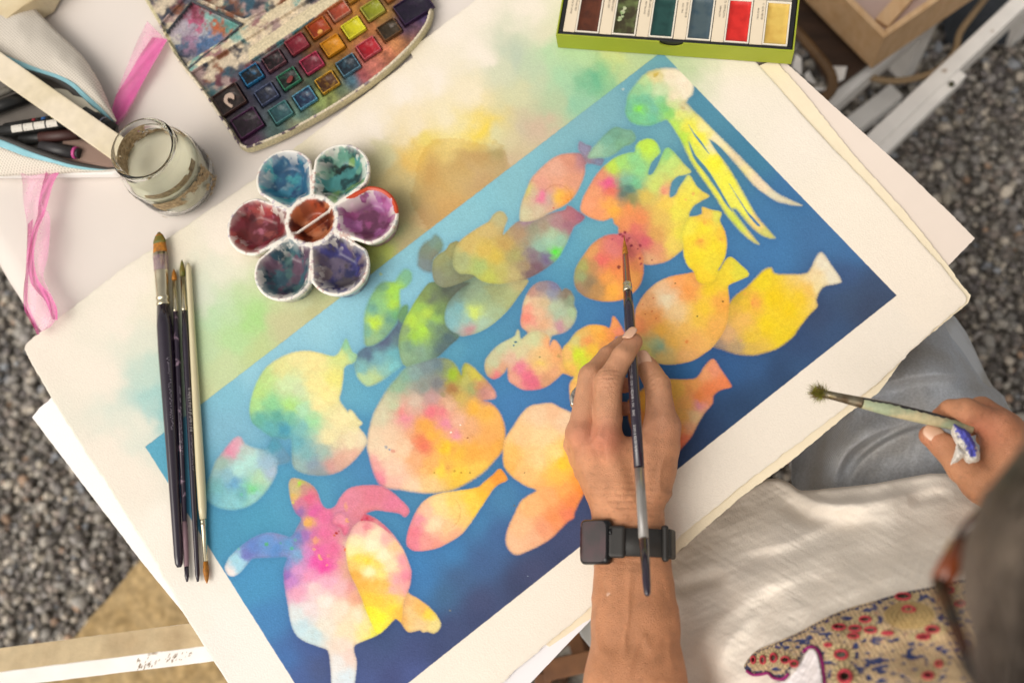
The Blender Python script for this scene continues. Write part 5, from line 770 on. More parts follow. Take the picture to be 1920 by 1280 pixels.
C_ = (JB[0], JB[1], jz); lathe('glass', prof+inn, m_glass, t_, C_)
lathe('water', [(0, .0042), (.028, .0045), (.0360, .0068), (.0384, .0145), (.0384, .0440), (.0378, .0475), (.030, .0472), (0, .0472)], m_water, t_, C_)
def wall_patch(name, rad, z0, z1, m, seed, thr, a0, a1, n=150, k=50):
    A_, Z_ = np.meshgrid(np.linspace(a0, a1, n), np.linspace(z0, z1, k), indexing='ij'); V = np.stack([C_[0]+rad*np.cos(A_), C_[1]+rad*np.sin(A_), C_[2]+Z_], -1).reshape(-1, 3)
    f = grid_faces(n, k); nz = (NZ[seed].fbm(A_*2.1+3, Z_*55, 5)+.25*(NZ[(seed+1) % 8].fbm(A_*25, Z_*700, 2)-.5)).ravel(); ok = nz[f].mean(1) > thr; return mesh(name, V, f[ok], m, t_)
wall_patch('brown_patch', .0420, .006, .044, m_jarbrown, 2, .555, 0, 6.28, 190, 60)  # mottled brown patches and bands, cut from the jar wall by noise
wall_patch('brown_band', .0286, .058, .078, m_jarbrown, 4, .50, 0.3, 4.2, 150, 30)
wall_patch('brown_band', .0374, .046, .056, m_jarbrown, 5, .46, 0, 6.28, 150, 20)
# ------------------------------------------------------------------ brushes
m_dk = mat('aubergine_lacquer', '#261d2c', .16, spec=.6, coat=.5, var=.15, vscale=30)
m_dk2 = mat('chipped_dark_lacquer', '#2a1f30', .28, col2='#8c7484', mixscale=120, thresh=(.62, .66), coat=.2)
m_fer = mat('nickel_ferrule', '#d2c8ac', .16, metal=1, var=.08, vscale=80, bump=.0001, bscale=200)
m_cr = mat('cream_lacquer', '#cfc4a0', .22, coat=.4, var=.05, vscale=25)
m_bro = mat('orange_bristle', '#b5721c', .55, col2='#8c5a18', mixscale=300, stretch=(1, 1, 1), bump=.0003, bscale=900)
m_bro2 = mat('olive_wet_bristle', '#5c6020', .45, col2='#7c6420', mixscale=200, bump=.0003, bscale=900)
m_pinkw = mat('bare_pinkish_wood', '#8c7078', .5, col2='#2c2430', mixscale=90, thresh=(.62, .66))
def brush(lab, uv0, uv1, z0, z1, spec_, group='brushes lying side by side on the paper', name='paint_brush'):
    """spec: (part name, t0, t1, [(t, radius mm)...], material, flatness)"""
    A0, A1 = at(*uv0, z0), at(*uv1, z1); t_ = empty(name, (A0+A1)/2, lab, 'brush', group); L = A1-A0
    for nm, pr, m, sq in spec_:
        ts = np.array([q[0] for q in pr]); rs = np.array([q[1] for q in pr])*.001; tube(nm, A0+L*ts[:, None], rs, m, t_, 16, True, sq)
    return t_, A0, L
def lettering(t_, A0, L, t0, t1, r, m, seed, side=1, w=.0009, off=None):
    """row of tiny raised print strokes along the handle"""
    R = np.random.default_rng(seed); d = L/np.linalg.norm(L); s = np.cross(d, [0, 0, 1]); s /= np.linalg.norm(s); up = np.cross(s, d); V = []; F = []; n = int((t1-t0)*np.linalg.norm(L)/.0012)
    for i in range(n):
        if R.random() < .22: continue
        t = t0+(t1-t0)*i/n; th = R.uniform(.5, .8)*side if off is None else off; c = A0+L*t+(s*math.sin(th)+up*math.cos(th))*(r+.00006); q = s*math.cos(th)-up*math.sin(th); a = R.uniform(.3, .5)*w*2; b = R.uniform(.00025, .0006)
        k = len(V); V += [c-q*a-d*b/2, c+q*a-d*b/2, c+q*a+d*b/2, c-q*a+d*b/2]; F.append((k, k+1, k+2, k+3))
    return mesh('lettering', V, F, m, t_, False)
m_print = mat('silver_print', '#9c94a0', .5)
zb = TP+.0066
t_, a0, l0 = brush('widest brush, orange filbert head and dark handle, leftmost of four lying together', (298, 436), (336, 1063), zb, zb, [
  ('bristles', [(0, 1.2), (.01, 4.4), (.03, 6.6), (.06, 7.6), (.07, 7.4)], m_bro, (1, .42)), ('ferrule', [(.068, 7.5), (.14, 6.9), (.205, 6.6), (.207, 7.1), (.214, 7.1), (.216, 6.5), (.222, 6.5), (.224, 7.0), (.233, 7.0), (.235, 6.5)], m_fer, (1, .8)),
  ('handle', [(.236, 6.4), (.30, 7.7), (.38, 7.8), (.55, 6.6), (.8, 5.0), (.97, 4.2), (.99, 3.6), (1, 2.0)], m_dk, (1, 1))]); lettering(t_, a0, l0, .40, .62, .0075, m_print, 1, -1, .0008)
tube('wet_tip', [a0+l0*t for t in (-.001, .012, .028, .036)], [.0013, .0046, .0068, .0069], m_bro2, t_, 16, True, (1, .43))
tube('wrapper_band', [a0+l0*t for t in (.078, .10, .125)], [.0077, .0074, .0073], mat('clear_mauve_film', '#b08ca8', .2, alpha=.3), t_, 16, False, (1.03, .85))
zb = TP+.0035
t_, a0, l0 = brush('thin dark brush with a worn pinkish handle end, lying right beside the widest brush', (326, 504), (351, 1090), zb, zb, [
  ('bristles', [(0, .3), (.012, 1.7), (.028, 2.6), (.04, 2.4)], m_bro, (1, 1)), ('ferrule', [(.038, 2.3), (.13, 2.5), (.132, 2.8), (.145, 2.8), (.148, 2.5)], m_fer, (1, 1)),
  ('handle', [(.149, 2.5), (.25, 3.1), (.45, 3.0), (.82, 2.4)], m_dk2, (1, 1)), ('worn_end', [(.821, 2.5), (.88, 2.7), (.955, 2.3)], m_pinkw, (1, 1)), ('handle_tip', [(.956, 2.3), (.985, 2.1), (1, .9)], m_dk, (1, 1))]); lettering(t_, a0, l0, .40, .62, .0030, m_print, 2, -1, .0007)
t_, a0, l0 = brush('thin round brush with an olive wet tip and dark handle, touching the cream handled brush', (341, 487), (371, 1090), zb+.0004, zb, [
  ('bristles', [(0, .3), (.012, 1.6), (.035, 2.9), (.056, 2.6)], m_bro2, (1, 1)), ('ferrule', [(.054, 2.5), (.155, 2.7), (.157, 3.1), (.168, 3.1), (.171, 2.7)], m_fer, (1, 1)),
  ('handle', [(.172, 2.7), (.28, 3.5), (.5, 3.2), (.8, 2.7), (.98, 2.2), (1, 1.0)], m_dk, (1, 1))]); lettering(t_, a0, l0, .42, .56, .0033, mat('white_print', '#b8b4b4', .5), 3, -1, .0014); lettering(t_, a0, l0, .57, .68, .0033, m_print, 4, -1, .0006)
t_, a0, l0 = brush('cream handled brush lying reversed, bristles towards the bottom, rightmost of the four brushes', (388, 1093), (353, 494), zb, zb+.001, [
  ('bristles', [(0, .4), (.012, 1.9), (.035, 2.9), (.062, 2.3)], m_bro, (1, 1)), ('ferrule', [(.06, 2.2), (.165, 2.6), (.167, 3.0), (.172, 3.0), (.174, 2.7), (.178, 3.0), (.184, 3.0), (.186, 2.7)], m_fer, (1, 1)),
  ('handle', [(.187, 3.0), (.22, 3.9), (.33, 4.3), (.5, 4.0), (.8, 3.1), (.985, 2.6), (1, 1.4)], m_cr, (1, 1))])
# brush in the painting hand
z0_, z1_ = TP+.0007, T+.125
A0, A1 = at(1170, 440, z0_), at(1214, 1117, z1_)
def along_px(v):                                                   # parameter along the brush for a photo row
    lo_, hi_ = 0., 1.
    for _ in range(30):
        m_ = (lo_+hi_)/2
        if pxn((A0+(A1-A0)*m_)[None])[1][0] < v: lo_ = m_
        else: hi_ = m_
    return lo_
k = [along_px(q) for q in (440, 452, 465, 476, 478, 531, 534, 545, 548, 580, 650, 760, 876, 880, 1008, 1012, 1095, 1112, 1117)]
m_clear = mat('clear_acrylic', '#8c8884', .08, spec=.6, coat=.6, var=.25, vscale=60, stretch=(8, .2, 1))
HB, a0, l0 = brush('long dark brush whose orange tip touches the painting, held in the watch hand', (1170, 440), (1214, 1117), z0_, z1_, [
  ('bristles', [(k[0], .15), (k[1], .9), (k[2], 2.2), (k[3], 2.9), (k[4], 2.8)], m_bro, (1, 1)), ('ferrule', [(k[4], 2.8), (k[5], 3.9), (k[5]+.001, 4.3), (k[6], 4.3), (k[6]+.004, 4.0), (k[6]+.006, 4.5), (k[7], 4.4), (k[7]+.002, 4.2)], m_fer, (1, 1)),
  ('handle', [(k[8], 4.2), (k[9], 4.8), (k[10], 5.0), (k[11], 4.7), (k[12], 4.3)], m_dk, (1, 1)), ('clear_grip', [(k[13], 4.2), (k[14], 4.0)], m_clear, (1, 1)), ('handle_end', [(k[15], 4.0), (k[16], 3.2), (k[17], 2.6), (k[18], 1.2)], m_dk, (1, 1))], None)
lettering(HB, a0, l0, k[10]+.05, k[11]+.13, .0047, mat('white_print_bars', '#b4b0b0', .5), 5, 1, .0013, off=.35)
# old stiff brush in the other hand
m_old = mat('paint_caked_handle', '#98a284', .6, col2='#b8ac88', mixscale=45, thresh=(.42, .58), var=.15, vscale=200, bump=.0005, bscale=300)
m_oldf = mat('dull_ferrule', '#8c8470', .35, metal=.8, col2='#6c5c48', mixscale=90, bump=.0003, bscale=200)
OB, a0, l0 = brush('old paint caked brush with splayed green bristles, held in the hand with the rag', (1541, 737), (1822, 803), T+.078, T+.060, [
  ('ferrule', [(0, 3.2), (.1, 3.6), (.255, 4.6), (.262, 4.9), (.27, 4.6)], m_oldf, (1, 1)), ('handle', [(.271, 4.7), (.45, 5.9), (.7, 5.6), (1, 4.6)], m_old, (1, 1))], None)
du = l0/np.linalg.norm(l0); sx_ = np.cross(du, [0, 0, 1]); sx_ /= np.linalg.norm(sx_)
sy_ = sx_ if pxn((a0+sx_*.01)[None])[1][0] < pxn(a0[None])[1][0] else -sx_; V = []; F = []; ts = np.linspace(.27, .92, 40)
for i, t in enumerate(ts):
    r = np.interp(t, [.27, .45, .7, 1], [4.7, 5.9, 5.6, 4.6])*.001+.00012; lo_ = -.45+.35*(NZ[2](t*60, .5)-.5)*1.6
    for th in np.linspace(-1.5, lo_, 5): V.append(a0+l0*t+(sy_*math.sin(-th)+np.array([0, 0, 1.])*math.cos(th))*r)
o = mesh('dark_stripe', V, grid_faces(40, 5), mat('black_lacquer_left', '#1c1820', .2, coat=.4), OB)
if False:
    me = o.data
    V2 = [a0+l0*t+(-sx_*math.sin(th)+np.cross(sx_, du)*math.cos(th))*(np.interp(t, [.27, .45, .7, 1], [4.7, 5.9, 5.6, 4.6])*.001+.00012) for t in ts for th in np.linspace(-1.5, -.45+.35*(NZ[2](t*60, .5)-.5)*1.6, 5)]
    off = np.array(OB.location)
    for vv, p in zip(me.vertices, V2): vv.co = Vector(p-off)
VV = []; FF = []
for i in range(700):
    d = -du*abs(RNG.normal(.55, .45))+RNG.normal(0, .6, 3); d /= np.linalg.norm(d); ln = RNG.uniform(.009, .0135)*(.75+.25*max(0, -np.dot(d, du))); p = a0+du*RNG.uniform(-.002, .002)+RNG.normal(0, .0012, 3); q = np.cross(d, RNG.normal(0, 1, 3)); q *= .00028/np.linalg.norm(q)
    n_ = len(VV); VV += [p-q, p+q, p+d*ln]; FF.append((n_, n_+1, n_+2))
mesh('bristles', VV, FF, mat('green_brown_bristle', '#8c8c30', .8, col2='#6c5424', mixscale=200), OB, False)
# ------------------------------------------------------------------ pink organza ribbon
def sheer(name, h, a):
    m = mat(name, h, .6, var=.12, vscale=70); t = m.node_tree; b = t.nodes['Principled BSDF']; b.inputs['Alpha'].default_value = a; b.inputs['Sheen Weight'].default_value = .4; return m
m_rib = sheer('sheer_pink', '#f090c4', .36); m_rib2 = sheer('sheer_pink_folded', '#e050a4', .66)
def ribbon(lab, strips):
    t_ = empty('organza_ribbon', at(*strips[0][0][0][:2], T), lab, 'ribbon', 'sheer pink ribbons on the cloth')
    for k, (P, z, m) in enumerate(strips):
        P = np.array(P, float); n = 60; tt = np.linspace(0, 1, len(P)); Q = smooth(P, 10, False); V = []; kk = 9
        for i, (x0, y0, x1, y1) in enumerate(Q):
            for j in range(kk):
                f = j/(kk-1); u, v = x0+(x1-x0)*f, y0+(y1-y0)*f; V.append(at(u, v, z+.0012*math.sin(f*9+i*.25+k)+.0022*abs(2*f-1)**3))
        mesh('ribbon_strip', V, grid_faces(len(Q), kk), m, t_)
ribbon('sheer pink ribbon crossing the cloth from under the palette to under the pencil case', [([(276,40,312,76),(256,80,302,92),(240,120,282,128),(222,165,262,170),(206,210,238,216),(200,232,222,238)], T+.003, m_rib), ([(286,70,314,74),(262,105,302,96),(238,146,276,140),(218,180,256,176),(208,216,236,212),(205,236,220,232)], T+.0055, m_rib2)])
ribbon('sheer pink ribbon trailing down over the white board edge to the corner of the painting', [
  ([(38,322,92,322),(42,345,88,340),(44,380,78,380),(50,420,92,400),(52,460,94,430),(50,500,90,480),(46,540,82,520),(50,575,100,560),(62,605,108,590),(70,626,96,612)], T+.0145, m_rib),
  ([(86,322,112,322),(80,345,100,345),(73,375,90,380),(70,405,82,405),(62,430,72,430),(54,470,64,470),(52,500,66,505),(58,530,75,530),(68,545,90,548),(85,565,106,575),(98,598,108,600)], T+.0155, m_rib2),
  ([(52,420,62,410),(50,470,60,470),(48,510,54,510),(44,545,52,550),(46,580,54,575),(62,612,68,606),(70,628,74,626)], T+.0135, m_rib2)])
# ------------------------------------------------------------------ mesh pencil case with markers, wood slat across it
m_mesh = mat('white_mesh_fabric', '#c9c0b4', .9, bump=.0002, bscale=300)
t = m_mesh.node_tree; tc = [n for n in t.nodes if n.type == 'TEX_COORD'][0]; ck = []
for dr in ('X', 'Y'):
    w = N(t, 'ShaderNodeTexWave', bands_direction=dr); w.inputs['Scale'].default_value = 118; mp = N(t, 'ShaderNodeMapping'); mp.inputs['Rotation'].default_value = (0, 0, .75); t.links.new(tc.outputs['Object'], mp.inputs[0]); t.links.new(mp.outputs[0], w.inputs['Vector']); ck.append(w)
mu = N(t, 'ShaderNodeMath', operation='MULTIPLY'); t.links.new(ck[0].outputs['Fac'], mu.inputs[0]); t.links.new(ck[1].outputs['Fac'], mu.inputs[1])
mx = N(t, 'ShaderNodeMix', data_type='RGBA'); mr = N(t, 'ShaderNodeMapRange'); mr.inputs[1].default_value = .25; mr.inputs[2].default_value = .6; t.links.new(mu.outputs[0], mr.inputs[0]); t.links.new(mr.outputs[0], mx.inputs[0])
mx.inputs[6].default_value = (*hx('dcd4c8'), 1); mx.inputs[7].default_value = (*hx('b0a698'), 1); t.links.new(mx.outputs[2], t.nodes['Principled BSDF'].inputs['Base Color'])
m_blue = mat('light_blue_trim', '#8cc0cc', .7, var=.08, vscale=80, bump=.0002, bscale=500); m_zip = mat('grey_zip_tape', '#4c4a48', .8, bump=.0003, bscale=700)
m_in = mat('grey_lining', '#6c6660', .9, var=.15, vscale=40)
zc = T+.0135; t_ = empty('pencil_case', at(80, 200, zc), 'open white mesh pencil case with light blue trim, lying under a wood slat', 'pencil case')
def strip(nm, top, bot, zt_, zb_, m, n=9, bulge=0., par=None):
    """cloth band between two pixel curves, with heights"""
    k = 48; a = smooth(top, 8, False); b = smooth(bot, 8, False)
    ia = np.linspace(0, len(a)-1, k); ib = np.linspace(0, len(b)-1, k); a = np.stack([np.interp(ia, range(len(a)), a[:, d]) for d in (0, 1)], 1); b = np.stack([np.interp(ib, range(len(b)), b[:, d]) for d in (0, 1)], 1); V = []
    for i in range(k):
        f0 = i/(k-1); za = np.interp(f0, np.linspace(0, 1, len(zt_)), zt_); zb_i = np.interp(f0, np.linspace(0, 1, len(zb_)), zb_)
        for j in range(n):
            f = j/(n-1); p = a[i]*(1-f)+b[i]*f; V.append(at(p[0], p[1], za*(1-f)+zb_i*f+bulge*math.sin(f*math.pi)+.0015*(NZ[4](p[0]/16, p[1]/16)-.5)*min(1, bulge*200)))
    o = mesh(nm, V, grid_faces(k, n), m, t_ if par is None else par); s = o.modifiers.new('solid', 'SOLIDIFY'); s.thickness = .0007; return o
upo = [(-80,-60),(-10,-18),(47,0),(75,28),(108,62),(140,92),(163,118),(186,156),(203,195),(218,228)]; upi = [(-110,60),(-50,76),(0,100),(32,113),(75,130),(112,142),(140,157),(163,178),(190,202),(216,229)]
upz = [(-112,76),(-50,92),(0,113),(35,126),(75,137),(108,148),(136,164),(158,186),(184,208),(217,233)]; upz2 = [(-112,84),(-50,98),(0,117),(42,131),(72,144),(100,152),(128,170),(152,193),(178,214),(219,238)]
hz = [.034, .034, .034, .033, .030, .024, .014]
strip('upper_panel', upo, upi, [T+.016]*6+[T+.014], [T+h for h in hz], m_mesh, 16, .006); strip('blue_trim', upi, upz, [T+h+.0005 for h in hz], [T+h for h in hz], m_blue, 5); strip('zip_tape', upz, upz2, [T+h for h in hz], [T+h-.002 for h in hz], m_zip, 3)
loz = [(-110,236),(-40,246),(0,255),(25,263),(62,277),(112,295),(150,306),(198,314),(222,312)]; loz2 = [(-112,244),(-40,254),(0,262),(22,270),(56,284),(106,301),(145,311),(196,318),(224,315)]; lob = [(-114,258),(-40,268),(0,276),(25,285),(50,294),(100,306),(130,314),(176,320),(226,317)]; lom = [(-120,300),(-40,322),(0,330),(30,329),(60,328),(100,326),(140,323),(178,321.5),(226,318)]
hl = [.032, .032, .031, .029, .024, .018, .0145]
strip('zip_tape', loz, loz2, [T+h-.002 for h in hl], [T+h for h in hl], m_zip, 3); strip('blue_trim', loz2, lob, [T+h for h in hl], [T+h-.0015 for h in hl], m_blue, 5); strip('lower_panel', lob, lom, [T+h-.0015 for h in hl], [T+.0145]*7, m_mesh, 8, .002)
V = [at(u, v, zc) for u, v in [(-120,80),(0,104),(80,132),(140,160),(222,236),(224,312),(190,316),(110,300),(0,262),(-120,250)]]; mesh('lining', V, [tuple(range(10))], m_in, t_, False)
strip('side_mesh', [(120,262),(160,262),(200,280),(222,296)], [(110,300),(150,306),(196,314),(222,312)], [T+.018, T+.016], [T+.016, T+.0145], mat('pinkish_mesh_lining', '#8c7468', .9, bump=.0004, bscale=900), 5)
m_mk = mat('matte_black_plastic', '#161616', .35, var=.2, vscale=80); m_mk2 = mat('charcoal_plastic', '#2c2a2c', .4); m_tile = mat('label_tile', '#c9c4ba', .5)
def marker(lab, uv0, uv1, z, r, parts, mm=None):
    A0, A1 = at(*uv0, z), at(*uv1, z); e = empty('marker', (A0+A1)/2, lab, 'marker', 'markers in the pencil case'); L = A1-A0
    for nm, t0, t1, k, m in parts: ts = np.array([t0, t0+.004, t1-.004, t1]); tube(nm, A0+L*ts[:, None], np.array([.85, 1, 1, .85])*r*k, m, e, 14)
    return e, A0, L
e, a0, l0 = marker('black marker with four white pictogram tiles and a blue end, nearest the lower zip', (-2, 248), (150, 226), T+.026, .0066, [('barrel', .03, .93, 1, m_mk), ('blue_end', 0, .028, .96, mat('blue_cap', '#4c9ccc', .4)), ('cap', .932, 1, .9, m_mk)])
d = l0/np.linalg.norm(l0); s = np.cross(d, [0, 0, 1]); s /= np.linalg.norm(s); s = s if pxn((a0+s*.01)[None])[1][0] > pxn(a0[None])[1][0] else -s
for i, (u0, u1) in enumerate(((28, 48), (50, 68), (70, 90), (93, 113))):
    t0, t1 = (u0+2)/152, (u1+2)/152; V = []
    for t in (t0, t1):
        for th in np.linspace(-.25, .95, 7): V.append(a0+l0*t+(s*math.sin(th)+np.array([0, 0, 1])*math.cos(th))*.00675)
    tl = mesh('label_tile', V, grid_faces(2, 7), m_tile, e)
    q0 = a0+l0*(t0*.75+t1*.25); q1 = a0+l0*(t0*.25+t1*.75); f = lambda q, th: q+(s*math.sin(th)+np.array([0, 0, 1])*math.cos(th))*.0069
    mesh('pictogram', [f(q0, .75), f(q0+d*.0008, .75), f(q1+d*.0008, .0), f(q1, .0)] if i != 1 else [f(q0, .75), f(q0+d*.001, .75), f(q0+d*.001, 0), f(q0, 0)], [(0, 1, 2, 3)], m_mk2, tl, False)
marker('black marker with a faint rust stripe, just below the tiled marker', (40, 262), (160, 250), T+.020, .0062, [('barrel', 0, .8, 1, m_mk), ('stripe', .3, .9, 1.0001, mat('rust_stripe', '#3c201c', .5)), ('cap', .9, 1, .85, m_mk)])
marker('charcoal marker with a pink ring at its end, deepest in the corner of the case', (78, 276), (150, 288), T+.019, .0070, [('barrel', 0, .86, 1, m_mk2), ('pink_ring', .862, .93, .96, mat('pink_plastic', '#c04c8c', .4)), ('cap', .932, 1, .8, m_mk2)])
marker('black marker lying highest at the left edge of the case, above the tiled marker', (-60, 222), (62, 178), T+.024, .0072, [('barrel', 0, .9, 1, m_mk), ('cap', .902, 1, .8, m_mk2)])
marker('grey ribbed pen crossing the left edge of the case above the black markers', (-60, 200), (36, 160), T+.028, .0042, [('barrel', 0, .95, 1, mat('grey_ribbed', '#6c6860', .5, var=.4, vscale=90)), ('cap', .95, 1, .8, m_mk)])
marker('thin dark marker with coloured dots, directly above the tiled marker', (10, 240), (118, 222), T+.021, .005, [('barrel', 0, .5, 1, m_mk), ('red_ring', .502, .56, 1.02, mat('red_plastic', '#8c2430', .4)), ('middle', .562, .66, 1, m_mk), ('blue_ring', .662, .74, 1.02, mat('blue_plastic', '#2c5c9c', .4)), ('neck', .742, .84, 1, m_mk), ('yellow_ring', .842, .92, 1.02, mat('yellow_plastic', '#b8a41c', .4))])
marker('black pen cap end showing between the slat and the upper zip', (160, 212), (208, 240), T+.022, .0078, [('barrel', 0, .7, 1, m_mk), ('chrome_band', .702, .74, 1.01, mat('dull_chrome', '#8c8c9c', .3, metal=.8)), ('cap', .742, 1, .93, m_mk)])
o = prism('eraser', [at(u, v, T+.027) for u, v in smooth([(98,172),(104,166),(128,170),(150,180),(172,200),(184,210),(150,208),(120,196)], 3)], .008, mat('cream_rubber', '#cfc8b4', .7), None, .001); tag(o, 'cream white eraser wedged under the upper zip of the pencil case', 'eraser')
t_ = empty('wooden_batten', at(100, 180, T+.045), 'cream painted wood slat lying across the pencil case, its end behind the water jar', 'slat')
zs = T+.046; p0, p1 = at(-120, 40, zs), at(226, 282, zs); bar('batten_body', p0, p1, .0252, .010, mat('cream_painted_slat', '#cdbf9f', .6, col2='#dccfb8', mixscale=12, var=.06, vscale=90, bump=.0005, bscale=70), t_, .0012)

o = prism('wood_block', [at(u, v, T+.030) for u, v in [(-90,-90),(120,-90),(72,-6),(40,14),(0,44),(-90,70)]], .03, m_cream, None, .0015); tag(o, 'cream wood block end in the extreme upper left corner, behind the mesh case', 'block')
# ------------------------------------------------------------------ the artist
PR = empty('person', (.34, -.12, 0), 'seated woman in white embroidered tunic and grey linen trousers, painting with her left hand', 'person')
m_skin = mat('skin', attr=True, rough=.42, spec=.35, sss=.12, var=.07, vscale=90, bump=.00022, bscale=750, bdet=5)
def J(u, v, h): return at(u, v, T+h*.001)
def nz3(X, Y, s, f): return NZ[s].fbm(X*f, Y*f, 3)-.5
_t = m_skin.node_tree; _v = N(_t, 'ShaderNodeTexVoronoi', feature='DISTANCE_TO_EDGE'); _v.inputs['Scale'].default_value = 560; _c = N(_t, 'ShaderNodeTexCoord'); _mp = N(_t, 'ShaderNodeMapping'); _mp.inputs['Scale'].default_value = (1, 1.6, 1)
_t.links.new(_c.outputs['Object'], _mp.inputs[0]); _t.links.new(_mp.outputs[0], _v.inputs['Vector']); _b0 = [n for n in _t.nodes if n.type == 'BUMP'][0]; _b1 = N(_t, 'ShaderNodeBump'); _b1.inputs['Distance'].default_value = .0011; _b1.inputs['Strength'].default_value = .8
_t.links.new(_v.outputs['Distance'], _b1.inputs['Height']); _t.links.new(_b0.outputs[0], _b1.inputs['Normal']); _t.links.new(_b1.outputs[0], _t.nodes['Principled BSDF'].inputs['Normal'])
m_tu_ = mat('white_crinkle_cotton_back', '#e6dccf', .9, var=.035, vscale=300, bump=.0004, bscale=150); m_trl = mat('grey_linen', '#bfc2c6', .9, col2='#a5a39f', mixscale=16, bump=.0003, bscale=900)
# left hand and forearm -------------------------------------------------
L = dict(iM=J(1138,824,54), iP=J(1141,716,60), iD=J(1168,668,57), iT=J(1188,641,50), mM=J(1090,816,50), mP=J(1109,706,46), mD=J(1140,668,33), mT=J(1168,643,20),
         rM=J(1086,834,32), rP=J(1104,744,24), rD=J(1142,722,16), rT=J(1172,722,13), pM=J(1092,858,18), pP=J(1108,790,14), pD=J(1140,768,11), pT=J(1172,766,11),
         tC=J(1222,915,36), tM=J(1241,800,40), tP=J(1233,722,40), tT=J(1211,683,33))
def lh(X, Y, Z):
    c = lambda a, b, ra, rb: cone(X, Y, Z, a, b, ra*.001, rb*.001); mid = lambda a, b, t: a*(1-t)+b*t
    idx = smin(smin(c(L['iM'], L['iP'], 12.8, 12.0), c(L['iP'], L['iD'], 11.4, 9.8), .004), c(L['iD'], L['iT'], 9.6, 8.2), .003)
    idx = smin(idx, c(L['iP']+[0, 0, .0015], L['iP']+[0, 0, .0016], 10.9, 10.8), .004)
    md = smin(smin(c(L['mM'], L['mP'], 12.6, 11.6), c(L['mP'], L['mD'], 10.6, 9.2), .004), c(L['mD'], L['mT'], 9.0, 7.6), .003)
    rg = smin(smin(c(L['rM'], L['rP'], 11.5, 10.4), c(L['rP'], L['rD'], 9.6, 8.6), .004), c(L['rD'], L['rT'], 8.4, 7.2), .003)
    pk = smin(smin(c(L['pM'], L['pP'], 10.5, 9.2), c(L['pP'], L['pD'], 8.6, 7.8), .004), c(L['pD'], L['pT'], 7.6, 6.6), .003)
    th = smin(smin(c(L['tC'], L['tM'], 17, 14.5), c(L['tM'], L['tP'], 14.0, 11.2), .005), c(L['tP'], L['tT'], 11.0, 8.6), .004); th = smin(th, c(mid(L['tP'], L['tT'], .45), mid(L['tP'], L['tT'], .8), 10.2, 9.6), .003)
    W1, W2 = J(1158, 985, 32), J(1202, 985, 32); U = lambda q: q
    pal = c(L['iM']+[0, 0, -.001], J(1168, 955, 43), 13, 16)
    for a, b, ra, rb in ((L['mM'], J(1152, 955, 41), 12.4, 16), (L['rM'], J(1150, 962, 31), 13, 16), (L['pM'], J(1156, 962, 25), 12, 15), (L['tM'], J(1205, 950, 35), 13.5, 18), (J(1150, 850, 46), J(1238, 842, 38), 13, 14), (J(1160, 880, 38), J(1230, 880, 34), 18, 17),
                         (J(1175, 930, 36), W2, 18, 17.5), (J(1160, 935, 36), W1, 18, 17.5)): pal = smin(pal, c(a, b, ra, rb), .009)
    arm = 1e3
    cs = [(W1, W2, 17.5, 17.5), (J(1156, 1045, 34), J(1211, 1045, 34), 17.5, 18), (J(1162, 1100, 38), J(1212, 1100, 38), 20.5, 21), (J(1168, 1160, 42), J(1212, 1160, 42), 24.5, 24.5), (J(1170, 1280, 50), J(1212, 1280, 50), 31, 31), (J(1190, 1420, 56), J(1235, 1420, 56), 35, 35), (J(1225, 1560, 62), J(1268, 1560, 62), 34, 34)]
    for i in range(len(cs)-1):
        for s in (0, 1): a = cs[i]; b = cs[i+1]; q = c(a[s], b[s], a[2+s], b[2+s]); arm = q if i == 0 and s == 0 else smin(arm, q, .010)
    arm = smin(arm, c(cs[-1][0], cs[-1][1], 34, 34), .01)
    h = smin(pal, arm, .010)
    fin = np.minimum(idx, md)+0; fin = smin(fin, rg, .0015); fin = smin(fin, pk, .0015)
    h = smin(h, fin, .0045); h = smin(h, th, .006)
    # knuckle bumps, tendons
    for k_, r_, up in (('iM', 8.5, 5.5), ('mM', 8.5, 5.0)): h = smin(h, c(L[k_]+[0, 0, up*.001], L[k_]+[0, 0, up*.001+.0001], r_, r_), .006)
    for k_, w in (('iM', J(1172, 940, 52)), ('mM', J(1160, 940, 50))): h = smin(h, c(L[k_]+[0, 0, .0075], w, 4.6, 6.2), .006)
    h = h+.0009*np.exp(-(((X-L['iM'][0]-.002)**2+(Y-L['iM'][1]+.022)**2)/.0002))*0
    rn = 1-abs(2*NZ[4].fbm((X-.13*Y)*55, Y*26, 2)-1); h = h-.0016*np.clip(rn-.72, 0, 1)*3*np.clip((L['iP'][1]-.012-Y)/.03, 0, 1)    # veins and tendons
    # skin creases
    def crease(h, cpt, dirv, wid, per, amp, rad):
        d = (X-cpt[0])*dirv[0]+(Y-cpt[1])*dirv[1]; r2 = (X-cpt[0])**2+(Y-cpt[1])**2+((Z-cpt[2])*.5)**2
        return h+amp*np.exp(-r2/rad**2)*np.clip(np.sin(d/per*6.283+2.5*nz3(X, Y, 3, 60)), -.2, 1)
    di = (L['iP']-L['iM']); di /= np.linalg.norm(di); h = crease(h, L['iP']+[0, 0, .010], di, 0, .0036, .0012, .012)
    dt = (L['tT']-L['tP']); dt /= np.linalg.norm(dt); h = crease(h, L['tP']+[0, 0, .008], dt, 0, .0040, .0011, .012)
    wc = J(1180, 968, 50); dw = J(1180, 900, 50)-wc; dw /= np.linalg.norm(dw); h = crease(h, wc, dw, 0, .0056, .0009, .034)
    return h
def bounds(pts, m): P = np.array(pts); return P.min(0)-m, P.max(0)+m
lo, hi = bounds([J(1060, 620, 0), J(1290, 1560, 100), J(1180, 1620, 20), J(1290, 640, 90)], .006); lo[0] -= .02; hi[0] += .03; lo[2] = T-.02; hi[2] = T+.105
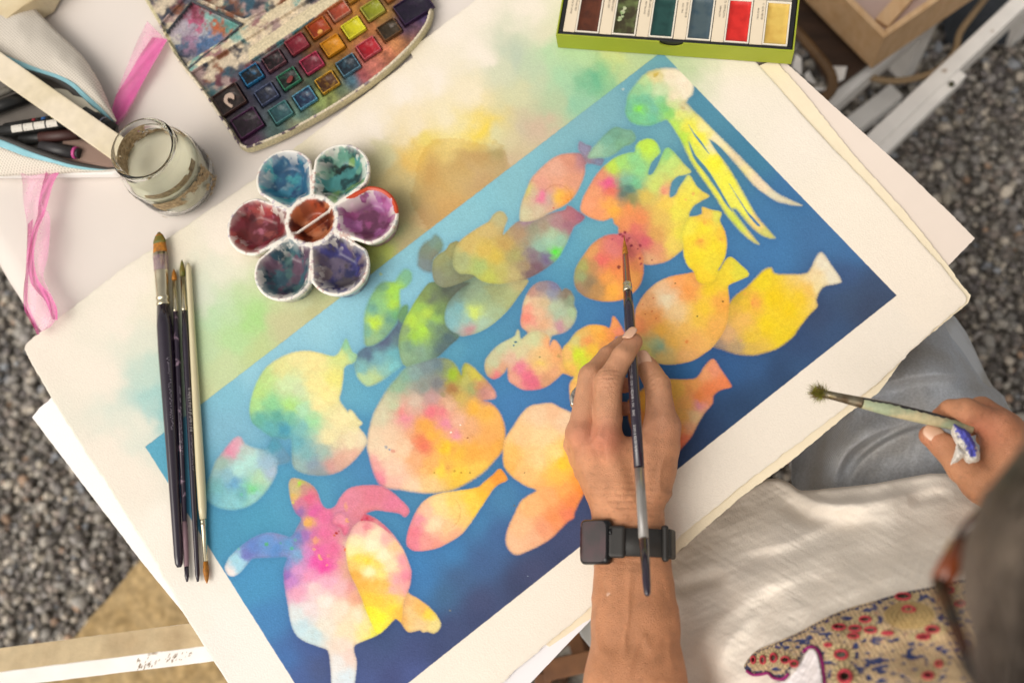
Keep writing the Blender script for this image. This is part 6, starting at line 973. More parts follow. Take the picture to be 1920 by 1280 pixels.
V1, F1 = surfnet(lh, lo, hi, .00145); V1 = relax(V1, F1, 1, .4)
def skincol(V, red):
    c = np.tile(hx('c38a66'), (len(V), 1)); n = NZ[2].fbm(V[:, 0]*55+V[:, 2]*30, V[:, 1]*55, 4)[:, None]; c = c*(1-.0)+0; c = c*(.78+.44*n)
    for p, r, k in red: d = np.exp(-((V-p)**2).sum(1)/r**2)[:, None]*k; c = c*(1-d)+hx('c26e58')*d
    n2 = NZ[5].fbm(V[:, 0]*260, V[:, 1]*260+V[:, 2]*90, 3); c[n2 > .70] *= .86; n3 = NZ[6](V[:, 0]*190, V[:, 1]*190+V[:, 2]*40); c = c*(1+.05*(n3-.5))[:, None]
    return c
C1 = skincol(V1, [(L['iM']+[0, 0, .01], .016, .75), (L['mM']+[0, 0, .01], .014, .5), (L['iP'], .012, .25), (L['iT'], .010, .45), (L['tT'], .012, .35), (L['tM'], .02, .3), (L['rT'], .012, .7), (L['pT'], .012, .7), (L['rD'], .012, .5)])
pale = np.array(hx('c89c80')); uu1, vv1 = pxn(V1); k = (sst(860, 780, vv1)*.25)[:, None]; C1 = C1*(1-k)+pale*k; k = (sst(1000, 1120, vv1)*.35)[:, None]; C1 = C1*(1-k)+np.array(hx('b67a52'))*k
q = np.hypot((uu1-1140)/1.0, (vv1-1113)) < 3.4; C1[q] = hx('e0b8a0')
# right hand -------------------------------------------------------------
Rr = dict(iM=J(1872,800,54), iP=J(1812,772,62), iD=J(1783,770,54), iT=J(1763,780,44), tC=J(1866,925,40), tM=J(1806,878,50), tP=J(1770,836,54), tT=J(1743,816,52), W=J(1935,905,42))
def rh(X, Y, Z):
    c = lambda a, b, ra, rb: cone(X, Y, Z, a, b, ra*.001, rb*.001)
    idx = smin(smin(c(Rr['iM'], Rr['iP'], 12.5, 11.2), c(Rr['iP'], Rr['iD'], 10.6, 9.6), .004), c(Rr['iD'], Rr['iT'], 9.2, 7.6), .003)
    md = smin(c(J(1890, 800, 44), J(1840, 768, 44), 12, 11), c(J(1840, 768, 44), J(1803, 786, 32), 10, 8.5), .004)
    rg = smin(c(J(1905, 812, 32), J(1862, 780, 30), 12, 10), c(J(1862, 780, 30), J(1820, 800, 20), 9.5, 8), .004)
    pk = smin(c(J(1915, 830, 22), J(1880, 800, 18), 11, 9), c(J(1880, 800, 18), J(1845, 822, 12), 8.5, 7), .004)
    th = smin(smin(c(Rr['tC'], Rr['tM'], 16, 12.5), c(Rr['tM'], Rr['tP'], 12.0, 10.6), .004), c(Rr['tP'], Rr['tT'], 10.6, 8.8), .003)
    W = Rr['W']; pal = c(Rr['iM']-[0, 0, .002], W, 15, 20)
    for a, b, ra, rb in ((J(1885, 820, 44), W, 15, 20), (J(1900, 835, 32), W-[0, 0, .006], 15, 18), (J(1908, 850, 22), W-[0, 0, .010], 13, 17), (J(1840, 905, 42), J(1900, 900, 42), 16, 20), (J(1872, 830, 44), J(1872, 880, 42), 12, 16)): pal = smin(pal, c(a, b, ra, rb), .009)
    arm = c(W+[0, .006, 0], J(2120, 960, 52)+[0, .006, 0], 20, 28); arm = smin(arm, c(W-[0, .008, 0], J(2120, 960, 52)-[0, .008, 0], 20, 28), .01); arm = smin(arm, c(J(2120, 960, 52), J(2330, 1060, 60), 34, 36), .012)
    h = smin(pal, arm, .012); fin = smin(smin(np.minimum(idx, md), rg, .0015), pk, .0015); h = smin(h, fin, .006); h = smin(h, th, .007)
    h = smin(h, c(Rr['iM']+[0, 0, .006], Rr['iM']+[0, 0, .0061], 8, 8), .006)
    d = Rr['tT']-Rr['tP']; d = d/np.linalg.norm(d); p = Rr['tP']+[0, 0, .008]; r2 = (X-p[0])**2+(Y-p[1])**2; h = h+.0005*np.exp(-r2/.010**2)*np.clip(np.sin(((X-p[0])*d[0]+(Y-p[1])*d[1])/.0036*6.283), -.2, 1)
    # web creases
    p = J(1838, 900, 60); d = np.array([.8, .25]); r2 = (X-p[0])**2+(Y-p[1])**2; h = h+.0005*np.exp(-r2/.016**2)*np.clip(np.sin(((X-p[0])*d[0]+(Y-p[1])*d[1])/.0042*6.283+2*nz3(X, Y, 2, 50)), -.2, 1)
    return h
lo, hi = bounds([J(1728, 740, 0), J(2340, 1075, 80), J(1900, 960, 60)], .012); lo[0] -= .01; lo[1] -= .02; hi[0] += .045; hi[1] += .02; lo[2] = T-.02; hi[2] = T+.105
V2, F2 = surfnet(rh, lo, hi, .0019); V2 = relax(V2, F2, 1, .4); C2 = skincol(V2, [(Rr['iM'], .02, .4), (Rr['iT'], .012, .5), (Rr['tT'], .014, .4), (J(1830, 800, 60), .016, .5)])
C2 = C2*.93
# head, torso, legs (coarse, mostly clothed or out of view) ------------------
HC = at(2395, 1245, 1.225); FD = np.array([-.36, .70, -.60]); FD /= np.linalg.norm(FD); SD = np.cross(FD, [0, 0, 1]); SD /= np.linalg.norm(SD); UD = np.cross(SD, FD)   # face direction, wearer's right, head up
def body(X, Y, Z):
    c = lambda a, b, ra, rb: cone(X, Y, Z, np.array(a), np.array(b), ra, rb)
    P = lambda f, s, u: HC+FD*f+SD*s+UD*u
    h = c(P(-.018, 0, .012), P(.010, 0, .006), .088, .082); h = smin(h, c(P(.052, 0, -.050), P(.058, 0, -.085), .052, .036), .03); h = smin(h, c(P(.088, 0, -.005), P(.110, 0, -.040), .008, .013), .010)
    h = smin(h, c(P(.080, -.030, .022), P(.080, .030, .022), .016, .016), .012); h = smin(h, c(P(.090, -.018, -.072), P(.090, .018, -.072), .009, .009), .008)
    for s in (-1, 1): h = smin(h, c(P(.062, .040*s, -.022), P(.050, .045*s, -.040), .024, .022), .014); h = smin(h, c(P(-.004, .080*s, .002), P(-.010, .086*s, -.026), .010, .008), .005)
    N0 = HC+np.array([.05, -.06, -.12]); h = smin(h, c(HC-FD*.02-UD*.05, N0, .055, .058), .03)
    SL, SR = np.array([.20, -.262, .975]), np.array([.445, .045, .975]); ch = np.array([.32, -.135, .90]); wa = np.array([.39, -.17, .70]); hipc = np.array([.41, -.19, .50])
    b = c(N0, ch, .062, .10); b = smin(b, c(SL, SR, .055, .055), .05); b = smin(b, c(ch+(SL-ch)*.35, wa, .105, .10), .06); b = smin(b, c(ch+(SR-ch)*.35, wa, .105, .10), .06); b = smin(b, c(wa, hipc, .13, .15), .05)
    b = smin(b, c(SL, np.array(J(1245, 1560, 62)), .048, .040), .03); b = smin(b, c(SR, np.array(J(2330, 1060, 60)), .048, .040), .03)
    for s, kn, an in ((-1, (-.02, .02, .53), (.03, -.03, .10)), (1, (.27, .27, .53), (.26, .22, .10))):
        b = smin(b, c(hipc+np.array([.05, .05, 0])*s*1.0, kn, .085, .058), .04); b = smin(b, c(kn, an, .055, .036), .03); b = smin(b, c(an, np.array(an)+[-.13, .11, -.045], .036, .028), .03)
    return smin(h, b, .03)
V3, F3 = surfnet(body, np.array([-.26, -.42, .0]), np.array([.70, .42, 1.30]), .0075); C3 = np.tile(hx('bd8158'), (len(V3), 1))
lips = np.exp(-(((V3-(HC+FD*.094-UD*.072))**2).sum(1))/.014**2)[:, None]; C3 = C3*(1-lips)+hx('a0504c')*lips
Vb = np.concatenate([V1, V2, V3]); Fb = np.concatenate([F1, F2+len(V1), F3+len(V1)+len(V2)]); Cb = np.concatenate([C1, C2, C3])
mesh('body', Vb, Fb, m_skin, PR, True, np.clip(Cb, 0, 1))
def torso_shell(X, Y, Z):
    c = lambda a, b, ra, rb: cone(X, Y, Z, np.array(a), np.array(b), ra, rb); e = .008
    SL, SR = np.array([.20, -.262, .975]), np.array([.445, .045, .975]); ch = np.array([.32, -.135, .90]); wa = np.array([.39, -.17, .70]); hipc = np.array([.41, -.19, .50])
    EL, ER = np.array(J(1245, 1560, 62)), np.array(J(2330, 1060, 60)); b = c(SL, SR, .055+e, .055+e); b = smin(b, c(ch+(SL-ch)*.35, wa, .105+e, .112+e), .06); b = smin(b, c(ch+(SR-ch)*.35, wa, .105+e, .112+e), .06); b = smin(b, c(wa, hipc, .14+e, .175), .05)
    b = smin(b, c(SL, SL+(EL-SL)*.72, .052+e, .058), .03); b = smin(b, c(SR, SR+(ER-SR)*.72, .052+e, .058), .03)
    b = b+.005*(NZ[3].fbm(X*14+Z*3, Y*14+Z*9, 3)-.5); ne = np.sqrt((X-HC[0]-.03)**2+(Y-HC[1]+.035)**2)-.072; b = np.maximum(b, np.where(Z > .99, -ne, -1)); return np.maximum(b, .42-Z)
V, F = surfnet(torso_shell, np.array([-.06, -.45, .38]), np.array([.72, .30, 1.08]), .0085); mesh('tunic_back', V, F, m_tu_, PR)
def leg_shell(X, Y, Z):
    c = lambda a, b, ra, rb: cone(X, Y, Z, np.array(a), np.array(b), ra, rb); hipc = np.array([.41, -.19, .50]); b = 1e3
    for s, kn, an in ((-1, (-.02, .02, .53), (.03, -.03, .10)), (1, (.27, .27, .53), (.26, .22, .10))):
        q = smin(c(hipc+np.array([.05, .05, 0])*s, kn, .095, .070), c(kn, an, .070, .062), .03); b = q if s < 0 else smin(b, q, .03)
    return np.maximum(b+.006*(NZ[2].fbm(X*16+Z*5, Y*16+Z*12, 3)-.5), .13-Z)
V, F = surfnet(leg_shell, np.array([-.12, -.32, .11]), np.array([.56, .37, .66]), .009); mesh('trouser_legs', V, F, m_trl, PR)
# eyes
m_eye = mat('eye_white', '#d8d0c8', .15); m_iris = mat('iris', '#3c2c1c', .15)
for s in (-1, 1):
    c = HC+FD*.072+SD*.032*s-UD*.002
    V, F = surfnet(lambda X, Y, Z: np.sqrt((X-c[0])**2+(Y-c[1])**2+(Z-c[2])**2)-.0125, c-.016, c+.016, .003); e = mesh('eye', V, F, m_eye, PR)
    c2_ = c+FD*.0095; V, F = surfnet(lambda X, Y, Z: np.sqrt((X-c2_[0])**2+(Y-c2_[1])**2+(Z-c2_[2])**2)-.0048, c2_-.007, c2_+.007, .0012); mesh('iris', V, F, m_iris, e)
# fingernails
m_nail = mat('fingernail', '#d4a88c', .22, spec=.5, coat=.3)
def nail(c, ax, nrm, ln, w, lift, dome=.0022, tip=.0015):
    ax = ax/np.linalg.norm(ax); nrm = nrm-ax*np.dot(nrm, ax); nrm /= np.linalg.norm(nrm); s = np.cross(ax, nrm); n = 15; V = []
    for i in range(n):
        for j in range(n):
            a, b = 2*i/(n-1)-1, 2*j/(n-1)-1; r = (abs(a)**3+abs(b)**3)**(1/3); q = max(abs(a), abs(b)); k = q/r if r > 1e-6 else 1
            aa, bb = a*k, b*k; V.append(c+ax*aa*ln/2+s*bb*w/2+nrm*(lift-dome*bb*bb-.0010*aa*aa*(aa < 0)-.0006*max(aa, 0)**2))
    o = mesh('fingernail', V, grid_faces(n, n), m_nail, PR); md = o.modifiers.new('s', 'SOLIDIFY'); md.thickness = .0006; return o
nail(J(1187, 636, 50), L['iT']-L['iD'], np.array([-.55, .25, .80]), .0140, .0120, .0088); nail(J(1211, 679, 33), L['tT']-L['tP'], np.array([-.25, .05, .97]), .0165, .0135, .0090)
nail(J(1748, 817, 52), Rr['tT']-Rr['tP'], np.array([-.05, .15, .98]), .0165, .0140, .0090)
# watch -----------------------------------------------------------------
WC = J(1184, 1019, 36); axd = J(1184, 980, 36)-J(1184, 1060, 36); axd /= np.linalg.norm(axd); wr = np.cross(axd, [0, 0, 1]); wr /= np.linalg.norm(wr)
if pxn((WC+wr*.02)[None])[0][0] < pxn(WC[None])[0][0]: wr = -wr
wu = np.cross(wr, axd); wu = wu if wu[2] > 0 else -wu
t_ = empty('wristwatch', WC, 'black square smartwatch on a charcoal rubber strap, worn on the wrist of the painting hand', 'watch')
m_rub = mat('charcoal_rubber', '#2a2826', .45, var=.1, vscale=80, bump=.0001, bscale=300); m_case = mat('black_aluminium', '#1c1c1e', .25, metal=.6, coat=.3)
m_scr = mat('dark_watch_glass', '#200e0c', .05, spec=.8, coat=1.0, col2='#3a1c20', mixscale=45)
ea_, eb_ = .0315, .0215; V = []; n = 72; wdt = [-.0118, -.0112, .0112, .0118]
for i in range(n):
    a = 2*math.pi*i/n; p = WC+wr*ea_*math.cos(a)+wu*(eb_*math.sin(a)+.001); nr = wr*math.cos(a)/ea_+wu*math.sin(a)/eb_; nr /= np.linalg.norm(nr)
    for wv, dz in ((-.0118, 0), (-.0112, .0018), (.0112, .0018), (.0118, 0), (.0112, -.0004), (-.0112, -.0004)): V.append(p+axd*wv+nr*dz)
F = [(i*6+j, i*6+(j+1) % 6, ((i+1) % n)*6+(j+1) % 6, ((i+1) % n)*6+j) for i in range(n) for j in range(6)]; mesh('strap', V, F, m_rub, t_)
def ring_at(a): p = WC+wr*ea_*math.cos(a)+wu*(eb_*math.sin(a)+.001); nr = wr*math.cos(a)/ea_+wu*math.sin(a)/eb_; return p, nr/np.linalg.norm(nr)
for a0, wd_, dz in ((.62, .0040, .0046),):                           # keeper loop and strap end, right side
    V = []; 
    for sgn in (-1, 1):
        pass
    p, nr = ring_at(.55); tg = np.cross(axd, nr)
    def rbox(c, ax, ay, az, sx, sy, sz, e, m, nm, par):
        h = min(sx, sy, sz)/7
        def f(X, Y, Z):
            D = np.stack([X-c[0], Y-c[1], Z-c[2]], -1); q = np.stack([abs(D@ax)-sx+e, abs(D@ay)-sy+e, abs(D@az)-sz+e], -1); return np.linalg.norm(np.maximum(q, 0), axis=-1)+np.minimum(q.max(-1), 0)-e
        R = math.sqrt(sx*sx+sy*sy+sz*sz)+h*2; ext = np.abs(np.stack([ax*sx, ay*sy, az*sz])).sum(0)+2*h
        V, F = surfnet(f, c-ext, c+ext, max(h, .0006)); return mesh(nm, V, F, m, par)
    rbox(p+nr*.0022, tg, axd, nr, .0026, .0152, .0032, .0024, m_rub, 'strap_loop', t_)
    p2, n2 = ring_at(.22); t2 = np.cross(axd, n2); rbox(p2+n2*.0026, t2, axd, n2, .0075, .0125, .0028, .0024, m_rub, 'strap_end', t_)
ac = math.pi*.86; p, nr = ring_at(ac); tg = np.cross(axd, nr); nv = nr*.84+wu*.52; nv /= np.linalg.norm(nv); tgv = np.cross(axd, nv); cc = p+nv*.0065+wr*.0030
rbox(cc, tgv, axd, nv, .0158, .0190, .0052, .0048, m_case, 'watch_case', t_)
ss = cc+nv*.0046; V = []
n = 17
for i in range(n):
    for j in range(n):
        a, b = 2*i/(n-1)-1, 2*j/(n-1)-1; r = (a**6+b**6)**(1/6); q = max(abs(a), abs(b)); k = q/r if r > 1e-6 else 1; V.append(ss+tgv*a*k*.0138+axd*b*k*.0170+nv*(.0011-.0007*q**4))
mesh('screen', V, grid_faces(n, n), m_scr, t_)
sgn = 1 if np.dot(tgv, wr) > 0 else -1; cr = cc+tgv*sgn*.0160; tube('crown', [cr+axd*.008-tgv*sgn*.001, cr+axd*.008+tgv*sgn*.0016], [.0034, .0032], m_case, t_, 16); 
V, F = [], []
lug, nl = ring_at(math.pi*.78); rbox(cc+tgv*sgn*.0190-nv*.0030, (tgv*sgn*.85-nv*.5)/np.linalg.norm(tgv*sgn*.85-nv*.5), axd, np.cross((tgv*sgn*.85-nv*.5), axd)/np.linalg.norm(np.cross((tgv*sgn*.85-nv*.5), axd)), .0075, .0135, .0030, .0028, m_rub, 'strap_lug', t_)
# ring with a leaf --------------------------------------------------------
rc = J(1094, 752, 27); t_ = empty('leaf_ring', rc, 'silver ring with a ribbed leaf, worn on a folded finger of the painting hand', 'ring'); m_sil = mat('oxidised_silver', '#c4c0b8', .28, metal=1, col2='#4c4844', mixscale=260, thresh=(.45, .7))
fd_ = L['rP']-L['rM']; fd_ /= np.linalg.norm(fd_); fx, fy, _ = frame_of(fd_); a = np.linspace(0, 2*math.pi, 33)
tube('band', [J(1096, 762, 26)+(fx*math.cos(q)+fy*math.sin(q))*.0118 for q in a], .0016, m_sil, t_, 8, False)
lc = J(1082, 741, 32); l1 = J(1088, 722, 31)-lc; l1 = l1/np.linalg.norm(l1); l2 = np.cross(l1, [.35, .1, .93]); l2 /= np.linalg.norm(l2); l3 = np.cross(l1, l2); V = []
for i in range(21):
    for j in range(9): f = i/20; g = j/4-1; w = .0042*math.sin(math.pi*min(1, .08+f*.92))**.7+.0001; V.append(lc+l1*(f-.5)*.0195+l2*g*w*1.25+l3*(.0012*g*g+.0003*math.sin(f*60+abs(g)*5)))
o = mesh('leaf', V, grid_faces(21, 9), m_sil, t_); md = o.modifiers.new('s', 'SOLIDIFY'); md.thickness = .0007
# rag -------------------------------------------------------------------
t_ = empty('paint_rag', J(1812, 820, 62), 'crumpled white paper rag with a violet blue stain, gripped beside the old brush', 'rag')
def crumple(poly, zf, seed, dens=46):
    P = smooth(poly, 3); x0, y0 = P.min(0)-2; x1, y1 = P.max(0)+2; gx_, gy_ = np.meshgrid(np.linspace(x0, x1, dens), np.linspace(y0, y1, dens), indexing='ij'); d = psdf(gx_, gy_, P)
    z = zf(gx_, gy_)+.0055*(np.abs(NZ[seed].fbm(gx_/11, gy_/11, 3)-.5)*2-.3)-.010*sst(-7, 1, d); V = atn(gx_, gy_, z); f = grid_faces(dens, dens, True); ok = (d.ravel()[f] < .6).all(1); return V.reshape(-1, 3), f[ok], gx_.ravel(), gy_.ravel(), d.ravel()
V, F, gx_, gy_, d = crumple([(1784,793),(1793,792),(1803,800),(1815,808),(1824,822),(1832,838),(1838,852),(1836,864),(1826,868),(1812,868),(1806,860),(1800,845),(1790,830),(1783,812)], lambda u, v: T+.072+u*0, 2)
cc_ = np.tile(hx('dcd6cc'), (len(V), 1)); bl = psdf(gx_+(NZ[1].fbm(gx_/4, gy_/4, 3)-.5)*14, gy_, [(1783,790),(1797,791),(1817,806),(1830,830),(1830,855),(1820,856),(1812,835),(1795,812)]); k = sst(2, -1, bl)[:, None]; cc_ = cc_*(1-k)+hx('5a5cb8')*k
m_rag = mat('tissue_rag', attr=True, rough=.9, bump=.0003, bscale=700); o = mesh('rag_body', V, F, m_rag, t_, True, cc_)
V, F, gx_, gy_, d = crumple([(1792,822),(1800,838),(1812,848),(1808,856),(1796,866),(1788,869),(1782,872),(1785,860),(1790,846),(1793,832)], lambda u, v: T+.078+u*0, 5, 30); o = mesh('loose_corner', V, F, m_rag, t_, True, np.tile(hx('e8e2da'), (len(V), 1)))
# trousers ----------------------------------------------------------------
m_tr = mat('grey_blue_linen', '#b9c0ca', .9, col2='#a29f9c', mixscale=16, thresh=(.3, .75), var=.16, vscale=420, bump=.0003, bscale=900, wave=('X', 420, 1), sheen=.2)
def ridge(u, v, P, w, h, asym=1.0):
    """raised fold along a pixel polyline"""
    P = smooth(P, 5, False); d2 = np.full(u.shape, 1e9); sg = np.zeros(u.shape); tt = np.zeros(u.shape); n = len(P)-1
    for i in range(n):
        ax_, ay_ = P[i]; ex, ey = P[i+1]-P[i]; wx, wy = u-ax_, v-ay_; t = np.clip((wx*ex+wy*ey)/(ex*ex+ey*ey+1e-9), 0, 1); dd = (wx-ex*t)**2+(wy-ey*t)**2; cr_ = wx*ey-wy*ex; m = dd < d2; d2 = np.where(m, dd, d2); sg = np.where(m, np.sign(cr_), sg); tt = np.where(m, (i+t)/n, tt)
    d = np.sqrt(d2)*np.where(sg > 0, 1/asym, asym); return h*np.exp(-(d/w)**2)*sst(0, .35, tt)*sst(1, .65, tt)
def cloth(nm, u0, u1, nu, v0f, v1f, nv, zf, m, parent, mask=None, solid=.0012, cols=None):
    uu_ = np.linspace(u0, u1, nu)[:, None]+np.zeros((1, nv)); q = np.linspace(0, 1, nv)[None]; vv_ = v0f(uu_[:, :1])*(1-q)+v1f(uu_[:, :1])*q; z = zf(uu_, vv_); V = atn(uu_, vv_, z).reshape(-1, 3); f = grid_faces(nu, nv, True)
    if mask is not None: mk = mask(uu_, vv_).ravel(); f = f[mk[f].all(1)]
    o = mesh(nm, V, f, m, parent, True, cols(uu_, vv_).reshape(-1, 3) if cols else None)
    if solid: s = o.modifiers.new('s', 'SOLIDIFY'); s.thickness = solid; s.offset = -1
    return o
def edge_u(v): return np.interp(v, [540, 603, 629, 656, 688, 718, 730, 743, 766, 787, 830, 900, 1000, 1150], [1760, 1785, 1796, 1812, 1830, 1851, 1869, 1883, 1892, 1894, 1900, 1925, 1990, 2060])
def trz(u, v):
    e = edge_u(v)-u; z = .635-.0+.045*np.exp(-((u-1740)/130.)**2)*np.exp(-((v-800)/170.)**2); z = z-.13*(1-np.sqrt(np.clip(1-np.clip(1-e/85., 0, 1)**2, 0, 1)))
    z = z+ridge(u, v, [(1600,745),(1650,722),(1700,706),(1760,699),(1820,706),(1870,726)], 26, .024, 2.1); z = z+ridge(u, v, [(1555,915),(1572,870),(1600,835),(1650,805),(1720,785)], 18, .026, 1.8)+ridge(u, v, [(1590,915),(1612,872),(1650,838),(1700,812),(1750,800)], 12, .017, .6)
    z = z+ridge(u, v, [(1560,800),(1600,770),(1660,748)], 26, .006)+.004*(NZ[4].fbm(u/70, v/70, 3)-.5)+.0035*(NZ[2].fbm((u+v*.3)/16, (v-u*.3)/52, 3)-.5)
    return z-.085*sst(1585, 1500, u+(v-860)*.25)
cloth('trousers', 1380, 1, 1, lambda u: u, lambda u: u, 1, lambda u, v: u, m_tr, PR) if False else None
NUu, NVv = 190, 220; vv_ = np.linspace(520, 1120, NVv)[None]+np.zeros((NUu, 1)); q_ = np.linspace(0, 1, NUu)[:, None]; uL = 1484+np.clip(vv_-900, 0, 300)*.2; uu_ = uL*(1-q_)+edge_u(vv_)*q_
V = atn(uu_, vv_, trz(uu_, vv_)).reshape(-1, 3); f = grid_faces(NUu, NVv, True); o = mesh('trousers', V, f, m_tr, PR)
s = o.modifiers.new('s', 'SOLIDIFY'); s.thickness = .0015
# tunic -------------------------------------------------------------------
m_tu = mat('white_crinkle_cotton', '#e6dccf', .9, var=.035, vscale=300, bump=.0004, bscale=150, stretch=(4, 1.2, 3))
HT = [(1240,1050,.69),(1300,1000,.68),(1380,940,.665),(1440,900,.655),(1500,920,.665),(1600,915,.685),(1700,900,.70),(1800,890,.715),(1900,900,.72),(1250,1160,.70),(1290,1280,.72),(1340,1120,.705),(1400,1010,.69),(1500,980,.70),(1600,970,.715),(1720,960,.74),(1820,960,.76),
      (1420,1120,.745),(1520,1060,.75),(1640,1020,.775),(1760,1020,.80),(1860,1040,.84),(1400,1220,.78),(1480,1160,.805),(1580,1120,.83),(1680,1090,.85),(1780,1080,.88),(1400,1290,.80),(1480,1240,.86),(1560,1200,.89),(1660,1170,.92),(1760,1160,.95),(1860,1160,.98),(1960,1160,1.0),
      (1500,1300,.88),(1600,1290,.93),(1700,1290,.965),(1820,1300,.99),(1300,1420,.70),(1340,1700,.62),(1600,1450,.95),(1800,1500,1.0),(2000,1400,1.01),(2200,1200,1.0),(2100,1000,.90),(2000,920,.74),(2500,1100,.95),(2500,1700,.95),(2000,1900,.95),(1700,1900,.85)]
def hemv(u): return np.interp(u, [1180, 1240, 1320, 1400, 1436, 1460, 1481, 1495, 1502, 1530, 1549, 1595, 1640, 1709, 1743, 1773, 1790, 1840, 1900, 2200, 2600], [1040, 985, 950, 912, 897, 896, 905, 916, 919, 918, 915, 911, 906, 893, 887, 887, 890, 905, 915, 940, 900])
def tuz(u, v):
    z = interp(HT, u, v, 55, 1.7)
    z = z+ridge(u, v, [(1330,1075),(1400,1032),(1480,1012),(1560,975),(1650,962),(1740,968)], 30, .014, 1.8)+ridge(u, v, [(1440,898),(1490,925),(1540,945),(1620,945),(1700,930),(1780,915)], 16, .011, .7)
    z = z-ridge(u, v, [(1452,905),(1490,950),(1540,972),(1600,970),(1680,945)], 20, .014)+ridge(u, v, [(1270,1280),(1310,1200),(1370,1140),(1440,1095),(1530,1065),(1640,1050)], 36, .013, 1.6)-ridge(u, v, [(1250,1110),(1310,1090),(1370,1080)], 16, .010)
    z = z+ridge(u, v, [(1330,1280),(1360,1210),(1400,1160),(1450,1130)], 26, .010, 1.5)-ridge(u, v, [(1700,940),(1740,930),(1790,925)], 12, .006)
    fan = np.exp(-((v-(1262-.42*(u-1400)))/75.)**2)*sst(1380, 1480, u); th = np.arctan2(v-1500, u-2050); z = z+.0035*fan*(NZ[3].fbm((u*.86+v*.45)/7.5, (v*.86-u*.45)/70., 2)-.5)*1.6
    z = z+.0026*(NZ[5].fbm((u*.94-v*.34)/60, (v*.94+u*.34)/16, 3)-.5)+.0016*(NZ[6].fbm((u*.5-v*.86)/7, (v*.5+u*.86)/60, 3)-.5)
    return z-.010*np.exp(-np.maximum(v-hemv(u), 0)/2.5)
cloth('tunic', 1180, 2560, 560, hemv, lambda u: u*0+1850, 400, tuz, m_tu, PR, lambda u, v: (v > hemv(u)-1) & ((v < 1700-(u-1300)*1.2*0) | True), 0)
# embroidered yoke
yo = [(1395,1252),(1400,1238),(1420,1218),(1455,1203),(1500,1183),(1530,1166),(1580,1143),(1640,1125),(1700,1108),(1760,1097),(1830,1080),(1960,1060),(2050,1300),(1900,1500),(1620,1500),(1548,1290),(1541,1240),(1536,1222),(1528,1213),(1518,1213),(1508,1220),(1500,1236),(1480,1256),(1466,1270),(1452,1271),(1440,1262),(1425,1262),(1410,1262)]
YO = smooth(yo, 3)
gu, gv = np.meshgrid(np.linspace(1385, 2000, 620), np.linspace(1060, 1480, 420), indexing='ij'); d = psdf(gu, gv, YO); n1 = NZ[6].fbm(gu/4, gv/2.6, 2)
# small knots of thread in rows
cu, cv = gu+gv*.35, gv+gu*.42; kn = np.zeros(gu.shape); 
for (fx_, fy_, ph) in ((6.6, 4.4, 0),):
    ju = np.floor(cv/fy_); sx2 = (cu/fx_+.5*(ju % 2))%1-.5; sy2 = (cv/fy_) % 1-.5; kn = np.exp(-((sx2/.33)**2+(sy2/.36)**2)*1.2)
blue = NZ[2].fbm(gu/11, gv/6, 2); RG = [(1693,1117,21,9),(1622,1160,16,8),(1573,1174,18,7.5),(1603,1177,17,8),(1632,1180,17,8),(1600,1191,16,6.5),(1705,1142,17,8),(1748,1179,19,9),(1731,1193,19,6.5),(1577,1226,18,12),(1584,1267,18,17),(1412,1236,6,10),(1430,1236,7,11),(1450,1232,9,12),(1472,1236,12,9),(1489,1243,11,9),(1664,1186,16,3.5),(1740,1265,15,9),(1760,1243,10,8),(1780,1105,14,8),(1800,1130,12,7),(1552,1208,10,4)]
med = np.hypot((gu-1705)/48, (gv-1153)/26); near = np.full(gu.shape, 9.0)
for x, y, a, b in RG: near = np.minimum(near, np.hypot((gu-x)/(a+7), (gv-y)/(b+5)))
bm_ = sst(.58, .66, blue)*(1-sst(1.15, .98, near))*(1-sst(1.12, 1.0, med)); bm_ = np.maximum(bm_, .9*sst(.52, .60, blue+.05)*sst(9, 14, -d)*sst(30, 20, -d)*sst(1.05, 1.2, near))
thr = hx('cfb48e'); c = thr*(.58+.70*kn)[..., None]*(.85+.3*n1)[..., None]; c = c*(1-bm_[..., None])+hx('2f3c6c')*(.8+.4*n1)[..., None]*bm_[..., None]
rad = np.zeros(gu.shape)
for x, y, a, b in RG:
    q = np.hypot((gu-x)/a, (gv-y)/b); an = np.arctan2((gv-y)/b, (gu-x)/a); m = (q > .75) & (q < 1.45); rad = np.where(m, .5+.5*np.sin(an*13), rad); c = np.where(m[..., None], hx('cdb88c')*(.45+.65*rad)[..., None], c)
sp_ = NZ[7](gu/3.1, gv/2.2) > .93; c = np.where((sp_ & (med > 1))[..., None], hx('a8483c'), c); c = np.where(((d > -5.5) & (kn < .45))[..., None], hx('3c3c50'), c)
rgm = np.sin(med*34)*.5+.5; inm = (med < 1)[..., None]; c = np.where(inm, hx('b89c68')*(.72+.45*rgm*(.6+.4*kn))[..., None], c)
z = tuz(gu, gv)+.0016+.0011*kn*(1-bm_)-.0006*bm_+np.where(med < 1, .004*(1-med), 0); V = atn(gu, gv, z).reshape(-1, 3); f = grid_faces(620, 420, True); ok = (d.ravel()[f] < .3).all(1)
YK = mesh('embroidered_yoke', V, f[ok], mat('thread_embroidery', attr=True, rough=.85, bump=.0004, bscale=900), PR, True, np.clip(c, 0, 1).reshape(-1, 3))
m_red = mat('crimson_thread', '#b83c48', .75, bump=.0004, bscale=1200, var=.2, vscale=900); m_mir = mat('tiny_mirror', '#7c7468', .12, metal=.9, col2='#3c3028', mixscale=120); m_mag = mat('magenta_piping', '#901c68', .7)
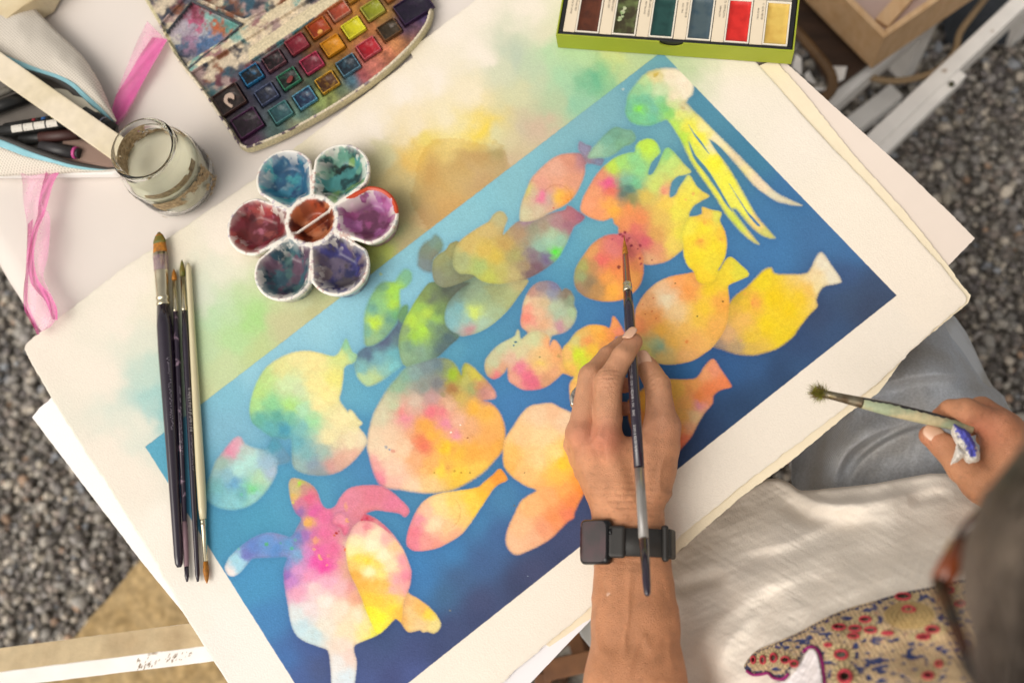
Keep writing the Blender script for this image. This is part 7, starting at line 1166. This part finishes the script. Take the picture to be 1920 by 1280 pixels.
for x, y, a, b in RG+[(1702,1141,16,9)]:
    if d[int(np.clip((x-1385)/615*619, 0, 619)), int(np.clip((y-1060)/420*419, 0, 419))] > 6: continue
    aa = np.linspace(0, 2*math.pi, 25); U_ = x+a*.66*np.cos(aa); V_ = y+b*.66*np.sin(aa); zz = tuz(U_, V_)+.0042; P = atn(U_, V_, zz); r_ = max(.0008, b*.22/FPX*.72); tube('thread_ring', P, r_*.95, m_red, YK, 7, False)
    U2 = x+a*.5*np.cos(aa[:-1]); V2_ = y+b*.5*np.sin(aa[:-1]); mesh('mirror', atn(U2, V2_, tuz(U2, V2_)+.0035), [tuple(range(24))], m_mir, YK, False)
for pl in ([(1400,1257),(1412,1264),(1428,1263),(1440,1261),(1450,1270),(1468,1272),(1478,1262)], [(1506,1222),(1514,1214),(1524,1212),(1532,1217),(1539,1230),(1543,1250),(1546,1275),(1552,1310),(1565,1360)]):
    Q = smooth(pl, 6, False); tube('neck_piping', atn(Q[:, 0], Q[:, 1], tuz(Q[:, 0], Q[:, 1])+.003), .0012, m_mag, PR, 8)
Q = np.array([(1396,1250),(1402,1238),(1420,1220),(1455,1205),(1500,1185),(1530,1168),(1580,1145),(1640,1127)]); Q = smooth(Q, 8, False); tube('edge_stitching', atn(Q[:, 0], Q[:, 1], tuz(Q[:, 0], Q[:, 1])+.0018), .0006, mat('dark_stitch', '#4c3c44', .8, col2='#c0a880', mixscale=500), PR, 6)
# white vest peak inside the neckline
pk = [(1505,1236),(1512,1222),(1521,1216),(1529,1220),(1535,1236),(1540,1262),(1548,1320),(1570,1400),(1440,1400),(1400,1330),(1440,1285),(1470,1275),(1490,1258)]; gu2, gv2 = np.meshgrid(np.linspace(1395, 1575, 90), np.linspace(1210, 1405, 98), indexing='ij'); d2 = psdf(gu2, gv2, smooth(pk, 3))
z2 = tuz(gu2, gv2)+.004+.006*np.exp(-((gu2-(1524+(gv2-1216)*.12))/14.)**2); V = atn(gu2, gv2, z2).reshape(-1, 3); f = grid_faces(90, 98, True); ok = (d2.ravel()[f] < .5).all(1); mesh('white_vest', V, f[ok], mat('smooth_white_cotton', '#e6dede', .8, sheen=.2), PR)
# hair ---------------------------------------------------------------------
m_hair = mat('grey_brown_hair', '#3a332e', .5, col2='#75685c', mixscale=30, thresh=(.35, .75), var=.25, vscale=240, stretch=(1, 1, 1), bump=.001, bscale=220, spec=.4)
def hairf(X, Y, Z):
    c = lambda a, b, ra, rb: cone(X, Y, Z, a, b, ra, rb); P = lambda f, s, u: HC+FD*f+SD*s+UD*u
    h = c(P(-.022, 0, .016), P(.010, 0, .020), .108, .100); h = smin(h, c(P(-.05, 0, -.05), P(-.045, 0, -.12), .085, .07), .03)
    D = (X-HC[0])*FD[0]+(Y-HC[1])*FD[1]+(Z-HC[2])*FD[2]; U = (X-HC[0])*UD[0]+(Y-HC[1])*UD[1]+(Z-HC[2])*UD[2]; cut = (D-.052)*.8-np.maximum(U-.02, 0)*.9
    h = np.maximum(h, cut*.8); n = NZ[1].fbm(X*40+Z*10, Y*40+Z*20, 3); n2 = NZ[3].fbm(D*9+4, (X*SD[0]+Y*SD[1]+Z*SD[2])*75, 3); return h-.008*(n-.5)-.010*(n2-.5)
V, F = surfnet(hairf, HC-.19, HC+.16, .0035); HAIR = mesh('hair', V, F, m_hair, PR)
VV = []; FF = []; K = 3200
for i in range(K):
    a = RNG.uniform(0, 6.283); e_ = RNG.uniform(-.3, 1.35); d = SD*math.cos(a)*math.cos(e_)+FD*math.sin(a)*math.cos(e_)+UD*math.sin(e_)
    if np.dot(d, FD) > .45 and np.dot(d, UD) < .5: continue
    s_ = HC+UD*.018-FD*.006+d*RNG.uniform(.100, .111); dr = -FD*.5-UD*.8+RNG.normal(0, .25, 3); dr -= d*np.dot(dr, d); dr /= np.linalg.norm(dr); sd_ = np.cross(dr, d)*RNG.uniform(.0005, .0011); ln = RNG.uniform(.03, .07); pts = [s_+dr*ln*t+d*(.004*math.sin(t*3.1)*RNG.uniform(.2, 1.6)-.022*t*t*ln/.07) for t in (0, .33, .66, 1)]; n_ = len(VV)
    for p in pts: VV += [p-sd_, p+sd_]
    FF += [(n_+2*j, n_+2*j+1, n_+2*j+3, n_+2*j+2) for j in range(3)]
o = mesh('hair_strands', VV, FF, m_hair, HAIR); tag(o, kind='stuff')
# glasses --------------------------------------------------------------------
m_tor = mat('tortoiseshell', '#5c3018', .25, col2='#1c1410', mixscale=60, thresh=(.45, .55), coat=.4); m_or = mat('orange_acetate', '#7c3c1c', .25, coat=.4)
t_ = empty('eyeglasses', HC+FD*.1, 'dark tortoiseshell glasses with orange hinges worn by the artist, out of focus', 'glasses')
P = lambda f, s, u: HC+FD*f+SD*s+UD*u
for s in (-1, 1):
    a = np.linspace(0, 2*math.pi, 29); fr = tube('lens_rim', [P(.107-.012*abs(math.cos(q)*.5+.5)*0, s*.034+.026*math.cos(q), -.004+.021*math.sin(q)) for q in a], .0030, m_tor, t_, 8, False)
    mesh('lens', [P(.107, s*.034+.025*math.cos(q), -.004+.020*math.sin(q)) for q in a[:-1]], [tuple(range(28))], mat('lens_glass', (.95, .97, .96), .03, trans=1, alpha=.35), t_, False)
    tube('hinge', [P(.104, s*.060, .006), P(.092, s*.078, .006)], [.0048, .0052], m_or, t_, 8); tube('temple', [P(.092, s*.079, .006), P(.05, s*.094, .006), P(-.01, s*.100, .004), P(-.045, s*.097, -.02)], [.0042, .0034, .0034, .003], m_tor, t_, 8)
tube('bridge', [P(.108, -.009, .004), P(.112, 0, .007), P(.108, .009, .004)], .0028, m_tor, t_, 8)
